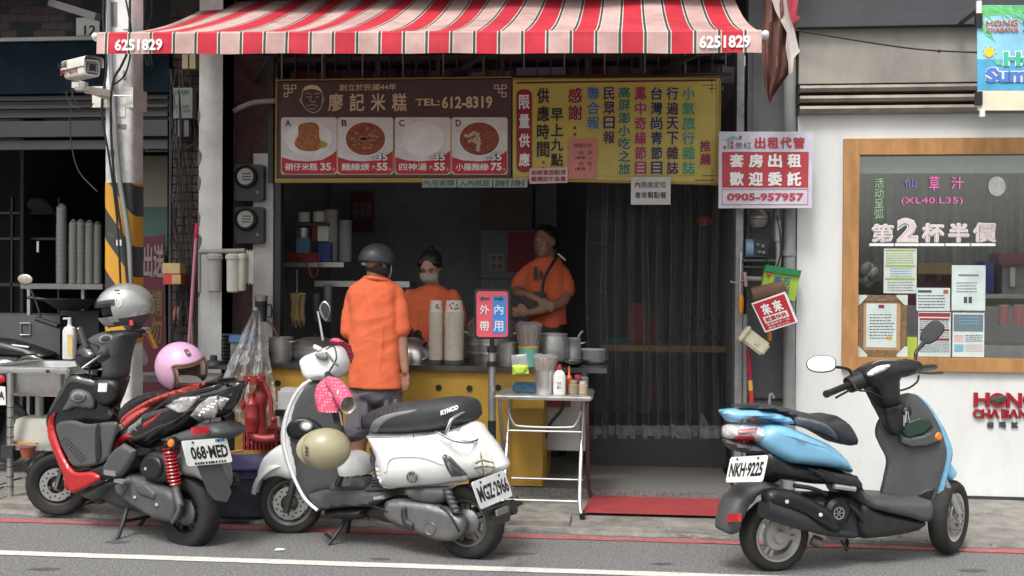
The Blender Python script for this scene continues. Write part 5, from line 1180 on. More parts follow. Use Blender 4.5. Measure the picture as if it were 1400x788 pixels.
C.body('tail_fin',[(998,565),(1008,562.5),(1021,561.5),(1045,562),(1062,563.5),(1078,567),(1086,571),(1089,582),(1075,583),(1056,577),(1037,574.5),(1027,577),(1011,581),(1003,573)],.1,tw_(.12,-.3,.25,.3),blue,r=.03,edge=.02,label='blue grab handle fin')
tlr=mat('tail_red',(.45,.01,.02),.15,coat=1,var=.2,scale=60)
CTL=C.body('tail_light',[(1004,588),(1015,582),(1035,582),(1055,586),(1050,598),(1054,612),(1033,606),(1018,605),(1004,602)],.1,tw_(.15,-.28,.2,.4),lens,r=.07,edge=.02)
C.patch('brake_lens',[(1003,598),(1010,596),(1030,597),(1034,604),(1020,606),(1005,604)],[CTL],.006,tlr,r=2.5,sm=False);C.patch('lens_stripe',[(1008,588),(1036,585),(1034,592),(1010,594)],[CTL],.006,mat('pale_red_lens',(.4,.15,.15),.15,coat=1),r=2.5,sm=False)
C.body('tail_underside',[(1003,605),(1020,606),(1040,609),(1058,616),(1050,624),(1030,623),(1012,618)],.1,tw_(.12,-.28,.2,.4),K['grey'],r=.04,edge=.02)
C.body('under_frame',[(1050,615),(1084,632),(1106,636),(1172,650),(1181,672),(1165,668),(1140,665),(1118,664),(1090,660),(1060,656),(1045,648)],.1,.13,K['black'],r=.05,edge=.05)
C.side('lower_trim',[(1104,640),(1140,646),(1172,652),(1181,671),(1160,665),(1131,660),(1118,653)],.165,.016,K['black'],r=.02,sm=False)
C.side('trim_slot',[(1118,641),(1135,646),(1146,654),(1130,648)],.178,.006,K['gloss'],r=.01)
C.tube('passenger_peg',[(1140,665,.18),(1169,669,.19)],.014,K['steel'],sm=False)
seat=C.body('seat',[(1021,559),(1040,556.5),(1059,556.5),(1085,560),(1100,564),(1118,568),(1131,571.5),(1145,569.5),(1157,572),(1167,582),(1174,594),(1177,604),(1175,612),(1165,611),(1156,609),(1140,600),(1125,592),(1106,586),(1090,583),(1084,572),(1062,564),(1040,561)],.12,tw_(.145,-.28,.4,.5),sv,r=.045,edge=.05)
C.patch('seat_side_band',[(1087,571),(1110,574),(1130,581),(1142,592),(1145,601),(1135,596),(1106,586),(1090,582)],[seat],.008,mat('ash_vinyl',(.13,.125,.125),.55),r=3,parent=seat)
C.body('rear_fender',[(995,728),(997,712),(1003,692),(1012,678),(1024,668),(1043,661),(1060,662),(1072,667),(1055,672),(1040,680),(1030,692),(1020,710),(1014,727),(1005,733)],.08,.09,K['grey'],r=.04,edge=.05)
q,N=C.rear([(998,703),(1013,702),(1014,713),(999,714)],C.L(1004,708,.06)[0]-.03,0);g=B();g.prism(q,N*.02);O('reflector',g,MATS['reflector_red'],C.t)
C.body('muffler_guard',[(1044,678),(1048,671),(1057,668),(1070,669),(1082,671),(1108,683),(1131,697),(1145,724),(1138,726),(1120,716),(1090,701),(1062,694),(1046,690)],.16,.05,K['black'],r=.035,edge=.02,c=.16)
q0,q1,q2=C.at(1044,694,.17),C.at(1095,712,.16),C.at(1130,726,.14);g=B();g.tube(c3([q0,q0.lerp(q1,.1),q1,q2,C.at(1168,731,.1)]),[.03,.045,.05,.052,.052,.052,.052,.05,.048,.04,.035,.03,.025,.022,.02,.02,.02],14);O('exhaust',g,K['dark'],C.t)
for a,b in((1076,686),(1122,704)):g=B();g.cyl(C.at(a,b,.205),C.at(a,b,.215),.01,n=10);O('bolt',g,K['steel'],C.t)
g=B();g.lathe([(.001,.0),(.03,.0),(.032,.008),(.055,.01),(.075,-.005),(.08,-.06)],C.at(1147,700,.14),n_,32);fn=O('fan_cover',g,K['black'],C.t)
g=B();g.lathe([(.03,-.002),(.034,.003),(.03,.004),(.026,.002)],C.at(1147,702,.15),n_,20,True);
for k in range(6):a=k*1.047;c_=C.at(1147,702,.152);g.beam(c_,c_+(d_*math.cos(a)+u_*math.sin(a))*.03,.005,.003,n_)
O('fan_grille',g,K['lgrey'],fn)
C.body('engine_block',[(1100,680),(1125,672),(1165,680),(1185,700),(1190,720),(1175,730),(1140,735),(1115,725),(1100,705)],.0,.11,K['dark'],r=.05,edge=.03)
C.body('cylinder_head',[(1165,700),(1185,705),(1192,722),(1180,732),(1168,725)],.05,.08,K['alu'],r=.03,edge=.03)
C.tube('exhaust_pipe',[(1128,727,.12),(1140,735,.1),(1160,732,.08),(1168,722,.06)],.016,K['alu'])
C.tube('engine_mount',[(1110,738,.03),(1122,743,.05)],.03,K['alu'],sm=False)
C.tube('hose',[(1160,690,.12),(1172,700,.14),(1180,712,.14)],.012,K['cable']);C.tube('hose',[(1085,664,.1),(1110,668,.12),(1130,676,.12)],.012,K['cable'])
C.tube('side_stand',[(1156,728,-.1),(1158,742,-.14),(1157,752,-.17)],.011,K['dark'],sm=False);C.tube('rack_tube',[(1150,738,.02),(1158,752,.05)],.008,K['dark'],sm=False)
pl,pt,N=plate(C,[(1049,623),(999.5,624.5),(991,660.5),(1043,658)][::-1]and[(999.5,624.5),(1049,623),(1043,658),(991,660.5)],-.27,'NKH·9225',(.06,.2,.95,.76),.2)
C.body('plate_bracket',[(1040,624),(1062,618),(1072,640),(1058,658),(1042,655)],.0,.06,K['black'],r=.03,edge=.03)
g=B();g.pbox(1010,657,1052,664,C.R.y+.12,.05);O('green_strap',g,paint('strap_green','3f9a4a'),C.t)
# handlebar
C.body('handlebar_cover',[(1182,510),(1198,499),(1212,495),(1224,494),(1238,494),(1249,493.5),(1254,500),(1253,511),(1240,516),(1230,521),(1231,551),(1220,556),(1207,555),(1195,534),(1186,528)],.05,.09,K['black'],r=.06,edge=.04)
g=B();a0,a1=C.at(1165,524,-.0),C.at(1188,520,0);g.tube([C.at(1160,527,.0),C.at(1175,520,0),C.at(1195,515,0)],[.045,.05,.06],10);O('switch_housing',g,K['black'],C.t)
g=B();g.tube([C.at(1238,503,-.02),C.at(1254,502,-.05)],[.05,.035],10);O('switch_housing',g,K['black'],C.t)
g=B();g.tube([C.at(1130,539,.2),C.at(1135,537,.16),C.at(1162,526,.02)],[.02,.018,.018],12);O('grip',g,K['black'],C.t)
g=B();g.tube([C.at(1256,504,-.1),C.at(1274,502,-.35),C.at(1278,502,-.38)],[.02,.02,.016],12);O('grip',g,K['black'],C.t)
C.tube('brake_lever',[(1163,533,.05),(1150,540,.12),(1143,544,.17)],.006,K['black']);C.tube('brake_lever',[(1257,510,-.1),(1272,511,-.25),(1289,510,-.36)],.006,K['black'])
C.side('speedometer',[(1186,511),(1194,504),(1204,500),(1217,499),(1211,506),(1200,511),(1189,515)],.088,.014,K['paper'],r=.01,sm=True)
C.tube('visor_rim',[(1182,510,.03),(1196,496,.0),(1212,493,0),(1226,494,0)],.006,K['chrome'])
C.tube('mirror_stem',[(1165,514,.0),(1161,506,.0),(1152,503,.02),(1140,502,.03)],.008,K['black']);C.tube('mirror_stem',[(1252,492,-.05),(1252,483,-.06),(1258,475,-.07),(1264,468,-.08)],[.008,.01,.012],K['black'])
def mirror(px,py,rx,ry,rot,lat,m2):
 c_=C.at(px,py,lat);nn=(EYE-c_).normalized();nn=(nn+V((0,0,.1))).normalized();e1=nn.cross(UP).normalized()*-1;e2=nn.cross(e1).normalized();e2=e2 if e2.z>0 else-e2
 if e1.x<0:e1=-e1
 k=MPP(c_.y);a=rad(rot);f1=e1*math.cos(a)+e2*math.sin(a);f2=-e1*math.sin(a)+e2*math.cos(a)
 g=B();r1=[(0,1),(.35,.99),(.75,.85),(1,.45),(1.02,0),(1,-.45),(.75,-.85),(.35,-.99),(0,-1),(-.45,-.92),(-.85,-.6),(-1,-.1),(-.9,.5),(-.5,.9)]
 puff(g,[(x*rx*k,y*ry*k)for x,y in r1],c_,f1,f2,nn,.016,.02,.004);mo=O('mirror',g,K['black'],C.t)
 g=B();puff(g,[(x*rx*k*.93,y*ry*k*.9)for x,y in r1],c_+nn*.016,f1,f2,nn,.002,.01,.001);O('mirror_glass',g,m2,mo)
mirror(1122.5,498,19,11.5,4,.03,mat('mirror_silver',(.9,.9,.9),.03,1,var=0));mirror(1274,455,17,11,50,-.1,K['dark'])
for sc,lst in((A,[[(168,470,-.05),(176,480,-.08),(172,500,-.05),(160,520,0)],[(128,490,.12),(122,505,.12),(126,520,.1)]]),(C,[[(1166,522,.03),(1172,533,.06),(1190,536,.08),(1206,545,.06)],[(1256,514,-.05),(1254,522,-.02),(1244,530,.02),(1232,534,.06)],[(1100,690,.1),(1112,700,.13),(1125,712,.13)],[(1176,690,.12),(1186,700,.13),(1188,716,.12)]]),(S,[[(600,690,.15),(612,700,.17),(622,716,.17),(628,728,.16)],[(500,690,.15),(516,694,.16),(530,700,.16)]])):
 for p in lst:sc.tube('cable',p,.0055,K['cable'])
S.patch('panel_gap',[(565,594),(566.2,594),(566.4,604),(565.4,604)],[SRB],.0015,K['black'],r=.4,sm=False,res=1)
S.patch('panel_gap',[(500,598),(560,597.5),(628,588),(628,588.8),(560,598.6),(500,599)],[SRB],.0012,K['lgrey'],r=.4,sm=False,res=1.2)
# ================================================================ HELPERS FOR SMALL THINGS
def pot(name,label,cat,px,yt,yb,hw,Y,m=None,lid=None,handles=True,group=None,rim=True,parts=None):
 c=P(px,yb,Y);k=MPP(Y);r=hw*k;h=(yb-yt)*k;t=thing(name,label,cat,c,group)
 g=B();g.lathe([(r*.9,0),(r*.98,.01),(r,.02),(r,h),(r*1.04,h),(r*1.04,h+.004),(r*.97,h+.004),(r*.96,.015),(.001,.012)],c,n=32);O('body',g,m or K['brushed'],t)
 if handles:
  for s_ in(-1,1):g=B();g.tube(c3([c+V((s_*r,0,h*.75)),c+V((s_*(r+.035),0,h*.78)),c+V((s_*(r+.035),-.03,h*.78)),c+V((s_*r*.98,-.05,h*.75))]),.005,6);O('handle',g,K['steel'],t)
 if lid:
  g=B();g.lathe([(r*1.05,h+.004),(r*1.06,h+.012),(r*.8,h+lid*.6),(r*.3,h+lid),(.001,h+lid)],c,n=32);O('lid',g,K['brushed'],t);g=B();g.lathe([(.012,h+lid),(.02,h+lid+.02),(.001,h+lid+.028)],c,n=12);O('knob',g,K['black'],t)
 return t,c,r,h
CY=7.2
# ---------------- counter
tc_=thing('food_counter','mustard yellow food counter with black round holes and a steel top','counter',(X(530,CY),CY,.1))
g=B();a=P(320,506,CY);b=P(742,662,CY);zc1=P(560,506,CY).z
g.box((a.x,CY+.02,.1),(P(743,600,CY).x,CY+.05,zc1));O('front_panel',g,K['yellow'],tc_)
g=B();g.pbox(700,560,742,664,CY-.05,.04);O('lower_panel',g,K['yellow'],tc_)
g=B();g.box((P(743,600,CY).x-.03,CY+.051,.1),(P(743,600,CY).x,CY+.75,zc1));O('side_panel',g,K['yellow'],tc_)
g=B();g.box((a.x,CY-.02,zc1),(P(830,500,CY).x,CY+.75,zc1+.035));O('steel_top',g,mat('dark_steel_top',(.16,.16,.16),.28,.9,dirt=.4,dcol=(.05,.05,.05)),tc_)
for px,py in((380,524),(600,530),(642,531),(681,530)):g=B();g.cyl(P(px,py,CY+.022),P(px,py,CY+.022)+V((0,-.012,0)),4.2*MPP(CY),n=18);O('vent_hole',g,K['ink'],tc_)
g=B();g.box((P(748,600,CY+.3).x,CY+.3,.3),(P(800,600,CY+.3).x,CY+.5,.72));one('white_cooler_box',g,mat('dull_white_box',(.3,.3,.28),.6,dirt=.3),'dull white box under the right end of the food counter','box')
g=B();g.tube(c3([P(775,540,CY+.2),P(768,560,CY+.2),P(752,580,CY+.2),P(745,600,CY+.2)]),.012,8);one('black_hose',g,K['cable'],'black hose running down beside the white box under the counter','hose')
g=B();g.pbox(744,545,780,556,CY+.28,.2);
one('red_crate_lip',g,mat('dull_red',(.2,.02,.02),.5),'dull red plastic tray lip just under the steel counter','tray')
# ---------------- things on the counter, left to right
ZT=zc1+.035
def onc(px,Y):return V((P(px,500,Y).x,Y,ZT))
def potc(name,label,px,yt,hw,Y,**k):
 c=onc(px,Y);h=P(px,yt,Y).z-ZT;kk=MPP(Y);r=hw*kk;t=thing(name,label,'pot',c,k.get('group'))
 m=k.get('m')or K['brushed'];bul=k.get('bulge',0)
 pr=[(r*.93,0),(r*(1+bul),h*.25),(r*(1+bul*1.2),h*.55),(r,h*.93),(r*1.05,h*.95),(r*1.05,h),(r*.97,h),(r*.95,.02),(.001,.015)]
 g=B();g.lathe(pr,c,n=36);O('body',g,m,t)
 for j in range(k.get('bands',0)):g=B();z=h*(j+1)/(k['bands']+1);g.lathe([(r*1.0,z-.01),(r*1.06,z-.006),(r*1.06,z+.006),(r*1.0,z+.01)],c,n=36,close=True);O('band',g,K['steel'],t)
 if k.get('lid'):
  l=k['lid'];g=B();g.lathe([(r*1.04,h),(r*1.06,h+.01),(r*.8,h+l*.7),(r*.3,h+l),(.001,h+l)],c,n=36);O('lid',g,K['brushed'],t)
  g=B();g.lathe([(.01,h+l-.002),(.022,h+l+.02),(.001,h+l+.03)],c,n=12);O('knob',g,K['black'],t)
 if k.get('handle',1):
  for s_ in(-1,1):g=B();g.tube(c3([c+V((s_*r,.02,h*.8)),c+V((s_*(r+.03),.0,h*.84)),c+V((s_*(r+.03),-.04,h*.84)),c+V((s_*r*.97,-.06,h*.8))]),.005,6);O('handle',g,K['steel'],t)
 return t,c,r,h
t,c,r,h=potc('saucepan','steel saucepan with a wooden ladle at the left end of the counter',384,461,17,7.45)
g=B();g.tube([c+V((.03,0,h*.5)),c+V((-.08,.02,h+.09)),c+V((-.11,.02,h+.12))],[.008,.009,.013],8);o=O('ladle',g,mat('ladle_wood',(.12,.06,.03),.6),None);tag(o,'dark wooden ladle standing in the left saucepan','ladle')
potc('steamer_pot','wide lidded aluminium pot behind the mirror of the white scooter',432,474,36,7.6,lid=.07)
potc('steel_pan','wide shallow steel pan behind the customer in orange',500,480,30,7.75,lid=.03)
# wok lid seen edge on beside the customer
c=P(572,483,7.5);t=thing('wok_dome','shiny domed wok lid leaning between the customer and the cup stacks','lid',c)
ax=V((.55,-.5,.62)).normalized();r=27*MPP(7.5);g=B();g.lathe([(r,0),(r*.99,.008),(r*.8,.045),(r*.45,.075),(.02,.085),(.001,.085)],c,ax,36);O('dome',g,K['steel'],t);g=B();g.tube([c+ax*.085,c+ax*.12],.012);O('knob',g,K['black'],t)
g=B();g.tube(c3([c+V((-.1,-.05,.0)),c+V((.0,-.1,-.05)),c+V((.09,-.06,-.02))]),.01,8);O('handle',g,K['steel'],t)
# cup stacks
wcup=mat('white_paper_cup',(.62,.58,.5),.6,var=.1,scale=30,dirt=.25,dcol=(.33,.24,.15));
for i,(px,hw,yt,lab)in enumerate(((596,10,411,'narrower tall stack of white paper cups on the counter, nearer the customer'),(620.5,13.5,411,'wider tall stack of white paper bowls with a colourful dot print on top'))):
 Y=7.32;c=onc(px,Y);H_=P(px,yt,Y).z-ZT;r=hw*MPP(Y);t=thing('cup_stack',lab,'paper cups',c,'cup stacks on the counter')
 n=34 if i==0 else 30;top=H_*.83;
 g=B();pr=[]
 for j in range(n):z=.03+(top-.03)*j/n;dz=(top-.03)/n;pr+=[(r*.97,z),(r*1.02,z+dz*.5),(r*1.02,z+dz*.62),(r*.95,z+dz*.66)]
 g.lathe([(r*.8,.0)]+pr+[(r*.96,top)],c,n=28);O('stacked_rims',g,wcup,t,ang=25)
 g=B();g.lathe([(r*.92,top),(r*.8,H_),(r*.76,H_),(r*.001,H_-.004)],c,n=28);tp_=O('top_cup',g,wcup,t)
 g=B();g.lathe([(r*1.0,0),(r*1.04,.012),(r*1.0,.03)],c,n=28);O('dark_base',g,K['grey'],t)
 cols_=[paint('dot_orange','c8552a'),paint('dot_green','4f8a6a'),paint('dot_blue','5a8fae'),paint('dot_red','b83a2a')]
 for q,(dx,dz)in enumerate(((-.35,.55),(0,.75),(.4,.6),(-.15,.3),(.25,.25),(.5,.3))if i else((.3,.6),(.45,.3),(.15,.4))):
  a=-math.pi/2+dx*1.1;z=top+(H_-top)*dz;rr=r*(.92-.12*dz)+.001;nv=V((math.cos(a),math.sin(a),0));g=B();g.lathe([(.001,.002),(.0085,.0015),(.009,-.002)],c+nv*rr+V((0,0,z)),nv,12);O('printed_dot',g,cols_[q%4],tp_)
potc('stacked_steamer','tall banded steel steamer stack behind the takeaway sign',672,446,32,7.65,bands=3,lid=.09)
potc('steel_tin','plain steel tin between the takeaway sign and the chopsticks',695,468,14,7.28,handle=0)
t,c,r,h=potc('stock_pot','shiny round bellied stock pot behind the chopstick holder',755,456,20,7.4,bulge=.08,handle=0)
t,c,r,h=potc('small_steel_pot','small steel pot with a ladle handle right of the stock pot',783,462,11,7.45)
g=B();g.tube([c+V((-.02,0,.03)),c+V((.05,-.03,h+.03)),c+V((.07,-.03,h+.05))],.007,8);tag(O('steel_ladle',g,K['steel'],None),'steel ladle leaning in the small pot right of the stock pot','ladle')
def sticks(c,r,n,h,name,label,sub):
 g=B()
 for i in range(n):
  a=rnd.uniform(0,6.28);q=rnd.uniform(0,.8);b0=c+V((math.cos(a)*r*q*.6,math.sin(a)*r*q*.6,.01));b1=c+V((math.cos(a)*r*(q+.45),math.sin(a)*r*(q+.3),h*rnd.uniform(.9,1.05)));g.beam(b0,b1,.006,.005)
 o=O(name,g,mat('bamboo',(.55,.42,.24),.6,var=.2),None);o['kind']='stuff';tag(o,label,'chopsticks')
 g=B();gr=[]
 for k,(f,hh)in enumerate(((.95,h*.45),(1.15,h*.8),(1.25,h*1.03),(.9,h*1.12),(.2,h*1.1))):gr.append([c+V((math.cos(i*.393)*r*f*(1+.1*math.sin(i*2.7+k)),math.sin(i*.393)*r*f,hh+.006*math.sin(i*1.9+k)))for i in range(16)])
 g.loft(gr,True,False);tag(O(name+'_wrap',g,clear('pinkish_film',(.85,.78,.82),.35,.2,.45),None),sub,'plastic wrap')
c=onc(722,7.22);r=14*MPP(7.22);t=thing('mint_cup_holder','mint green chopstick cup with a yellow rim on the counter edge','chopstick holder',c);hh=P(722,474,7.22).z-ZT
g=B();g.lathe([(r*.88,0),(r,hh),(r*.95,hh),(r*.85,.01),(.001,.01)],c,n=28);O('cup',g,paint('mint_plastic','6fb0a0',.4),t);g=B();g.lathe([(r*1.0,hh-.012),(r*1.04,hh),(r*.96,hh+.004)],c,n=28);O('rim',g,paint('yellow_plastic','d0b040',.4),t)
sticks(c,r,30,P(722,447,7.22).z-ZT,'wrapped_chopsticks','wrapped bamboo chopsticks in the mint green cup','crinkled clear wrap over the chopsticks in the mint cup')
# plates stack and black dish
c=onc(808,7.55);t=thing('plate_stack','stack of white plates at the right end of the counter','plates',c);r=20*MPP(7.55)
for j in range(7):
 g=B();z=.014*j;g.lathe([(r*.5,z),(r*.95,z+.016),(r,z+.02),(r*.94,z+.019),(r*.5,z+.006),(.001,z+.005)],c,n=32);O('plate',g,K['white'],t)
c=onc(775,7.25);g=B();g.lathe([(.03,0),(.1,.03),(.12,.045),(.1,.04),(.03,.01),(.001,.008)],c+V((.05,0,0)),n=28);one('black_dish',g,K['gloss'],'shallow black dish in front of the white plates','dish')
# sign stand
Yg=6.95;c=P(673,690,Yg);t=thing('takeaway_sign_stand','red and blue direction sign on a telescopic pole, takeaway left and dine in right','sign stand',V((c.x,Yg,.035)))
def px_(a,b,Y):return P(a,b,Y)
g=B();g.pprism(rrect(648.5,395,698,464,5),Yg,.018);O('board_frame',g,K['black'],t)
g=B();g.pprism(rrect(651.5,398.5,694.5,461,4),Yg-.003,.003);O('red_half',g,paint('coral_sheet','e0586a'),t)
g=B();g.pbox(673.5,404.5,692,456,Yg-.006,.003);O('blue_half',g,paint('blue_sheet','3a86d0'),t)
g=B();g.pprism([(655,408.5),(660,404.5),(660,406.8),(669,406.8),(669,410.2),(660,410.2),(660,412.5)],Yg-.0062,.003);O('left_arrow',g,K['grey'],t)
g=B();g.pprism([(689,408.5),(684,404.9),(684,406.8),(675.5,406.8),(675.5,410.2),(684,410.2),(684,412.5)],Yg-.009,.003);O('right_arrow',g,K['grey'],t)
for ch,a,b,c_,d in(('外',656,669,417,430),('帶',656,669,439,453),('內',676,688,417,430),('用',675,688,439,453)):T(ch,(a,c_,b,d),Yg-.006,K['wink'],t,.012)
g=B();g.tube(c3([px_(672,398,Yg),px_(670.5,393,Yg),px_(673,390.5,Yg),px_(675.5,393,Yg),px_(674,398,Yg)]),.003,6);O('hook',g,K['black'],t)
g=B();g.cyl(px_(672.5,464,Yg),px_(672.5,476,Yg),.015);g.cyl(px_(672.5,474,Yg),px_(672.5,482,Yg),.033);O('clamp',g,K['black'],t);g=B();g.cyl(px_(672.5,494,Yg),px_(672.5,501,Yg),.033);O('clamp',g,K['black'],t)
g=B();g.cyl(px_(672.5,476,Yg),px_(672.5,575,Yg),.025);O('upper_pole',g,K['brushed'],t)
g=B();g.cyl(px_(672.5,575,Yg),V((c.x,Yg,.05)),.027);O('lower_pole',g,K['black'],t);g=B();g.lathe([(.2,0),(.2,.012),(.04,.03)],V((c.x,Yg,.035)),n=32);O('base',g,K['black'],t)
# ---------------- steel folding table
YT0,YT1=6.62,7.12
zt=P(740,541,YT0).z;xa,xb=P(675,541,YT0).x,P(810,541,YT0).x
t=thing('folding_steel_table','small steel folding table with tubular legs in front of the counter','table',((xa+xb)/2,YT0,.035))
g=B();g.box((xa,YT0,zt-.03),(xb,YT1,zt));bmesh.ops.bevel(g.bm,geom=g.bm.edges[:],offset=.011,segments=3,affect='EDGES');O('tabletop',g,K['steel'],t)
zf=.035
for sx in(0,1):
 x=xa+.035 if sx==0 else xb-.035;x2=xa+.065 if sx==0 else xb-.075
 g=B();g.tube(c3([V((x,YT0+.06,zt-.03)),V((x,YT0+.1,.6)),V((x+(.0),YT1-.02,.12)),V((x+(.04 if sx else-.0),YT1+.02,zf))]),.012,10);O('leg',g,K['brushed']if not sx else mat('rusty_tube',(.16,.08,.07),.6,.5),t)
 g=B();g.tube(c3([V((x2,YT1-.06,zt-.03)),V((x2,YT0+.2,.45)),V((x2,YT0-.0,.13)),V((x2+(.02 if sx else-.02),YT0-.06,zf))]),.013,10);O('leg',g,K['steel'],t)
 g=B();g.cyl(V((x2+(.02 if sx else-.02),YT0-.06,zf+.03)),V((x2+(.02 if sx else-.02),YT0-.06,zf-.002)),.018,n=10);O('foot_cap',g,K['black'],t)
g=B();g.tube(c3([V((xa+.065,YT0+.22,.66)),V((xa+.1,YT0+.22,.58)),V((xa+.16,YT0+.22,.555)),V((xb-.17,YT0+.22,.555)),V((xb-.11,YT0+.22,.58)),V((xb-.075,YT0+.22,.66))]),.011,8);O('brace',g,K['steel'],t)
for z,y in((.53,YT0+.2),(.12,YT0+.02),(.17,YT1-.02)):g=B();g.cyl(V((xa+.065,y,z)),V((xb-.075,y,z)),.008,n=8);O('brace',g,K['steel'],t)
def ont(px,Y):return V((P(px,520,Y).x,Y,zt+.001))
c=ont(717,6.78);g=B();g.box((P(701,520,6.75).x,6.74,zt+.001),(P(735,520,6.75).x,6.9,zt+.06));bmesh.ops.bevel(g.bm,geom=g.bm.edges[:],offset=.01,segments=2,affect='EDGES');one('tissue_box',g,mat('dark_blue_film',(.02,.06,.1),.25,var=.4,scale=30),'dark blue tissue pack on the steel table','tissues')
t=thing('pickle_bag','clear bag with lime green filling leaning on the tissue pack','bag',ont(711,6.73))
g=B();flat(g,[(699,486),(720,484),(723,511),(701,513)],6.73,.012,.02,False,.001,.02);O('film',g,clear('bag_film',(.9,.9,.88),.45,.15,.5),t);g=B();flat(g,[(700,500),(710,498),(722,500),(723,511),(701,513)],6.722,.02,.02,False,.001,.02);O('filling',g,paint('lime_filling','b4cc4a'),t)
c=ont(745,6.78);r=14*MPP(6.78);t=thing('steel_canister','steel canister holding chopsticks on the folding table','canister',c);h=.145;g=B();g.lathe([(r,0),(r,h),(r*1.03,h),(r*1.03,h+.004),(r*.95,h),(r*.93,.01),(.001,.01)],c,n=32);O('body',g,K['steel'],t)
sticks(c,r*.95,32,.22,'table_chopsticks','wrapped bamboo chopsticks in the steel canister on the folding table','crinkled clear wrap over the chopsticks in the steel canister')
c=ont(765,6.72);t=thing('sanitizer_bottle','white plastic bottle with a red cap on the folding table','bottle',c);r=8.5*MPP(6.72)
g=B();g.loft([g.ring(c+V((0,0,z)),V((r*k,0,0)),V((0,r*k*.7,0)),20,3)for z,k in((0,.95),(.01,1),(.115,1),(.14,.75),(.15,.4),(.155,.38))]);O('body',g,mat('milky_plastic',(.6,.6,.58),.35),t)
g=B();g.cyl(c+V((0,0,.153)),c+V((0,0,.178)),.014);g.tube([c+V((0,0,.178)),c+V((.003,0,.19))],.006);O('cap',g,paint('cap_red','c0302a',.4),t)
g=B();q=c+V((0,-r*.72,.055));g.box(q-V((.02,.001,.03)),q+V((.02,.001,.035)));lb=O('label',g,K['paper'],t);T3('內有\n醬料',q+V((-.015,-.002,-.022)),V((.03,0,0)),V((0,0,.05)),K['grey'],lb,.0)
for i,(px,Y,w_,h_,col_,cap,lab)in enumerate(((778,6.84,6,.12,'8a3f22','c8642a','sauce bottle with an orange nozzle behind the white bottle'),(790,6.86,6.5,.11,'4a3022','a8355a','jar with a pink lid on the folding table'),(784,6.75,7,.085,'8a7a66','9a8a78','squat pale brown jar in front of the sauce bottles'),(797,6.76,6.5,.08,'a09078','b8b4aa','small spice jar with a pale lid at the right end of the folding table'),(799,6.95,5.5,.12,'6a6a60','3a3a3a','grey shaker bottle behind the small spice jar'))):
 c=ont(px,Y);r=w_*MPP(Y);t=thing('sauce_jar',lab,'jar',c,'sauce jars on the folding table')
 g=B();g.lathe([(r*.9,0),(r,.01),(r,h_*.7),(r*.6,h_*.8),(r*.55,h_*.82)],c,n=18);O('body',g,paint('jar'+col_,col_,.35),t);g=B();g.lathe([(r*.75,h_*.8),(r*.78,h_),(.001,h_)]if i!=0 else[(r*.7,h_*.8),(r*.3,h_*.95),(.004,h_*1.4)],c,n=14);O('cap',g,paint('cap'+cap,cap,.4),t)
# red ribbed mat
a,b,c,d=PG(796,701,.047),PG(990,706,.047),PG(988,671,.047),PG(818,666,.047);t=thing('red_door_mat','red ribbed plastic mat lying in front of the strip curtain doorway','mat',((a+c)/2))
red_m=mat('red_mat',(.3,.045,.05),.6,var=.15,dirt=.4,dcol=(.25,.08,.07))
g=B();g.prism([a,b,c,d],V((0,0,.006)));O('base',g,red_m,t)
n=22
for i in range(n):
 t_=(i+.5)/n;g=B();g.beam(a.lerp(d,t_)+V((.005,0,.009)),b.lerp(c,t_)+V((-.005,0,.009)),.011,.006);O('rib',g,red_m,t)
# ---------------- PVC strip curtain
YC=8.1;t=thing('strip_curtain','clear plastic strip curtain hanging in the right half of the shop doorway','strip curtain',(X(895,YC),YC,.4))
film=clear('pvc_film',(.85,.88,.89),.1,.12,.26)
for i in range(10):
 x0=803+i*19;g=B();gr=[];s0=rnd.uniform(0,6)
 for j in range(13):
  py=245+(600-245)*j/12;gr.append([P(x0+27*k/6+1.3*math.sin(s0+j*.6),py,YC+.03*(i%2)+.012*math.sin(k*1.6+s0)+.006*math.sin(j*.9+s0))for k in range(7)])
 g.sheet(gr);st_=O('strip',g,film,t)
 g=B();g.sheet([[p+V((0,-.003,0))for p in gr[-1]],[p+V((0,-.003,.12))for p in gr[-1][:1]]+[p+V((0,-.003,.1))for p in gr[-1][1:-1]]+[p+V((0,-.003,.07))for p in gr[-1][-1:]]]);O('strip_hem',g,clear('pvc_hem',(.75,.8,.82),.5,.3,.3),st_)
 for e in((0,)if i%3 else(0,6)):
  g=B();g.tube([r_[e]+V((0,-.002,0))for r_ in gr],[.0015+.004*abs(math.sin(j*1.7+i*2.3))for j in range(13)],5);O('strip_edge',g,clear('pvc_edge',(.7,.75,.75),.3,.3,.22),st_)
g=B();g.pbox(800,243,1003,250,YC,.03);O('rail',g,K['dark'],t)
g=B();g.box((X(800,7.9),8.1,.1),(X(1003,7.6),8.2,.33));struct(O('door_threshold',g,K['dark']))
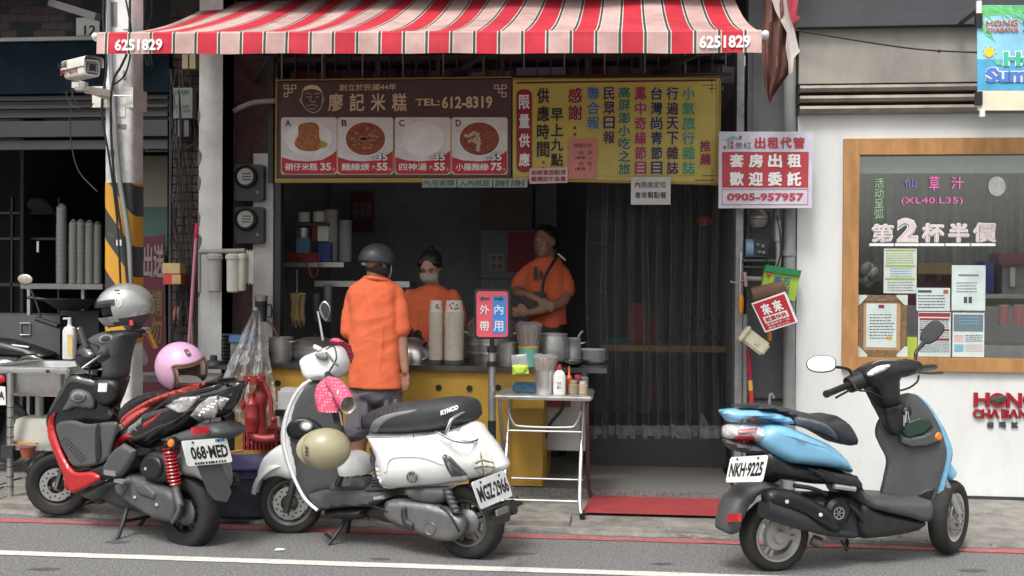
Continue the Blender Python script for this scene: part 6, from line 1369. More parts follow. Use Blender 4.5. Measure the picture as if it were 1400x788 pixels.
# ---------------- behind the counter
t=thing('ladder_shelf','dark wire ladder shelf standing behind the strip curtain','shelf',P(810,470,9.6))
for px in(799,814,833):g=B();g.pbox(px,297,px+1.6,610,9.6,.02);O('post',g,K['grey'],t)
for py in(297,332,366,400,434):g=B();g.pbox(799,py,835,py+1.5,9.6,.25);O('shelf',g,K['grey'],t)
dd=lambda n,a,b,c,d,Y,dp,m,lab,cat:one(n,B().pbox(a,b,c,d,Y,dp),m,lab,cat)
g=B();g.pbox(656,252,728,313,9.4,.3);one('wall_cabinet',g,mat('brown_cabinet',(.07,.055,.045),.6),'dark brown wall cabinet behind the vendor','cabinet')
t=thing('fridge','grey metal fridge standing behind the vendor','fridge',P(690,500,9.5));g=B();g.pbox(656,314,735,640,9.5,.5);O('body',g,mat('fridge_grey',(.11,.115,.12),.5,.2),t);g=B();g.pbox(655,380,735,382,9.49,.01);O('door_seam',g,K['black'],t);g=B();g.pbox(728,390,731,430,9.47,.02);O('handle',g,K['steel'],t)
t=thing('red_poster','dark red poster on the fridge behind the vendor','poster',P(712,372,9.48));g=B();g.pbox(694,318,730,372,9.485,.004);O('sheet',g,mat('deep_red_paper',(.2,.01,.03),.6),t)
t=thing('white_notice','small pale notice with four pictures on the fridge','notice',P(678,370,9.48));g=B();g.pbox(669,347,690,371,9.485,.004);O('sheet',g,K['lgrey'],t)
for a,b in((672,350),(681,350),(672,361),(681,361)):g=B();g.pbox(a,b,a+6,b+7,9.48,.003);O('picture',g,K['grey'],t)
t=thing('wall_calendar','dark red wall calendar hanging above the customer','calendar',P(495,318,9.8));g=B();g.pbox(479,262,511,318,9.8,.01);O('sheet',g,mat('dark_red_print',(.12,.02,.025),.6,var=.3,scale=30),t)
T('福祿壽',(482,275,508,300),9.795,K['lgrey'],t,.01)
for i,(a,b,lab)in enumerate(((858,892,'left red plastic chair behind the strip curtain'),(888,905,'red plastic stool beyond the left red chair'))):
 Y=9.3+i*.2;t=thing('red_chair',lab,'chair',P((a+b)/2,520,Y),'red seats behind the strip curtain');m=mat('chair_red',(.35,.015,.02),.45)
 g=B();g.pbox(a,415+i*20,a+(b-a)*.75,470,Y+.3,.03);O('backrest',g,m,t);g=B();g.pbox(a,470,b,476,Y,.33);O('seat',g,m,t)
 for k in(0,1):g=B();g.pbox(a+k*(b-a-4),476,a+4+k*(b-a-4),560,Y,.03);O('leg',g,m,t)
 for k in(0,1):g=B();g.pbox(a+k*(b-a-4),476,a+4+k*(b-a-4),560,Y+.3,.03);O('leg',g,m,t)
t=thing('dining_table','dim wooden dining table behind the strip curtain','table',P(900,500,9));g=B();g.pbox(822,474,1000,480,8.8,.6);O('tabletop',g,K['wood'],t)
for px in(826,985):g=B();g.pbox(px,480,px+5,580,8.85,.05);O('leg',g,K['dark'],t)
t=thing('blue_basin','light blue plastic basin on the dim dining table','basin',P(845,474,9));c=P(845,474,9);g=B();g.lathe([(.08,0),(.11,.06),(.115,.065),(.1,.06),(.07,.008),(.001,.006)],c,n=24);O('bowl',g,paint('basin_blue','2f7a90',.4),t)
c=P(956,446,8.9);t=thing('round_fan','large round floor fan in the dark behind the strip curtain','fan',V((c.x,8.9,.1)))
for r in(.19,.13,.07):g=B();g.tube([c+V((math.cos(i*.2618)*r,-.03,math.sin(i*.2618)*r))for i in range(24)],.004,5,True);O('guard_ring',g,K['grey'],t)
for k in range(4):a=k*1.571;g=B();g.beam(c,c+V((math.cos(a)*.16,0,math.sin(a)*.16)),.08,.008,V((0,1,.3)));O('blade',g,K['dark'],t)
g=B();g.cyl(c+V((0,.05,-.2)),V((c.x,8.95,.12)),.02);O('post',g,K['dark'],t);g=B();g.lathe([(.16,0),(.16,.02),(.02,.04)],V((c.x,8.95,.1)),n=24);O('base',g,K['dark'],t)
c=P(963,303,8.4);t=thing('red_lantern','small bright red lantern hanging behind the strip curtain','lantern',c);g=B();g.ball(c,V((.065,0,0)),V((0,.065,0)),V((0,0,.04)),16,10);O('shade',g,mat('lantern_red',(.75,.02,.02),.5),t);g=B();g.cyl(c,c+V((-.05,0,.3)),.003);O('cord',g,K['cable'],t)
# left kitchen shelf
YK=8.3;t=thing('kitchen_shelf','cluttered narrow wall shelf at the left inside the food shop','shelf',P(420,345,YK));g=B();g.pbox(384,359,470,365,YK,.3);g2=O('board',g,K['brushed'],t)
Z=P(420,359,YK).z
items=(('white_roll',398,8,68,'cf','white paper roll high on the kitchen shelf',288),('white_roll',433,10,68,'cf','second white paper roll beside the first on the shelf',290),('glass_jar',412,11,30,'gr','grey lidded jar in the middle of the kitchen shelf',310))
g=B();g.pbox(402,305,448,309,YK+.02,.2);O('board',g,K['grey'],t)
def cylthing(name,lab,cat,px,yt,yb,hw,Y,m):
 c=P(px,yb,Y);r=hw*MPP(Y);h=(yb-yt)*MPP(Y);g=B();g.lathe([(r*.95,0),(r,.005),(r,h-.005),(r*.93,h),(.001,h)],c,n=22);return one(name,g,m,lab,cat)
cylthing('paper_roll','first white paper roll on the small upper shelf board','roll',416,290,304,8,YK+.1,K['paper']);cylthing('paper_roll','second white paper roll beside the cup tubes on the upper board','roll',436,289,304,8,YK+.1,K['paper'])
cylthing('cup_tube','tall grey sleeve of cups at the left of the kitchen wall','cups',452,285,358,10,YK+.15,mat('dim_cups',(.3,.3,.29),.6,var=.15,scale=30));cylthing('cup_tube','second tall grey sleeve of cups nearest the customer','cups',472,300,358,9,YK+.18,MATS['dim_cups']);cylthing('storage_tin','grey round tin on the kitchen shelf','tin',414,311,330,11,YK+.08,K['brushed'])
dd('red_box',392,346,434,358,YK-.02,.15,mat('dull_red',(.2,.02,.02),.5),'dull red box on the kitchen shelf','box');dd('white_box',434,306,449,330,YK+.05,.1,K['paper'],'white box with a red stripe on the kitchen shelf','box');dd('red_packet',427,305,434,330,YK+.04,.1,mat('dull_red',(.2,.02,.02),.5),'narrow red packet left of the white box','packet')
dd('blue_packet',435,332,452,358,YK,.06,paint('packet_blue','1f3f7a'),'dark blue packet on the kitchen shelf','packet');dd('light_blue_packet',405,326,423,346,YK+.0,.06,paint('packet_light','5a8098'),'pale blue packet above the dull red box','packet')
g=B();g.tube(c3([P(405,350,YK-.05),P(420,362,YK-.06),P(426,378,YK-.06),P(434,374,YK-.06),P(436,350,YK-.05)]),.006,6);one('red_string',g,mat('cord_red',(.35,.03,.03),.5),'loop of red cord hanging from the kitchen shelf','cord')
# rubber gloves
glm=mat('tan_rubber',(.28,.2,.08),.6,var=.2,dirt=.3)
for i,(x0,lab)in enumerate(((397,'left tan rubber glove hanging by the kitchen wall'),(404,'right tan rubber glove overlapping the left one'))):
 g=B();Y=7.9+.04*i;flat(g,[(x0,402),(x0+13,402),(x0+13,412),(x0+12,425),(x0+13,436),(x0+12,446),(x0+9,440),(x0+8,449),(x0+5,442),(x0+3,446),(x0+1,438),(x0-1,430),(x0+1,420)],Y,.018,.02,True,.004,.012);one('rubber_glove',g,glm,lab,'glove','tan rubber gloves')
g=B();g.tube([P(396,402,7.9),P(418,402,7.9)],.005);g.tube([P(406,402,7.9),P(406,370,7.95)],.003);one('glove_hanger',g,K['steel'],'thin wire hanger above the rubber gloves','hanger')
g=B();g.pbox(430,385,560,392,8.4,.3);one('back_counter',g,K['brushed'],'dim steel ledge behind the customer','ledge')
for i,(px,yt,hw,lab)in enumerate(((448,388,6,'clear bottle standing in the dark kitchen left of the customer'),(432,400,7,'dark bottle by the rubber gloves'))):cylthing('kitchen_bottle',lab,'bottle',px,yt,440,hw,8.3,K['grey' if i else 'lgrey'])
# thermos mug, meters, filters left of opening
t=thing('thermos_mug','black mug with a big handle and steel top left of the counter','mug',P(358,445,7.5));c=P(357,440,7.5)
g=B();g.lathe([(.04,0),(.045,.15),(.04,.15),(.001,.15)],c,n=20);O('body',g,K['black'],t);g=B();g.lathe([(.045,.15),(.05,.19),(.001,.2)],c,n=20);O('lid',g,K['brushed'],t);g=B();g.tube(c3([c+V((.04,0,.12)),c+V((.075,0,.12)),c+V((.075,0,.04)),c+V((.04,0,.04))]),.007,6);O('handle',g,K['black'],t)
for i,(y0,lab)in enumerate(((225,'upper round electricity meter in a dark box on the wall'),(283,'lower round electricity meter in a dark box on the wall'))):
 t=thing('electricity_meter',lab,'electricity meter',P(341,y0+50,7.58),'electricity meters');g=B();g.pprism(rrect(320.5,y0,360,y0+50,4),7.6,.08);O('box',g,mat('meter_box',(.02,.025,.03),.4,dirt=.3),t)
 c=P(337,y0+17,7.6);g=B();g.lathe([(.085,0),(.085,-.03),(.075,-.04),(.07,-.02)],c,V((0,1,0)),28);O('bezel',g,K['black'],t);g=B();g.lathe([(.001,-.028),(.06,-.028),(.062,-.02)],c,V((0,1,0)),28);O('dial',g,mat('dial_grey',(.3,.3,.28),.4),t)
 for k in range(3):g=B();g.pbox(331,y0+12+k*4,343,y0+13.4+k*4,7.57,.001);O('dial_mark',g,K['ink'],t)
 g=B();g.cyl(P(352,y0+38,7.6),P(352,y0+38,7.593),.012);O('seal',g,K['lgrey'],t)
g=B();g.tube(c3([P(320,152,7.6),P(332,146,7.58),P(350,140,7.56),P(378,138,7.5)]),.02,10);one('grey_conduit',g,K['pvc'],'curved grey conduit running to the top of the brown menu board','pipe')
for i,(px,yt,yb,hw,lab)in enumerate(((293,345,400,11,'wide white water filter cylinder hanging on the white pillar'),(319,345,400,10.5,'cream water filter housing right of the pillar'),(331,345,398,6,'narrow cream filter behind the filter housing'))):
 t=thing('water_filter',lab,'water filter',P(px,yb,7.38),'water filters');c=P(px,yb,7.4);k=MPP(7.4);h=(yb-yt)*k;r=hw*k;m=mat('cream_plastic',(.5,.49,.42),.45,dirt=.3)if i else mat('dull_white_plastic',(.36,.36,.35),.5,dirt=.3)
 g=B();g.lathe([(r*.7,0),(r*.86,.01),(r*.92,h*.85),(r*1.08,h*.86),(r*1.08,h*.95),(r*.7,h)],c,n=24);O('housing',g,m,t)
g=B();g.tube([P(272,345,7.42),P(335,343,7.42)],.018);g.tube([P(273,345,7.42),P(273,400,7.42)],.012);one('filter_pipe',g,K['pvc'],'grey pipe bar across the pillar above the water filters','pipe')
g=B();g.sheet([[P(336+i,345+45*j/5-(4 if i%4 else 0),7.45+.01*math.sin(i))for i in range(0,12,2)]for j in range(6)]);one('hanging_rag',g,K['paper'],'white rag hanging right of the water filters','rag')
g=B();g.pbox(246,475,268,498,7.3,.02);g.pbox(246,500,270,540,7.3,.06);one('grey_switch_box',g,paint('sage_grey','7c8783'),'sage grey metal frame box behind the pink helmet','box')
t=thing('gas_cooker_head','dark burner head on a small shelf at the foot of the pillar','burner',P(292,502,7.2));c=P(292,500,7.2);g=B();g.lathe([(.07,0),(.06,.03),(.025,.04),(.025,.07),(.001,.075)],c,n=20);O('head',g,K['dark'],t);g=B();g.pbox(272,500,315,505,7.15,.2);O('shelf',g,K['dark'],t)
t=thing('black_basket_stack','stack of black ribbed stools beside the pillar','stools',P(322,560,7.3))
for j in range(9):g=B();g.lathe([(.1,0),(.112,.012),(.1,.02)],P(325,500-j*5,7.35),n=20);O('stool_seat',g,K['black'],t)
g=B();g.cyl(P(325,640,7.35),P(325,500,7.35),.09);O('base',g,K['black'],t)
t=thing('blue_lid_tub','clear tub with a blue lid behind the plastic sheet','tub',P(330,500,7.2));g=B();g.pbox(315,468,345,498,7.15,.15);O('tub',g,clear('tub_plastic',(.8,.8,.8),.4,.2,.4),t);g=B();g.pbox(313,459,347,468,7.14,.17);O('lid',g,paint('lid_blue','4a6890',.4),t)
# broom at the brick column
t=thing('mop','pink handled mop with a red grip leaning on the brick column','mop',P(250,660,7.35));g=B();g.cyl(P(247,650,7.3),P(268,325,7.5),.013);O('pole',g,paint('dusty_pink','b07088',.5),t);g=B();g.cyl(P(268,326,7.5),P(270,306,7.51),.018);O('grip',g,paint('mop_red','a01838',.4),t)
g=B();g.cyl(P(262,440,7.4),P(268,640,7.3),.01);one('bamboo_pole',g,mat('dull_bamboo',(.2,.15,.11),.7),'thin dull bamboo pole right of the pink mop','pole')
t=thing('junction_box','grey electrical junction box with pen writing on the brick column','junction box',P(250,162,7.55));g=B();g.pbox(237,120,263,162,7.52,.08);O('box',g,paint('box_grey','5c625e'),t);T('7-:20\n17:50',(239,144,260,154),7.518,K['ink'],t);T('LWAJW',(239,123,258,132),7.518,K['ink'],t)
g=B();g.pbox(243,164,258,187,7.53,.05);O('meter_socket',g,K['grey'],t)
for i,px in enumerate((249,259)):g=B();g.pbox(px,74,px+8,94,7.5,.06);one('switch_box',g,paint('tan_box','8f8468'),('left' if i==0 else 'right')+' tan wooden fuse box just under the awning valance','fuse box','tan fuse boxes')
for i,(a,b,c,d,col_,lab)in enumerate(((222,360,246,374,'a08a62','tan mailbox sized carton fixed on the grey door post'),(223,375,247,389,'a03028','red and tan carton under the plain tan carton'))):
 t=thing('small_carton',lab,'box',P(235,d,7.45));g=B();g.pbox(a,b,c,d,7.45,.1);O('box',g,paint('carton'+col_,col_),t)
 if i:g=B();g.pbox(235,376,247,388,7.447,.004);O('tan_half',g,MATS['cartona08a62'],t)
g=B()
for i in range(12):
 x0=236+rnd.uniform(-4,24);pts=[P(x0,95,7.55)]
 for y in range(140,520,55):x0=max(233,min(268,x0+rnd.uniform(-9,9)));pts.append(P(x0,y,7.54+rnd.uniform(-.03,.03)))
 g.tube(c3(pts,3),.005,5)
one('column_cables',g,K['cable'],'tangle of thin cables running down the brick column','cables')
for i in range(3):
 pass
g=B();g.tube([P(253+14*math.cos(i*.5),190+12*math.sin(i*.5),7.5+.01*i)for i in range(26)],.005,5);one('cable_coil',g,K['cable'],'coil of cable hanging below the junction box','cable coil')
t=thing('round_sticker_sign','torn red and white round sticker low on the brick column','sticker',P(243,440,7.55));g=B();g.pprism([(242+6*math.cos(i*.45),430+11*math.sin(i*.45))for i in range(14)],7.56,.003);O('disc',g,paint('sticker_orange','b85a40'),t);g=B();g.pprism([(242+4*math.cos(i*.45),430+7*math.sin(i*.45))for i in range(14)],7.557,.003);O('centre',g,K['lgrey'],t)
# ---------------- service column things
def r1(u,v):return(1000+u/3.942,280+v/3.942)
t=thing('pressure_tank','dull steel round pressure tank under the rental sign','tank',P(1038,313,7.45));c=P(1038,300,7.48);k=MPP(7.48);g=B();g.lathe([(.001,-13*k),(9*k,-11*k),(14.5*k,-3*k),(15,0)and(15*k,0),(14*k,5*k),(8*k,12*k),(.001,13*k)],c,n=28);O('shell',g,mat('dull_tank',(.3,.27,.24),.35,.6,dirt=.3),t);g=B();g.lathe([(15*k,-.006),(16*k,0),(15*k,.006)],c,n=28);O('seam',g,K['alu'],t)
t=thing('water_pump','small water pump with a pale blue motor on a bracket','pump',P(1036,355,7.5));g=B();g.cyl(P(1019,340,7.5),P(1029,340,7.5),13*k,n=24);O('motor',g,paint('motor_blue','7290a8',.5),t);g=B();g.pbox(1029,328,1050,352,7.46,.12);O('pump_body',g,K['dark'],t)
for a,b in((1036,335),(1043,337),(1038,345),(1044,346)):g=B();g.ball(P(a,b,7.45),.014,u=10,vv=6);O('bolt_head',g,K['lgrey'],t)
g=B();g.pbox(1016,355,1064,357.5,7.42,.2);g.pbox(1016,364,1056,366,7.46,.02);O('bracket',g,K['grey'],t)
g=B();g.tube(c3([P(1063,324,7.42),P(1064.5,345,7.42),P(1063,365,7.42),P(1056,379,7.42),P(1045,382,7.43),P(1020,381,7.44)]),.018,12);g.cyl(P(1063,302,7.42),P(1063,330,7.42),.024);one('elbow_pipe',g,K['pvc'],'grey elbow pipe curving left below the water pump','pipe')
g=B();g.cyl(P(1062,283,7.44),P(1062,314,7.44),.025);g.cyl(P(1061,312,7.44),P(1061,328,7.44),.04);one('check_valve',g,K['alu'],'dark cast valve above the elbow pipe','valve')
g=B();g.tube(c3([P(1050,290,7.4),P(1058,320,7.38),P(1048,350,7.4),P(1058,372,7.4),P(1068,340,7.4),P(1062,295,7.4)]),.006,6);one('pump_cable',g,K['cable'],'looped black cable around the water pump','cable')
g=B();g.cyl(P(1013,345,7.42),P(1012,402,7.42),.008);sd_=thing('orange_screwdriver','long screwdriver with an orange handle hanging on the steel post','screwdriver',P(1012,430,7.42));O('shaft',g,K['steel'],sd_);g=B();g.lathe([(.014,0),(.018,.03),(.018,.1),(.012,.125)],P(1013,428,7.42),n=14);O('handle',g,paint('handle_orange','d88a28',.4),sd_)
g=B();g.lathe([(.012,0),(.016,.02),(.016,.06)],P(1052,466,7.4),n=12);one('cleaning_brush',g,MATS['handle_orange'],'orange handle poking out below the red and white box','brush')
g=B();g.tube(c3([P(998,385,7.44),P(1008,387,7.42),P(1018,383,7.4),P(1020,390,7.4)]),.006,6);g.tube([P(1018,372,7.4),P(1020,392,7.4)],.012);one('tie_string',g,paint('cord_pinkish','b08890'),'pinkish cord tied round the steel post','cord')
def boxq(tl,tr,br,bl,Y,back,m,t,name):g=B();q=[P(a,b,Y+c)for a,b,c in(tl,tr,br,bl)];g.prism(q,V((0,back,0)));return O(name,g,m,t),q
t=thing('green_newspaper_box','lime green newspaper box with dark green lid on the drain pipe','box',P(1070,410,7.3))
boxq((1046,368,0),(1094,376,.02),(1087,412,.02),(1040,404,0),7.32,.08,paint('lime_box','9ab83c'),t,'body');boxq((1047,362,0),(1096,370,.02),(1094,378,.02),(1045,371,0),7.3,.11,paint('lid_green','1f7a4a'),t,'lid')
q=[P(a,b,7.315)for a,b in((1057,388),(1080,391),(1082,379),(1059,376))];T3('南方',q[0],q[1]-q[0],q[3]-q[0],paint('deep_blue','1f4a8a'),t,.02);q=[P(a,b,7.315)for a,b in((1066,401),(1078,403),(1080,393),(1068,391))];T3('報',q[0],q[1]-q[0],q[3]-q[0],MATS['deep_blue'],t,.02)
g=B();g.ball(P(1051,376,7.31),V((.014,0,0)),V((0,.003,0)),V((0,0,.014)),12,6);O('emblem',g,paint('cap_red','c0302a',.4),t)
g=B();g.cyl(P(1028,403,7.28),P(1073,392,7.28),.045,n=16);one('brown_roll',g,mat('brown_roll',(.14,.075,.05),.8,dirt=.3),'rolled brown cardboard stuck behind the red and white box','roll')
t=thing('red_white_box','tilted red and white advertising box with two large white characters','box',P(1058,452,7.22))
pts=[(1027,415),(1073,399),(1090,441),(1046,455)]
g=B();g.prism([P(a,b,7.2)for a,b in pts],V((.02,.09,0)));O('body',g,K['wink'],t)
ins=[(1029.5,416.5),(1072,402),(1087.5,440),(1047,452.5)];g=B();g.prism([P(a,b,7.198)for a,b in ins],V((0,.004,0)));O('red_face',g,paint('box_red','b0202c'),t)
q0,qx,qy=P(1047,452.5,7.197),P(1087.5,440,7.197),P(1029.5,416.5,7.197);bx_=lambda u,v:q0+(qx-q0)*u+(qy-q0)*v
T3('來',bx_(.17,.5),(qx-q0)*.3,(qy-q0)*.42,K['wink'],t,.04);T3('來',bx_(.55,.5),(qx-q0)*.3,(qy-q0)*.42,K['wink'],t,.04)
g=B();g.prism([bx_(.1,.24),bx_(.9,.24),bx_(.9,.47),bx_(.1,.47)],V((0,-.001,0)));O('white_strip',g,K['wink'],t);T3('就業快訊',bx_(.14,.27)+V((0,-.0015,0)),(qx-q0)*.72,(qy-q0)*.17,MATS['box_red'],t,.03)
T3('專業徵才一份',bx_(.12,.13),(qx-q0)*.76,(qy-q0)*.08,K['wink'],t,.0);T3('廣告 06-5181',bx_(.12,.03),(qx-q0)*.7,(qy-q0)*.06,K['wink'],t,.0)
t=thing('cream_dustpan_box','cream plastic lidded box hanging crooked on the service column','box',P(1030,488,7.3));
g=B();ax=(P(1050,478,7.3)-P(1016,452,7.3));c=P(1030,466,7.3);a1=ax.normalized();a2=V((-a1.z,0,a1.x));kk=MPP(7.3)
g.obox(c+a1*3*kk,a1*18*kk,V((0,.05,0)),a2*10*kk);bmesh.ops.bevel(g.bm,geom=g.bm.edges[:],offset=.015,segments=2,affect='EDGES');O('body',g,paint('cream_box','cfccb0',.45),t);g=B();g.obox(c-a1*16*kk-V((0,.015,0)),a1*3*kk,V((0,.06,0)),a2*12*kk);bmesh.ops.bevel(g.bm,geom=g.bm.edges[:],offset=.01,segments=2,affect='EDGES');O('flange',g,MATS['cream_box'],t);g=B();g.obox(c+a1*4*kk-V((0,.055,0)),a1*2.5*kk,V((0,.006,0)),a2*2.5*kk);O('latch',g,MATS['cream_box'],t)
t=thing('red_broom','red broom handle with a yellow band standing below the cream box','broom',P(1028,600,7.35));
for a,b,m in((478,520,'mop_red'),(520,534,'yellow_plastic'),(534,610,'cap_red')):g=B();g.cyl(P(1023+(a-478)*.06,a,7.36),P(1023+(b-478)*.06,b,7.36),.015);O('handle',g,MATS[m],t)
g=B();g.tube(c3([P(1052,575,7.4),P(1052,545,7.4),P(1055,539,7.4),P(1058,545,7.4)]),.01,8);one('grey_tap_pipe',g,K['pvc'],'small grey hooked pipe low on the service column','pipe')
g=B();g.cyl(P(1019,430,7.5),P(1018,640,7.5),.016);one('thin_grey_pipe',g,K['pvc'],'thin grey pipe running down beside the red broom','pipe')
# ================================================================ UTILITY POLE, CAMERA
Yq=6.62;c0=P(160,700,Yq);ptop=P(161,-60,Yq)
t=thing('utility_pole','square grey utility pole with yellow and black stripes at the left','utility pole',V((c0.x,Yq,.03)))
hw=21.5*MPP(Yq)
def prng(z,px=None):x=c0.x+(ptop.x-c0.x)*(z-.03)/(ptop.z-.03)*1.0;return x
g=B();rr=[]
for z in(.03,1.4,2.4,ptop.z+.3):rr.append(g.ring(V((prng(z),Yq+hw,z)),V((hw,0,0)),V((0,hw,0)),24,5))
g.loft(rr);O('shaft',g,mat('pole_concrete',(.66,.66,.65),.8,var=.2,scale=7,bump=.25,bscale=40,dirt=.6,dcol=(.16,.15,.14)),t)
def stripe_pole():
 m=bpy.data.materials.new('hazard_stripes');m.use_nodes=True;n=m.node_tree;L=n.links;b=n.nodes['Principled BSDF'];b.inputs['Roughness'].default_value=.5
 tc=n.nodes.new('ShaderNodeTexCoord');sx=n.nodes.new('ShaderNodeSeparateXYZ');L.new(tc.outputs['Object'],sx.inputs[0])
 def mth(op,a,v):
  k=n.nodes.new('ShaderNodeMath');k.operation=op
  if hasattr(a,'links'):L.new(a,k.inputs[0])
  else:k.inputs[0].default_value=a
  if hasattr(v,'links'):L.new(v,k.inputs[1])
  else:k.inputs[1].default_value=v
  return k.outputs[0]
 u=mth('ADD',mth('MULTIPLY',sx.outputs[0],1.35),sx.outputs[2]);f=mth('FRACT',mth('DIVIDE',mth('ADD',u,20.195),.40),0)
 rp=n.nodes.new('ShaderNodeValToRGB');rp.color_ramp.interpolation='CONSTANT';rp.color_ramp.elements[0].color=(.55,.27,.02,1);rp.color_ramp.elements[1].position=.5;rp.color_ramp.elements[1].color=(.035,.036,.038,1);L.new(f,rp.inputs[0])
 nz=n.nodes.new('ShaderNodeTexNoise');nz.inputs['Scale'].default_value=9;nz.inputs['Detail'].default_value=9;nz.inputs['Roughness'].default_value=.75;L.new(tc.outputs['Object'],nz.inputs[0])
 r2=n.nodes.new('ShaderNodeValToRGB');r2.color_ramp.elements[0].position=.56;r2.color_ramp.elements[1].position=.7;L.new(nz.outputs[0],r2.inputs[0]);mf=mth('MULTIPLY',r2.outputs[0],.6)
 mx=n.nodes.new('ShaderNodeMixRGB');L.new(mf,mx.inputs[0]);L.new(rp.outputs[0],mx.inputs[1]);mx.inputs[2].default_value=(.2,.18,.14,1);L.new(mx.outputs[0],b.inputs['Base Color']);return m
zs0,zs1=P(158,470,Yq).z,P(158,250,Yq).z
g=B();rr=[g.ring(V((prng(z),Yq+hw,z)),V((hw+.003,0,0)),V((0,hw+.003,0)),24,5)for z in(zs0,zs0+.3,zs1)];g.loft(rr);O('hazard_wrap',g,stripe_pole(),t)
for(a,b,c,d,m)in((168,15,176,40,'paper'),(148,3,160,36,'lgrey'),(160,145,171,160,'paper'),(161,170,172,176,'lgrey'),(168,97,172,109,'lgrey'),(150,205,158,214,'lgrey'),(159,328,166,336,'paper')):g=B();g.pbox(a,b,c,d,Yq-.004,.003);O('sticker',g,K[m],t)
g=B();g.tube(c3([P(148,-20,Yq-.03),P(150,60,Yq-.03),P(156,150,Yq-.04),P(163,240,Yq-.04),P(172,300,Yq-.04),P(177,340,Yq-.03),P(178,400,Yq-.03)]),3.4*MPP(Yq),12);one('pole_conduit',g,K['pvc'],'grey conduit running slanted down the face of the utility pole','pipe')
for i,(pts,r)in enumerate((([(143,-20),(141,30),(146,90),(139,150),(150,220),(160,300),(165,390)],.007),([(178,-20),(176,60),(166,90),(154,115),(152,180),(158,260),(168,330),(176,400)],.008),([(170,-10),(180,50),(172,100),(152,118)],.006),([(100,120),(96,160),(98,200),(108,235),(133,262)],.004))):
 g=B();g.tube(c3([P(a,b,Yq-.06+.01*i)for a,b in pts]),r,6);one('pole_cable',g,K['cable'],['black cable along the left edge of the utility pole','black cable crossing the stripes of the utility pole','short black cable curling over the upper pole','thin grey cable looping left of the pole'][i],'cable')
# camera
cw=mat('camera_white',(.66,.65,.58),.45,dirt=.25,dcol=(.3,.28,.22));t=thing('security_camera','cream box security camera with infrared lamps on the utility pole','security camera',P(110,110,6.4))
fc=P(126,93,6.0);bc=P(89,101,6.32);ax=(fc-bc).normalized();e1=ax.cross(UP).normalized();e1=e1 if e1.x>0 else-e1;e2=e1.cross(ax).normalized();e2=e2 if e2.z>0 else-e2;k=MPP(6.0)
fx,fz=12*k,12.5*k
g=B();g.loft([g.ring(fc-ax*d,e1*fx*s_,e2*fz*s_,24,5)for d,s_ in((0,.92),(.012,1),(.2,1),(.33,1),(.35,.9))]);O('housing',g,cw,t)
g=B();g.loft([g.ring(fc+ax*d,e1*fx*s_,e2*fz*s_,24,7)for d,s_ in((.001,.72),(.006,.7))]);O('lens_window',g,K['gloss'],t)
for i in range(4):
 for j in range(4):
  if i in(0,3)or j in(0,3):g=B();q=fc+e1*fx*(-.5+i/3)+e2*fz*(-.5+j/3)+ax*.008;g.ball(q,.0085,u=10,vv=6);O('infrared_lamp',g,K['lgrey'],t)
g=B();ring0=[];gr=[]
for d in(-.03,.1,.38):
 gr.append([fc-ax*d+e1*fx*1.12*x+e2*fz*z for x,z in((-1.02,.1),(-1.03,.6),(-.95,1.02),(-.75,1.14),(0,1.2),(.75,1.14),(.95,1.02),(1.03,.6),(1.02,.1))])
gr2=[[p+e2*.006*1 for p in r_]for r_ in gr];g.sheet(gr);g.sheet(gr2);O('sun_shield',g,cw,t)
sd1=-e1;
def cside(u0,v0,wd_,hh,txt,m,off):o_=fc-ax*u0+e2*fz*v0-e1*fx*off;T3(txt,o_,ax*wd_,e2*hh,m,t,.03,ext=.004 if ax.cross(e2).dot(-e1)>0 else-.004)
cside(.42,.35,.16,.035,'HSE',K['ink'],1.16);cside(.4,-.5,.3,.045,'EATPGLITE',paint('rust_red','8a3a2a'),1.0)
g=B();g.beam(P(106,113,6.35),P(106,121,6.35),.05,.05);g.beam(P(115,112,6.35),P(113,120,6.35),.04,.04);g.beam(P(103,122,6.35),P(122,122.5,6.38),.07,.02);O('tilt_bracket',g,cw,t)
g=B();g.beam(P(118,123,6.4),P(148,128,6.56),.03,.045);g.beam(P(146,134,6.56),P(120,125,6.42),.02,.02);O('arm',g,cw,t)
g=B();g.pbox(126,118,150,147,6.57,.03);g.pbox(172,119,182,147,6.62,.2);O('clamp_plate',g,cw,t);g=B();g.cyl(P(150,131,6.57),P(180,132,6.6),.006);O('clamp_bolt',g,K['steel'],t)
g=B();g.tube(c3([P(90,125,6.4),P(94,140,6.4),P(104,148,6.4),P(120,147,6.45),P(128,142,6.5)]),.004,5);g.tube(c3([P(98,122,6.4),P(102,138,6.4),P(115,148,6.42)]),.004,5);O('cable',g,K['cable'],t)
# ================================================================ SINK, LEFT OBJECTS
Ys=6.85;t=thing('steel_sink','old stainless steel sink on tall legs at the left edge','sink',P(60,690,Ys))
zk=P(60,497,Ys).z;xs0,xs1=P(4,500,Ys).x,P(125,500,Ys).x
g=B();h_=9*MPP(Ys);g.box((xs0,Ys-.3,zk-h_),(xs1,Ys+.0-.27,zk));bmesh.ops.bevel(g.bm,geom=g.bm.edges[:],offset=.012,segments=2,affect='EDGES');O('front_rim',g,K['steel'],t)
g=B();g.box((xs0,Ys-.269,zk-.02),(P(28,500,Ys).x,Ys+.3,zk-.002));g.box((xs0,Ys+.24,zk-.02),(xs1,Ys+.3,zk-.001));O('drainboard',g,K['brushed'],t)
bx0,bx1=P(29,500,Ys).x,P(118,500,Ys).x;zb_=P(60,537,Ys).z
g=B();rr=[]
for z,s_ in((zk-.004,1),(zk-.02,.99),(zb_+.03,.95),(zb_,.85),(zb_,.3)):rr.append(g.ring(V(((bx0+bx1)/2,Ys-.01,z)),V(((bx1-bx0)/2*s_,0,0)),V((0,.25*s_,0)),36,6))
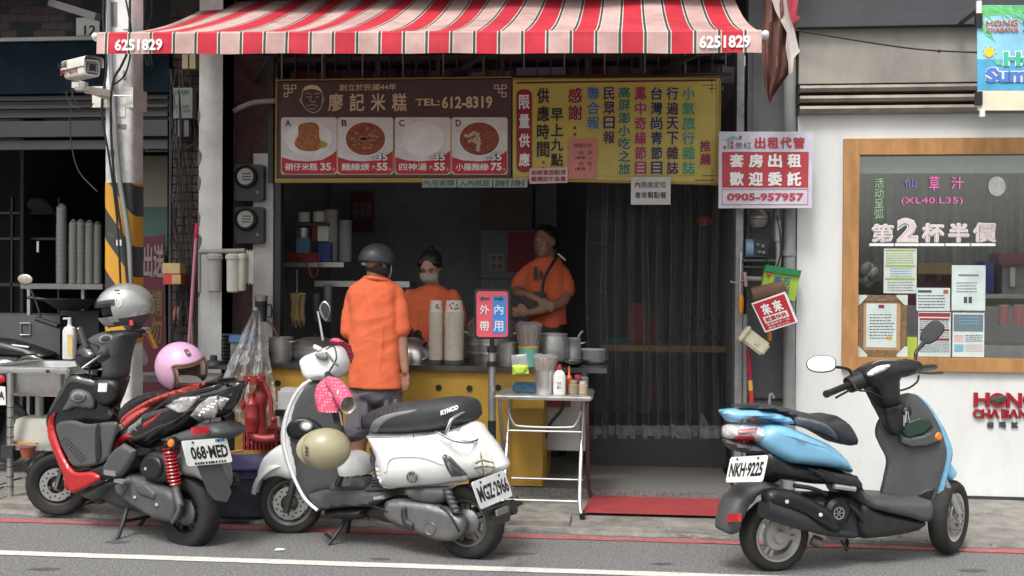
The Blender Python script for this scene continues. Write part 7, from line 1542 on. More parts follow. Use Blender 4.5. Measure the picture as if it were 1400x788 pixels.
g.loft(rr,True,False);O('basin',g,K['steel'],t)
for(px,Y)in((14,6.58),(121,6.58),(14,7.1),(121,7.1)):
 g=B();q=P(px,600,Y);g.tube([V((q.x,Y,.04)),V((q.x,Y,zk-.03))],.022,10);O('leg',g,K['brushed'],t)
 g=B();
 for j in range(9):g.lathe([(.0225,0),(.025,.004),(.0225,.008)],V((q.x,Y,.12+j*.065)),n=12)
 o=O('leg_notch',g,K['dark'],t);o['kind']='stuff'
g=B();g.cyl(P(54,537,Ys),P(54,600,Ys),.028);O('waste_pipe',g,K['brushed'],t)
zsh=P(60,617,6.55).z
g=B();g.box((P(14,600,6.58).x,6.56,zsh),(P(121,600,6.58).x,6.6,zsh+.035));O('shelf_bar',g,K['brushed'],t);g=B();g.box((P(14,600,6.58).x,7.08,zsh),(P(121,600,6.58).x,7.12,zsh+.035));O('shelf_bar',g,K['brushed'],t)
g=B();g.obox(P(14,617,6.57),V((.04,0,0)),V((0,.04,0)),V((0,0,.04)));O('bracket',g,K['dark'],t)
g=B();g.cyl(P(65,508,6.545),P(65,508,6.54),.012);O('rivet',g,K['dark'],t)
t=thing('plastic_crate','dirty translucent white plastic tub on the lower bar of the sink','tub',P(55,607,6.8));cc=P(58,606,6.8);g=B()
g.loft([g.ring(cc+V((0,0,z)),V((a_,0,0)),V((0,b_,0)),32,6)for z,a_,b_ in((0,.17,.15),(.03,.175,.155),(.17,.14,.12),(.18,.12,.1))]);O('tub',g,mat('dirty_white',(.4,.39,.34),.5,dirt=.5,dcol=(.16,.14,.1)),t)
g=B();g.obox(P(38,606,6.66),V((.08,0,-.005)),V((0,.05,0)),V((0,0,.012)));one('cutting_board',g,mat('board_wood',(.4,.24,.1),.6),'small wooden board on the bar under the sink','board')
t=thing('clay_pot','terracotta plastic pot hooked on the sink bar','pot',P(38,628,6.55));g=B();q=P(38,626,6.56);g.lathe([(.035,0),(.052,.07),(.058,.07),(.058,.08),(.05,.08),(.03,.01)],q,n=20);O('pot',g,mat('terracotta',(.3,.08,.045),.6,dirt=.3),t)
t=thing('detergent_bottle','white pump bottle with a yellow label standing on the sink','bottle',P(95,493,6.9));q=P(95,491,6.9);r=9*MPP(6.9)
g=B();g.loft([g.ring(q+V((0,0,z)),V((r*s_,0,0)),V((0,r*s_*.7,0)),20,4)for z,s_ in((0,.95),(.01,1),(.19,1),(.215,.8),(.225,.35),(.24,.33))]);O('body',g,mat('bottle_white',(.6,.6,.62),.3),t)
g=B();g.cyl(q+V((0,0,.24)),q+V((0,0,.275)),.012);g.beam(q+V((-.04,-.01,.277)),q+V((.01,0,.28)),.02,.012);O('pump',g,mat('bottle_white',(.6,.6,.62),.3),t)
g=B();g.box(q+V((.0,-r*.73,.03)),q+V((r*.9,-r*.7,.17)));O('label',g,paint('label_yellow','c8b070'),t)
# silver bucket + soy milk bag + brush behind scooter A
t=thing('soymilk_bag','clear tied bag with pale liquid hanging behind the scooter handlebar','bag',P(193,500,6.9));g=B();q=P(193,488,6.9);k=MPP(6.9)
g.lathe([(.001,-13*k),(8*k,-12*k),(10*k,-4*k),(7*k,6*k),(2*k,16*k),(1.5*k,20*k),(3*k,24*k)],q,n=18);O('film',g,MATS['bag_film'],t);g=B();g.lathe([(.001,-12.5*k),(7.6*k,-11.5*k),(9.5*k,-5*k),(9*k,-2*k),(.001,-2*k)],q,n=18);O('liquid',g,paint('soymilk','cfc9ae'),t)
g=B();g.tube(c3([P(201,453,6.9),P(206,462,6.9),P(213,477,6.9)]),.016,10);one('orange_handle',g,paint('handle_orange','d88a28',.4),'bright orange curved handle between the two helmets','handle')  # curved orange tube, a lone handle rather than a hook
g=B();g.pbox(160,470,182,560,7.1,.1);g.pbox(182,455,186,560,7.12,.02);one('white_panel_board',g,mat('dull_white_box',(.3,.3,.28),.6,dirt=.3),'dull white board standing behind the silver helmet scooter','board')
t=thing('low_steel_table','low steel side table behind the black and red scooter','table',P(230,530,7.0));g=B();g.pbox(172,516,290,522,6.95,.3);O('top',g,K['brushed'],t)
for px in(176,282):g=B();g.pbox(px,522,px+4,690,6.97,.03);O('leg',g,K['brushed'],t)
# background motorbike left
t=thing('dark_scooter','dark scooter in the shade behind the sink, partly out of frame','scooter',P(20,640,7.4))
g=B();o_=P(0,600,7.4);
def fl(name,px,Y,w_,m,r=.06,edge=.02):g=B();flat(g,px,Y,w_,r,True,edge,.02);return O(name,g,m,t)
fl('body',[(-40,520),(-10,500),(20,498),(40,480),(60,478),(80,492),(70,500),(40,505),(20,540),(0,600),(-40,610)],7.4,.14,K['gloss']);fl('seat',[(-60,470),(0,462),(40,470),(75,484),(60,492),(0,488),(-60,500)],7.38,.12,K['black'])
g=B();g.ball(P(6,500,7.25),V((.09,0,0)),V((0,.05,0)),V((0,0,.045)),18,10);O('headlight',g,lens,t);fl('red_panel',[(-30,505),(-4,510),(8,516),(4,524),(-30,530)],7.26,.03,K['red'])
w0=thing_part('wheel',t);c=P(8,590,7.4);g=B();
g.lathe([(.15,-.05),(.22,-.04),(.235,0),(.22,.04),(.15,.05)],c,V((.3,1,0)),40,True);O('tyre',g,K['rubber'],w0);g=B();g.lathe([(.001,-.03),(.14,-.03),(.15,.03),(.001,.03)],c,V((.3,1,0)),30);O('rim',g,K['dark'],w0)
g=B();g.tube(c3([P(57,440,7.3),P(50,415,7.3),P(42,396,7.3)]),.008,8);O('mirror_stem',g,K['black'],t);g=B();g.ball(P(34.5,382,7.3),V((.062,0,-.01)),V((0,.02,0)),V((.01,0,.04)),20,12);O('mirror_back',g,K['black'],t);g=B();g.ball(P(34.3,382,7.283),V((.056,0,-.009)),V((0,.008,0)),V((.009,0,.035)),20,12);O('mirror_glass',g,mat('dusty_mirror',(.5,.45,.4),.3,.6,var=.2),t)
g=B();g.tube([P(50,436,7.3),P(80,446,7.25)],.02);O('grip',g,K['black'],t);g=B();g.pprism([(-12,527),(7,529),(8,554),(-12,554)],7.2,.004);pl_=O('licence_plate',g,K['white'],t);T('A',(-2,535,6,546),7.198,K['ink'],pl_,.03)
g=B();g.tube([P(0,470,7.3),P(40,475,7.28)],.01);O('lever',g,K['steel'],t)
t=thing('exhaust_box','dark mechanical clutter on the floor under the sink','engine',P(70,640,7.1));g=B();g.ball(P(60,600,7.1),V((.16,0,0)),V((0,.1,0)),V((0,0,.09)),16,10);O('casing',g,K['black'],t);g=B();g.tube(c3([P(20,570,7.1),P(45,585,7.05),P(80,575,7.1),P(110,600,7.1)]),.02);O('hose',g,K['cable'],t);g=B();g.cyl(P(40,640,7.1),P(110,640,7.1),.05);O('pipe',g,K['dark'],t)
# ================================================================ TUB, HYDRANT, SHEET
YU=6.5;q=PG(338,712,.03);q.y=YU;q=V((P(338,700,YU).x,YU,.03));k=MPP(YU);t=thing('navy_tub','large navy blue tub with a pale rim between the two left scooters','tub',q)
ztub=P(338,632,YU).z-.03
g=B();g.lathe([(56*k,0),(60*k,.02),(58*k,ztub*.5),(60*k,ztub*.8)],q,n=48);O('scuffed_base',g,mat('scuffed_navy',(.035,.035,.06),.7,var=.5,scale=10,dirt=.8,dcol=(.14,.14,.15)),t)
g=B();g.lathe([(60*k,ztub*.8),(63*k,ztub*.82),(62*k,ztub*.95),(64*k,ztub),(60*k,ztub+.008),(57*k,ztub*.9),(.001,ztub*.85)],q,n=48);O('tub_rim',g,mat('navy_plastic',(.028,.027,.075),.4,dirt=.2),t)
t=thing('red_hydrant_pump','old red cast iron hand pump with arched handles under a plastic sheet','pump',P(351,615,6.75));Yh=6.78;k=MPP(Yh);rm=mat('old_red_enamel',(.25,.022,.024),.42,var=.25,scale=14,dirt=.45,dcol=(.16,.04,.03),bump=.2,bscale=60)
c=P(355,600,Yh)
g=B();g.lathe([(10*k,0),(11*k,.02),(10*k,.05),(9*k,.2),(11*k,.23),(12*k,.27),(10*k,.31),(6*k,.33),(5*k,.38),(6*k,.4),(.001,.41)],c,n=28);O('barrel',g,rm,t)
c2=P(344,590,Yh-.06);g=B();g.lathe([(8*k,0),(8.5*k,.05),(10*k,.08),(10*k,.1),(9*k,.11),(9*k,.18),(5*k,.2),(3*k,.23),(3.5*k,.25),(.001,.26)],c2,n=24);O('valve_body',g,rm,t)
g=B();g.tube(c3([c2+V((0,0,.04)),c2+V((.01,0,-.03)),c2+V((.08,0,-.05)),c2+V((.15,.02,-.045))]),6.5*k,14);O('outlet_pipe',g,rm,t)
for pts in([(338,518),(333,532),(331,545),(333,552),(331,560)],[(358,516),(364,530),(370,545),(371,560),(374,574)]):g=B();g.tube(c3([P(a,b,Yh-.07)for a,b in pts]),.014,8);O('handle',g,rm,t)
g=B();g.tube([P(337,518,Yh-.07),P(358,517,Yh-.07)],.018);g.cyl(P(337,522,Yh-.07),P(337,514,Yh-.07),.022);g.cyl(P(348,526,Yh-.07),P(348,514,Yh-.07),.03);g.cyl(P(358,522,Yh-.07),P(358,514,Yh-.07),.022);O('crosshead',g,rm,t)
g=B();g.ball(P(374,574,Yh-.07),.022);O('handle_knob',g,rm,t)
t=thing('red_crate','dull red slatted plastic crate under the hand pump','crate',P(352,614,6.95));
for i in range(9):g=B();g.pbox(332+i*5.4,586,335+i*5.4,616,6.9,.02);O('slat',g,mat('crate_red',(.24,.02,.03),.5),t)
for y in(586,600,612):g=B();g.pbox(331,y,381,y+3,6.92,.25);O('rail',g,MATS['crate_red'],t)
t=thing('lidded_white_box','pale translucent storage box behind the white scooter headset','box',P(392,600,7.0));g=B();g.pbox(378,532,412,604,7.0,.15);bmesh.ops.bevel(g.bm,geom=g.bm.edges[:],offset=.02,segments=2,affect='EDGES');O('box',g,mat('pale_box',(.42,.43,.43),.5,dirt=.3),t);g=B();g.pbox(376,561,388,569,6.95,.05);O('valve_knob',g,K['black'],t)
g=B();g.beam(P(312,620,6.5),P(332,617,6.6),.02,.02);one('wooden_stick',g,MATS['board_wood'],'short pale stick lying on the rim of the navy tub','stick')
# plastic sheet
t=thing('plastic_sheet','crumpled clear plastic sheet hung in a cone over the hand pump','plastic sheet',P(350,600,6.75))
from mathutils import noise as mnoise
gr=[]
for j in range(61):
 f=j/60;y=424+f*150;xl_=349-3-(41*min(1,f*1.7))+(0 if f<.62 else(f-.62)*55);xr_=351+3+27*f**.75;row=[]
 for i in range(61):
  u=i/60;rx=xl_+(xr_-xl_)*u;bulge=math.sin(math.pi*u);yy=y+(8*math.sin(u*9+1)*f if f>.5 else 0)
  row.append(P(rx,yy,6.97+.1*(1-bulge)*min(1,f*2)+(.015+.02*f)*math.sin(u*21+f*3)+f*.09*mnoise.noise(V((u*7,f*5,1)))+f*.05*mnoise.noise(V((u*17,f*13,4)))+.02*mnoise.noise(V((u*40,f*34,9)))))
 gr.append(row)
g=B();g.sheet(gr);O('sheet',g,clear('crinkled_film',(.92,.92,.92),.5,.22,.6),t,ang=60)
g=B();g.ball(P(349.5,424,6.98),.02);O('knot',g,K['lgrey'],t);g=B();g.cyl(P(350,424,7.02),P(352,520,7.05),.013);O('support_rod',g,mat('rusty_rod',(.18,.13,.11),.6,.4),t)
# ================================================================ HELMETS
def helmet(name,label,c,f,up,r,m,trim,kind):
 f=V(f).normalized();s_=f.cross(V(up)).normalized();u=s_.cross(f).normalized();t=thing(name,label,'helmet',c)
 return t,f,s_,u
# pink open face helmet on the seat
c=A.at(247,502,.02);f=(A.d*-.55+A.n*.75+UP*-.12).normalized();f=V((.8,-.6,-.2)).normalized();s_=f.cross(V((-.35,0,1))).normalized();u=s_.cross(f).normalized();r=36*MPP(c.y)
t=thing('pink_helmet','glossy lilac pink open face helmet lying on the scooter seat','helmet',c-V((0,0,r)))
def shell(c,f,s_,u,r,cut,m,t,name='shell',sc=(1,1,1),th=0.):
 g=B();n,mm=40,22;keep={}
 for j in range(mm+1):
  ph=math.pi*j/mm
  for i in range(n):
   th_=2*math.pi*i/n;d=V((math.sin(ph)*math.cos(th_),math.sin(ph)*math.sin(th_),math.cos(ph)))
   keep[(i,j)]=(g.v(c+f*d.x*(r+th)*sc[0]+s_*d.y*(r+th)*sc[1]+u*d.z*(r+th)*sc[2]),d)
 for j in range(mm):
  for i in range(n):
   q=[keep[(i,j)],keep[((i+1)%n,j)],keep[((i+1)%n,j+1)],keep[(i,j+1)]]
   dm=sum((x[1]for x in q),V())/4
   if cut(dm):g.face([x[0]for x in q])
 loose=[v for v in g.bm.verts if not v.link_faces];bmesh.ops.delete(g.bm,geom=loose,context='VERTS')
 return O(name,g,m,t,ang=80)
pinkm=mat('lilac_paint',(.56,.32,.48),.35,coat=.3,var=.04,dirt=.1,dcol=(.4,.2,.35))
op=lambda d:not(d.x>.38 and d.z<.42 and abs(d.y)<.72)and d.z>-.62-.0
sc_=(1.08,.95,1.0)
shell(c,f,s_,u,r,op,pinkm,t,sc=sc_);shell(c,f,s_,u,r*.9,lambda d:op(d),mat('tan_lining',(.42,.3,.21),.9),t,'lining',sc_)
# edge trim around the face opening
pts=[]
for a in range(0,28):
 t_=a/27;
 if t_<.35:y,z=-.72,-.62+1.04*(t_/.35)
 elif t_<.65:y,z=-.72+1.44*(t_-.35)/.3,.42
 else:y,z=.72,.42-1.04*(t_-.65)/.35
 y*=.97;z=z;x=math.sqrt(max(.0,1-y*y-z*z));x=max(x,.3);L0=math.sqrt(x*x+y*y+z*z);pts.append(c+(f*x*sc_[0]+s_*y*sc_[1]+u*z*sc_[2])*(r/L0)*1.01)
g=B();g.tube(c3(pts,2),.0085,8);O('edge_trim',g,mat('brown_trim',(.14,.08,.06),.5),t)
pin=[c3(pts,2)[k]for k in range(6,50)];g=B();g.tube([p+(c-p)*.12 for p in pin],.018,8);O('cheek_pad',g,mat('cream_pad',(.5,.38,.28),.9),t)
g=B();q=c+(f*.62*sc_[0]+u*.78)*r*1.02;g.obox(q,s_*.012,(f*.78-u*.62)*.022,(f*.62+u*.78)*.004);O('strap_loop',g,MATS['brown_trim'],t)
g=B();g.ball(q+f*.01,.006);O('rivet',g,K['chrome'],t)
for dz,dy in((-.45,-.8),(-.3,-.86)):
 g=B();g.ball(c+(f*.25+s_*dy*.95+u*dz)*r,.007);O('rivet',g,K['chrome'],t)
g=B();g.tube(c3([c+f*r*.5+s_*.05-u*r*.6,c+f*r*.8-u*r*.5,c+f*r*.85-s_*.05-u*r*.62]),.01,6);O('chin_strap',g,paint('strap_rust','9a4a30'),t)
# silver full face helmet on the mirror
c=P(171,420,A.at(171,420).y);f=V((-.86,-.42,-.16)).normalized();s_=f.cross(UP).normalized();u=s_.cross(f).normalized();r=36*MPP(c.y)
t=thing('silver_helmet','silver full face helmet with a lifted visor hung on the handlebar','helmet',c-V((0,0,r)))
sc_=(1.12,.9,.95);hole=lambda d:(d.x>.45 and-.3<d.z<.32 and abs(d.y)<.88)
shell(c,f,s_,u,r,lambda d:not hole(d)and d.z>-.1-.55*max(0,d.x)-.25,mat('silver_paint',(.4,.42,.4),.25,.5,coat=.5,dirt=.1),t,sc=sc_)
shell(c,f,s_,u,r*.97,lambda d:d.z<=-.0-.2*d.x and d.z>-.72 and not hole(d),mat('charcoal_shell',(.07,.075,.08),.5),t,'lower_shell',sc_)
shell(c,f,s_,u,r*.8,lambda d:d.z>-.8,K['black'],t,'lining',sc_)
shell(c,f,s_,u,r*1.03,lambda d:d.x>.3 and-.25<d.z<.42 and abs(d.y)<.9 and d.z>.02+.1*d.x,clear('visor_film',(.35,.37,.38),.25,.05,.1),t,'visor',sc_)
g=B();q=c+(s_*(-.9 if s_.y>0 else .9)*sc_[1]*.95+f*.25+u*.25)*r;nn=(q-c).normalized();g.lathe([(.001,.008),(.035,.006),(.04,-.004)],q,nn,20);O('visor_pivot',g,MATS['silver_paint'],t)
for dz in(-.012,.012):g=B();g.ball(q+nn*.008+u*dz,.004);O('screw',g,K['ink'],t)
g=B();g.beam(P(179,438,c.y-.1),P(180,445,c.y-.1),.02,.004,V((0,1,0)));O('strap_tag',g,paint('tag_red','d8382a'),t)
g=B();g.ball(P(160,397,c.y-.12),V((.018,0,0)),V((0,.008,0)),V((0,0,.009)),10,6);O('vent',g,K['lgrey'],t)
# khaki cap helmet hanging from the white scooter
c=S.at(446,614,.3);f=V((-.95,-.25,.1)).normalized();s_=f.cross(UP).normalized();u=s_.cross(f).normalized();r=31*MPP(c.y)
khm=mat('khaki_shell',(.33,.3,.19),.38,coat=.2,var=.08,dirt=.35,dcol=(.2,.17,.11));t=thing('khaki_helmet','worn khaki half helmet hanging from the hook of the white scooter','helmet',c-V((0,0,r)))
uu=(V((.25,-.95,.12))).normalized();ff=V((-1,-.2,.0));ff=(ff-uu*ff.dot(uu)).normalized();ss=uu.cross(ff)
shell(c,ff,ss,uu,r,lambda d:d.z>-.15,khm,t,sc=(1.12,.95,.9));shell(c,ff,ss,uu,r*.93,lambda d:d.z>-.15,K['black'],t,'lining',(1.12,.95,.9))
g=B();gr=[]
for k_ in(0,.5,1):gr.append([c+(ff*math.cos(a)*(1.12+.22*k_*max(0,math.cos(a)))+ss*math.sin(a)*(.96+.0*k_))*r+uu*(-.05+.12*(1-k_))*r for a in[rad(-75+150*i/14)for i in range(15)]])
g.sheet(gr);gr3=[[p-uu*.006 for p in q_]for q_ in gr];g.sheet(gr3);O('peak',g,khm,t)
o_=c+ff*r*.98+uu*r*.42-ss*.028;T3('HNL',c+ff*r*.9+uu*r*.58+ss*.035,-ss*.06,(uu*.5-ff*.6)*.03,K['ink'],t,.03,ext=-.004)
# white helmet on footboard behind
c=S.at(487,640,-.02);r=24*MPP(c.y);t=thing('white_helmet','glossy white helmet with a dark peak standing on the footboard','helmet',c-V((0,0,r*.6)));f=V((-.8,-.55,-.15)).normalized();s_=f.cross(UP).normalized();u=s_.cross(f).normalized()
shell(c,f,s_,u,r,lambda d:d.z>-.25,K['gwhite'],t,sc=(1.1,.95,1.05));g=B();gr=[]
for k_ in(0,1):gr.append([c+(f*math.cos(a)*(1.08+.35*k_)+s_*math.sin(a)*(.97+.05*k_))*r+u*(-.22-.45*k_)*r for a in[rad(-80+160*i/12)for i in range(13)]])
g.sheet(gr);g.sheet([[p-u*.006 for p in q_]for q_ in gr]);O('peak',g,K['gloss'],t)
# ================================================================ PEOPLE
def blob(name,g,m,parent,vox=.008,it=5,fac=.5,label=None,fold=0.):
 bm=g.bm;bmesh.ops.recalc_face_normals(bm,faces=bm.faces);me=bpy.data.meshes.new(name);bm.to_mesh(me);bm.free()
 o=bpy.data.objects.new(name,me);COL.objects.link(o);r=o.modifiers.new('r','REMESH');r.mode='VOXEL';r.voxel_size=vox;r.use_smooth_shade=True
 s_=o.modifiers.new('s','SMOOTH');s_.factor=fac;s_.iterations=it
 dg=bpy.context.evaluated_depsgraph_get();me2=bpy.data.meshes.new_from_object(o.evaluated_get(dg));bpy.data.objects.remove(o)
 if fold:
  ns=[v.normal.copy()for v in me2.vertices]
  for v,n_ in zip(me2.vertices,ns):
   c_=v.co;a_=mnoise.noise(V((c_.x*11+c_.z*3,c_.y*9,c_.z*3.5)));b_=abs(mnoise.noise(V((c_.x*6-c_.z*9,c_.y*6,c_.z*8+5))));v.co=c_+n_*(fold*(a_+.8*(.35-b_)))
 me2.transform(ROOT[parent.name].inverted());me2.materials.clear();me2.materials.append(m);me2.name=name
 for p in me2.polygons:p.use_smooth=True
 o=bpy.data.objects.new(name,me2);COL.objects.link(o);o.parent=parent;ROOT[o.name]=ROOT[parent.name]
 if label:o['label']=label
 return o
def limb(g,pts,rs,n=14):
 g.tube(c3(pts,4),[r for r in sum([[rs[i]+(rs[i+1]-rs[i])*k/4 for k in range(4)]for i in range(len(rs)-1)],[])]+[rs[-1]],n)
 g.ball(pts[0],rs[0]*.98,u=12,vv=8);g.ball(pts[-1],rs[-1]*.98,u=12,vv=8)
def torso(g,Y,rows,n=28):
 g.loft([g.ring((P(a,y,Y+dy)+P(b,y,Y+dy))/2,V(((P(b,y,Y).x-P(a,y,Y).x)/2,0,0)),V((0,d,0)),n,2.4)for y,a,b,d,dy in rows])
def hand(g,w,d,side,curl,k=1.):
 d=d.normalized();side=(side-d*side.dot(d)).normalized();cu=curl.normalized()
 pc=w+d*.05*k;g.ball(pc,side*.04*k,cu*.017*k,d*.052*k,14,10)
 for i,(o_,L_,sp)in enumerate(((.03,.07,.12),(.011,.08,.03),(-.009,.075,-.05),(-.028,.058,-.14))):
  b0=w+d*.075*k+side*o_*k;d1=(d+side*sp).normalized();b1=b0+d1*L_*.4*k+cu*.004;b2=b1+(d1+cu*.45).normalized()*L_*.35*k;b3=b2+(d1+cu*.95).normalized()*L_*.28*k
  g.tube([b0,b1,b2,b3],[.0098*k,.0092*k,.0085*k,.0068*k],8)
 t0=w+d*.025*k+side*.025*k;t1=t0+(d*.6+side*.8).normalized()*.035*k;t2=t1+(d+side*.3+cu*.3).normalized()*.03*k;t3=t2+(d+cu*.5).normalized()*.022*k;g.tube([t0,t1,t2,t3],[.014*k,.012*k,.0105*k,.008*k],8)
def head(g,c,f,u,k=1.):
 f=f.normalized();s_=f.cross(u).normalized();u=s_.cross(f).normalized();q=lambda a,b,d:c+f*a*k+s_*b*k+u*d*k
 g.ball(q(-.012,0,.025),s_*.076*k,f*.094*k,u*.09*k,20,14)
 g.ball(q(.022,0,-.035),s_*.06*k,f*.062*k,u*.075*k,20,14);g.ball(q(.045,0,-.085),s_*.032*k,f*.035*k,u*.025*k,14,10)
 g.tube([q(.075,0,.015),q(.09,0,-.012),q(.098,0,-.026)],[.008*k,.012*k,.013*k],8);g.ball(q(.09,.013,-.028),.008*k,u=8,vv=6);g.ball(q(.09,-.013,-.028),.008*k,u=8,vv=6)
 g.tube([q(.07,.04,.02),q(.08,.02,.027),q(.082,0,.024),q(.08,-.02,.027),q(.07,-.04,.02)],.009*k,6)
 for sg in(-1,1):
  g.ball(q(.055,.033*sg,-.02),.02*k,u=10,vv=8);g.ball(q(-.008,.076*sg,-.005),s_*.009*k,f*.018*k,u*.031*k,12,8)
 g.tube([q(.076,.02,-.055),q(.085,0,-.054),q(.076,-.02,-.055)],.0065*k,6);g.tube([q(.074,.017,-.065),q(.083,0,-.066),q(.074,-.017,-.065)],.0065*k,6)
 return q,s_,u
def facebits(q,s_,u,f,t,k=1.,brow=True,mouth=True):
 for sg in(-1,1):
  g=B();g.ball(q(.073,.03*sg,.006),s_*.013*k,f*.006*k,u*.0055*k,12,8);O('eye',g,mat('eye_white',(.45,.42,.4),.3),t);g=B();g.ball(q(.078,.03*sg,.005),s_*.0055*k,f*.003*k,u*.005*k,10,6);O('iris',g,K['ink'],t)
  g=B();g.tube([q(.075,.044*sg,.011),q(.081,.03*sg,.0135),q(.079,.016*sg,.01)],.0013*k,5);O('eyelid',g,K['hair'],t)
  g=B();g.tube([q(.078,.048*sg,.027),q(.087,.03*sg,.034),q(.087,.014*sg,.031)],.0024*k,5);O('eyebrow',g,mat('brow',(.06,.04,.03),.7),t)
 if mouth:g=B();g.tube([q(.08,.019,-.06),q(.091,0,-.06),q(.08,-.019,-.06)],.004*k,6);O('lips',g,mat('lip',(.25,.08,.07),.5),t)
skm=K['skin']
# ---- customer seen from behind
Ym=6.78;t=thing('person','customer seen from behind in an orange polo shirt, black half helmet and grey shorts','person',P(515,690,Ym))
q=lambda a,b,dy=0:P(a,b,Ym+dy)
g=B();fdir=V((.5,.86,-.28)).normalized();hq,hs_,hu=head(g,q(516,361),fdir,UP,1.0)
limb(g,[q(514,372),q(512,382),q(511,392)],[.058,.058,.07]);torso(g,Ym,[(388,492,532,.07,0),(405,477,543,.1,0),(450,482,540,.1,0),(520,482,545,.11,0),(545,484,545,.1,0)])
limb(g,[q(538,404),q(544,430,.0),q(548,455,.0),q(551,484,-.02),q(554,508,-.04)],[.05,.045,.041,.036,.026]);limb(g,[q(490,406),q(485,430),q(482,455,.03),q(488,470,.2)],[.05,.045,.04,.03])
hand(g,q(554,508,-.04),V((-.05,-.05,-1)),V((-1,.2,0)),V((-.6,.5,0)),1.0);hand(g,q(486,470,.2),V((.6,.8,-.1)),UP,V((0,0,-1)),1.)
for x0,x1,dy in((496,490,0),(531,530,.05)):
 limb(g,[q(x0,545,dy),q((x0+x1)/2,590,dy),q(x1,612,dy),q(x1-1,650,dy),q(x1-2,686,dy)],[.085,.065,.052,.05,.036])
 limb(g,[q(x1-2,692,dy),q(x1+1,697,dy+.14)],[.035,.03])
blob('body',g,skm,t,.0085,3)
g=B();torso(g,Ym,[(379,499,530,.07,0),(384,492,536,.085,0),(392,480,545,.105,0),(402,477,545,.118,0),(425,479,546,.125,0),(460,478,547,.125,0),(495,478,549,.13,0),(530,478,553,.14,0)])
limb(g,[q(486,401),q(481,418),q(479,436),q(478,453)],[.05,.054,.056,.058]);limb(g,[q(540,400),q(545,418),q(547,436),q(548,451)],[.05,.055,.058,.062])
for i,(a,b,c_,d,r)in enumerate(((490,430,498,525,.01),(522,440,514,527,.012))):g.tube(c3([P(a,b,Ym-.108),P((a+c_)/2+3,(b+d)/2,Ym-.117),P(c_,d,Ym-.126)]),r,6)
sh=blob('shirt',g,K['orange'],t,.008,4,fold=.012)
g=B();g.tube(c3([q(500,379,.05),q(499,380,-.03),q(508,380,-.085),q(521,382,-.08),q(531,385,-.02),q(530,384,.05)]),.013,8);O('collar',g,K['orange'],sh)
for a,b,c_,d in((464,455,479,455),(541,453,557,450)):
 pass
g=B();limb(g,[q(497,525),q(495,560),q(491,588)],[.095,.09,.088]);limb(g,[q(531,525,.03),q(533,560,.03),q(534,592,.03)],[.1,.092,.09]);g.ball(q(514,535),V((.16,0,0)),V((0,.12,0)),V((0,0,.1)),18,12)
for x0 in(488,500,528,540):g.tube([q(x0,545,-.08),q(x0+2,585,-.085)],.012,6)
blob('shorts',g,mat('grey_cotton',(.13,.12,.14),.85,var=.1,bump=.3,bscale=60),t,.0085,3,fold=.014)
g=B();g.ball(q(516,366),hs_*.078,fdir*.088,UP*.07,20,12);O('hair',g,mat('grey_black_hair',(.03,.028,.027),.6,bump=.5,bscale=150),t)
hc=q(515.5,357);hf=V((.8,.55,-.1)).normalized();hss=hf.cross(UP).normalized();huu=hss.cross(hf)
hm=thing('half_helmet','dull black half helmet worn by the customer with a small oval badge','helmet',hc);hmm=mat('dull_black_shell',(.025,.028,.033),.5,coat=.1,dirt=.25,dcol=(.07,.07,.07))
shell(hc,hf,hss,huu,.113,lambda d:d.z>-.1,hmm,hm,sc=(1.1,.98,1.02));shell(hc,hf,hss,huu,.107,lambda d:d.z>-.1,K['black'],hm,'lining',(1.1,.98,1.02))
g=B();g.tube([hc+hf*math.cos(a)*.122+hss*math.sin(a)*.109-huu*.012 for a in[i*.2618 for i in range(24)]],.006,6,True);O('rim',g,K['black'],hm)
g=B();gr=[[hc+(hf*math.cos(a)*(.122+.035*k_)+hss*math.sin(a)*.108)-huu*(.01+.012*k_)for a in[rad(-60+10*i)for i in range(13)]]for k_ in(0,1)];g.sheet(gr);O('peak',g,hmm,hm)
g=B();dd_=(P(498.5,361,Ym-.1)-hc);dd_.normalize();g.ball(P(498.5,361,Ym-.088),V((.02,.002,0)),V((0,.006,0)),V((0,0,.012)),14,8);O('badge',g,K['lgrey'],hm)
g=B();g.tube(c3([q(534,358,-.02),q(535,368,-.03),q(533,378,-.02),q(528,384,.02)]),.005,6);O('chin_strap',g,K['lgrey'],hm)
# ---- woman behind the counter
Yw_=7.85;t=thing('person','woman in an orange shirt and face mask looking down behind the counter','person',P(588,640,Yw_));q=lambda a,b,dy=0:P(a,b,Yw_+dy)
g=B();f_=V((-.12,-.86,-.5)).normalized();hc=q(589,365);hq,hs_,hu=head(g,hc,f_,UP,1.05);
limb(g,[q(590,375,.03),q(591,388,.05),q(591,398,.06)],[.05,.052,.06]);torso(g,Yw_,[(396,570,610,.07,.04),(410,556,622,.1,.04),(460,562,616,.1,.04),(520,560,618,.12,.04)])
limb(g,[q(562,406,.04),q(554,428,.02),q(554,448,-.04),q(568,462,-.22)],[.05,.045,.038,.028]);limb(g,[q(616,406,.04),q(625,430,.02),q(624,455,-.05),q(604,468,-.24)],[.05,.045,.038,.028])
hand(g,q(568,462,-.22),V((.5,-.7,-.2)),UP,V((.2,0,-1)),1.);hand(g,q(604,468,-.24),V((-.5,-.7,-.2)),UP,V((-.2,0,-1)),1.);torso(g,Yw_,[(520,560,618,.12,.04),(645,565,612,.09,.04)])
blob('body',g,mat('pale_skin',(.42,.25,.18),.5,var=.06,sss=.08),t,.0085,3);facebits(hq,hs_,hu,f_,t,1.05,mouth=False)
g=B();torso(g,Yw_,[(390,577,604,.06,.05),(394,570,611,.08,.045),(400,559,620,.1,.04),(412,553,625,.11,.04),(440,557,621,.115,.04),(480,556,620,.125,.04),(515,555,621,.13,.04)])
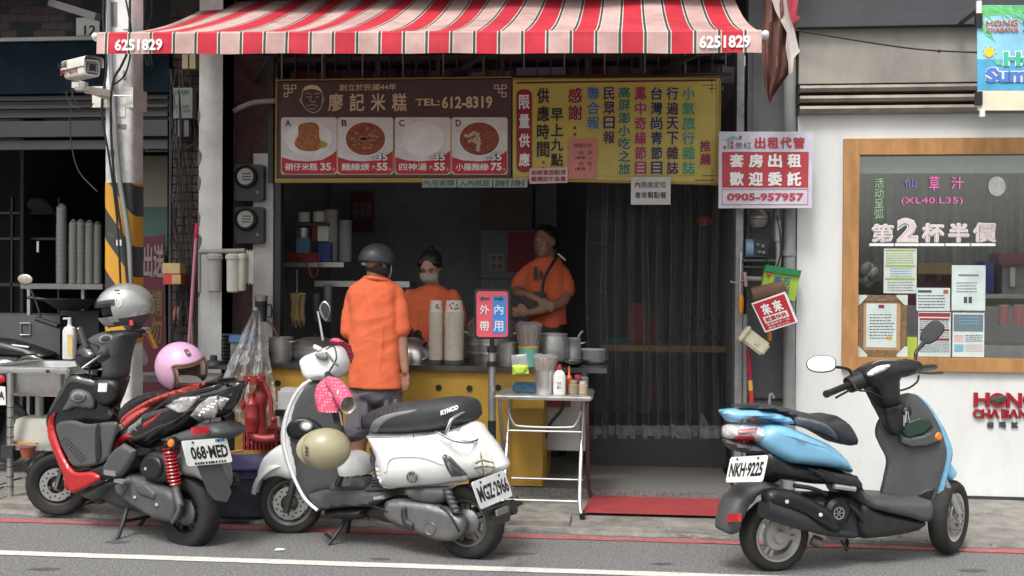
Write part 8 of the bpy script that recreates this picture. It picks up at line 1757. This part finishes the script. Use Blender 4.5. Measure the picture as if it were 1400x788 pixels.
limb(g,[q(561,405,.04),q(553,420,.03),q(550,436,.01),q(552,447,-.02)],[.055,.058,.056,.055]);limb(g,[q(618,405,.04),q(625,420,.03),q(628,436,.01),q(626,448,-.02)],[.055,.058,.056,.055])
for a,b,c_,d in((575,410,566,460),(600,412,612,455),(588,430,580,470)):g.tube([P(a,b,Yw_-.06),P(c_,d,Yw_-.075)],.012,6)
blob('shirt',g,K['orange'],t,.008,4,fold=.012)
g=B();g.ball(hq(-.02,0,.035),hs_*.088,f_*.1,hu*.092,24,14);g.ball(hq(-.055,0,.105),.036,u=14,vv=8)
for sg in(-1,1):g.tube([hq(.05,.05*sg,.07),hq(.02,.08*sg,.03),hq(-.01,.082*sg,-.01)],[.018,.016,.012],8)
blob('hair',g,K['hair'],t,.008,2)
g=B();gr=[]
for j in range(7):
 z=-.002-.016*j;row=[]
 for i in range(13):
  b_=(-1+2*i/12)*(.066-.003*abs(j-2));a_=.098-5.5*b_*b_-.55*max(0,-z-.055)+(.01*(1-abs(b_)/.066)if 1<j<5 else 0);row.append(hq(a_,b_,z))
 gr.append(row)
g.sheet(gr);mk=O('face_mask',g,mat('grey_mask',(.42,.37,.33),.8,bump=.15),t)
for z in(-.03,-.06):g=B();g.tube([hq(.092-5.5*b_*b_+.008,b_,z)for b_ in(-.055,-.03,0,.03,.055)],.0015,4);O('pleat',g,MATS['grey_mask'],mk)
g=B();hand(g,q(566,461,-.215),V((.5,-.7,-.2)),UP,V((.2,0,-1)),1.13);g.tube([q(561,456,-.14),q(568,462,-.24)],[.036,.034],12);blob('black_glove',g,K['black'],t,.007,1)
# ---- vendor in the dark
Yv=8.5;t=thing('person','short haired vendor with folded arms and a shoulder bag in the dark shop','person',P(748,640,Yv));q=lambda a,b,dy=0:P(a,b,Yv+dy)
g=B();f_=V((-.4,-.9,-.05)).normalized();hc=q(744,331);hq,hs_,hu=head(g,hc,f_,UP,1.12)
limb(g,[q(746,342,.02),q(748,352,.03),q(749,364,.03)],[.066,.068,.08]);torso(g,Yv,[(358,730,766,.08,.02),(372,720,770,.11,.02),(410,724,770,.14,.02),(445,724,770,.15,.02),(470,718,776,.15,.02),(640,724,772,.1,.02)])
limb(g,[q(723,376),q(712,392,-.02),q(707,400,-.1),q(722,404,-.2),q(736,410,-.24)],[.05,.046,.042,.036,.028]);limb(g,[q(767,376),q(773,395,-.02),q(770,412,-.1),q(748,422,-.22),q(724,428,-.27)],[.052,.048,.045,.04,.03])
hand(g,q(736,410,-.24),V((.8,-.2,-.4)),V((0,-.3,-1)),V((0,1,0)),1.05);hand(g,q(724,428,-.27),V((-1,-.1,.05)),UP,V((0,1,-.2)),1.05)
blob('body',g,skm,t,.0095,3);facebits(hq,hs_,hu,f_,t,1.12)
g=B();torso(g,Yv,[(352,735,766,.08,.02),(356,728,768,.1,.02),(364,718,773,.125,.02),(378,716,775,.14,.02),(405,720,775,.155,.02),(430,722,773,.16,.02),(447,723,774,.16,.02)])
limb(g,[q(721,372),q(713,382),q(708,393,-.02)],[.055,.058,.06]);limb(g,[q(769,372),q(774,385),q(775,398,-.02)],[.058,.062,.064])
blob('shirt',g,K['orange'],t,.009,4,fold=.012)
g=B();g.ball(hq(-.03,0,.054),hs_*.097,f_*.108,hu*.08,24,14);g.ball(hq(-.05,0,.0),hs_*.094,f_*.07,hu*.085,20,12);blob('hair',g,K['hair'],t,.009,1)
g=B();torso(g,Yv,[(443,719,777,.16,.02),(500,716,778,.16,.02),(640,722,774,.1,.02)]);blob('trousers',g,K['black'],t,.012,2)
g=B();g.tube(c3([q(762,350,.0),q(757,358,-.15),q(746,376,-.175),q(742,390,-.18),q(741,402,-.2)]),.013,6);O('strap',g,K['black'],t)
g=B();g.obox(q(730,415,-.2),V((.1,0,.01)),V((0,.03,0)),V((0,0,.09)));bmesh.ops.bevel(g.bm,geom=g.bm.edges[:],offset=.02,segments=2,affect='EDGES');one('shoulder_bag',g,K['black'],'black shoulder bag held by the vendor in the dark shop','bag')
g=B();flat(g,[(730,366),(733,364),(735,370),(735,380),(732,384),(729,378)],Yv-.148,.004,.01);flat(g,[(738,372),(741,371),(742,380),(739,382)],Yv-.148,.004,.01);O('shirt_print',g,K['ink'],t)
g=B();g.tube([q(763,347,-.02),q(773,356,-.04)],.008,6);one('neck_towel',g,K['white'],'white towel edge on the far shoulder of the vendor','towel')
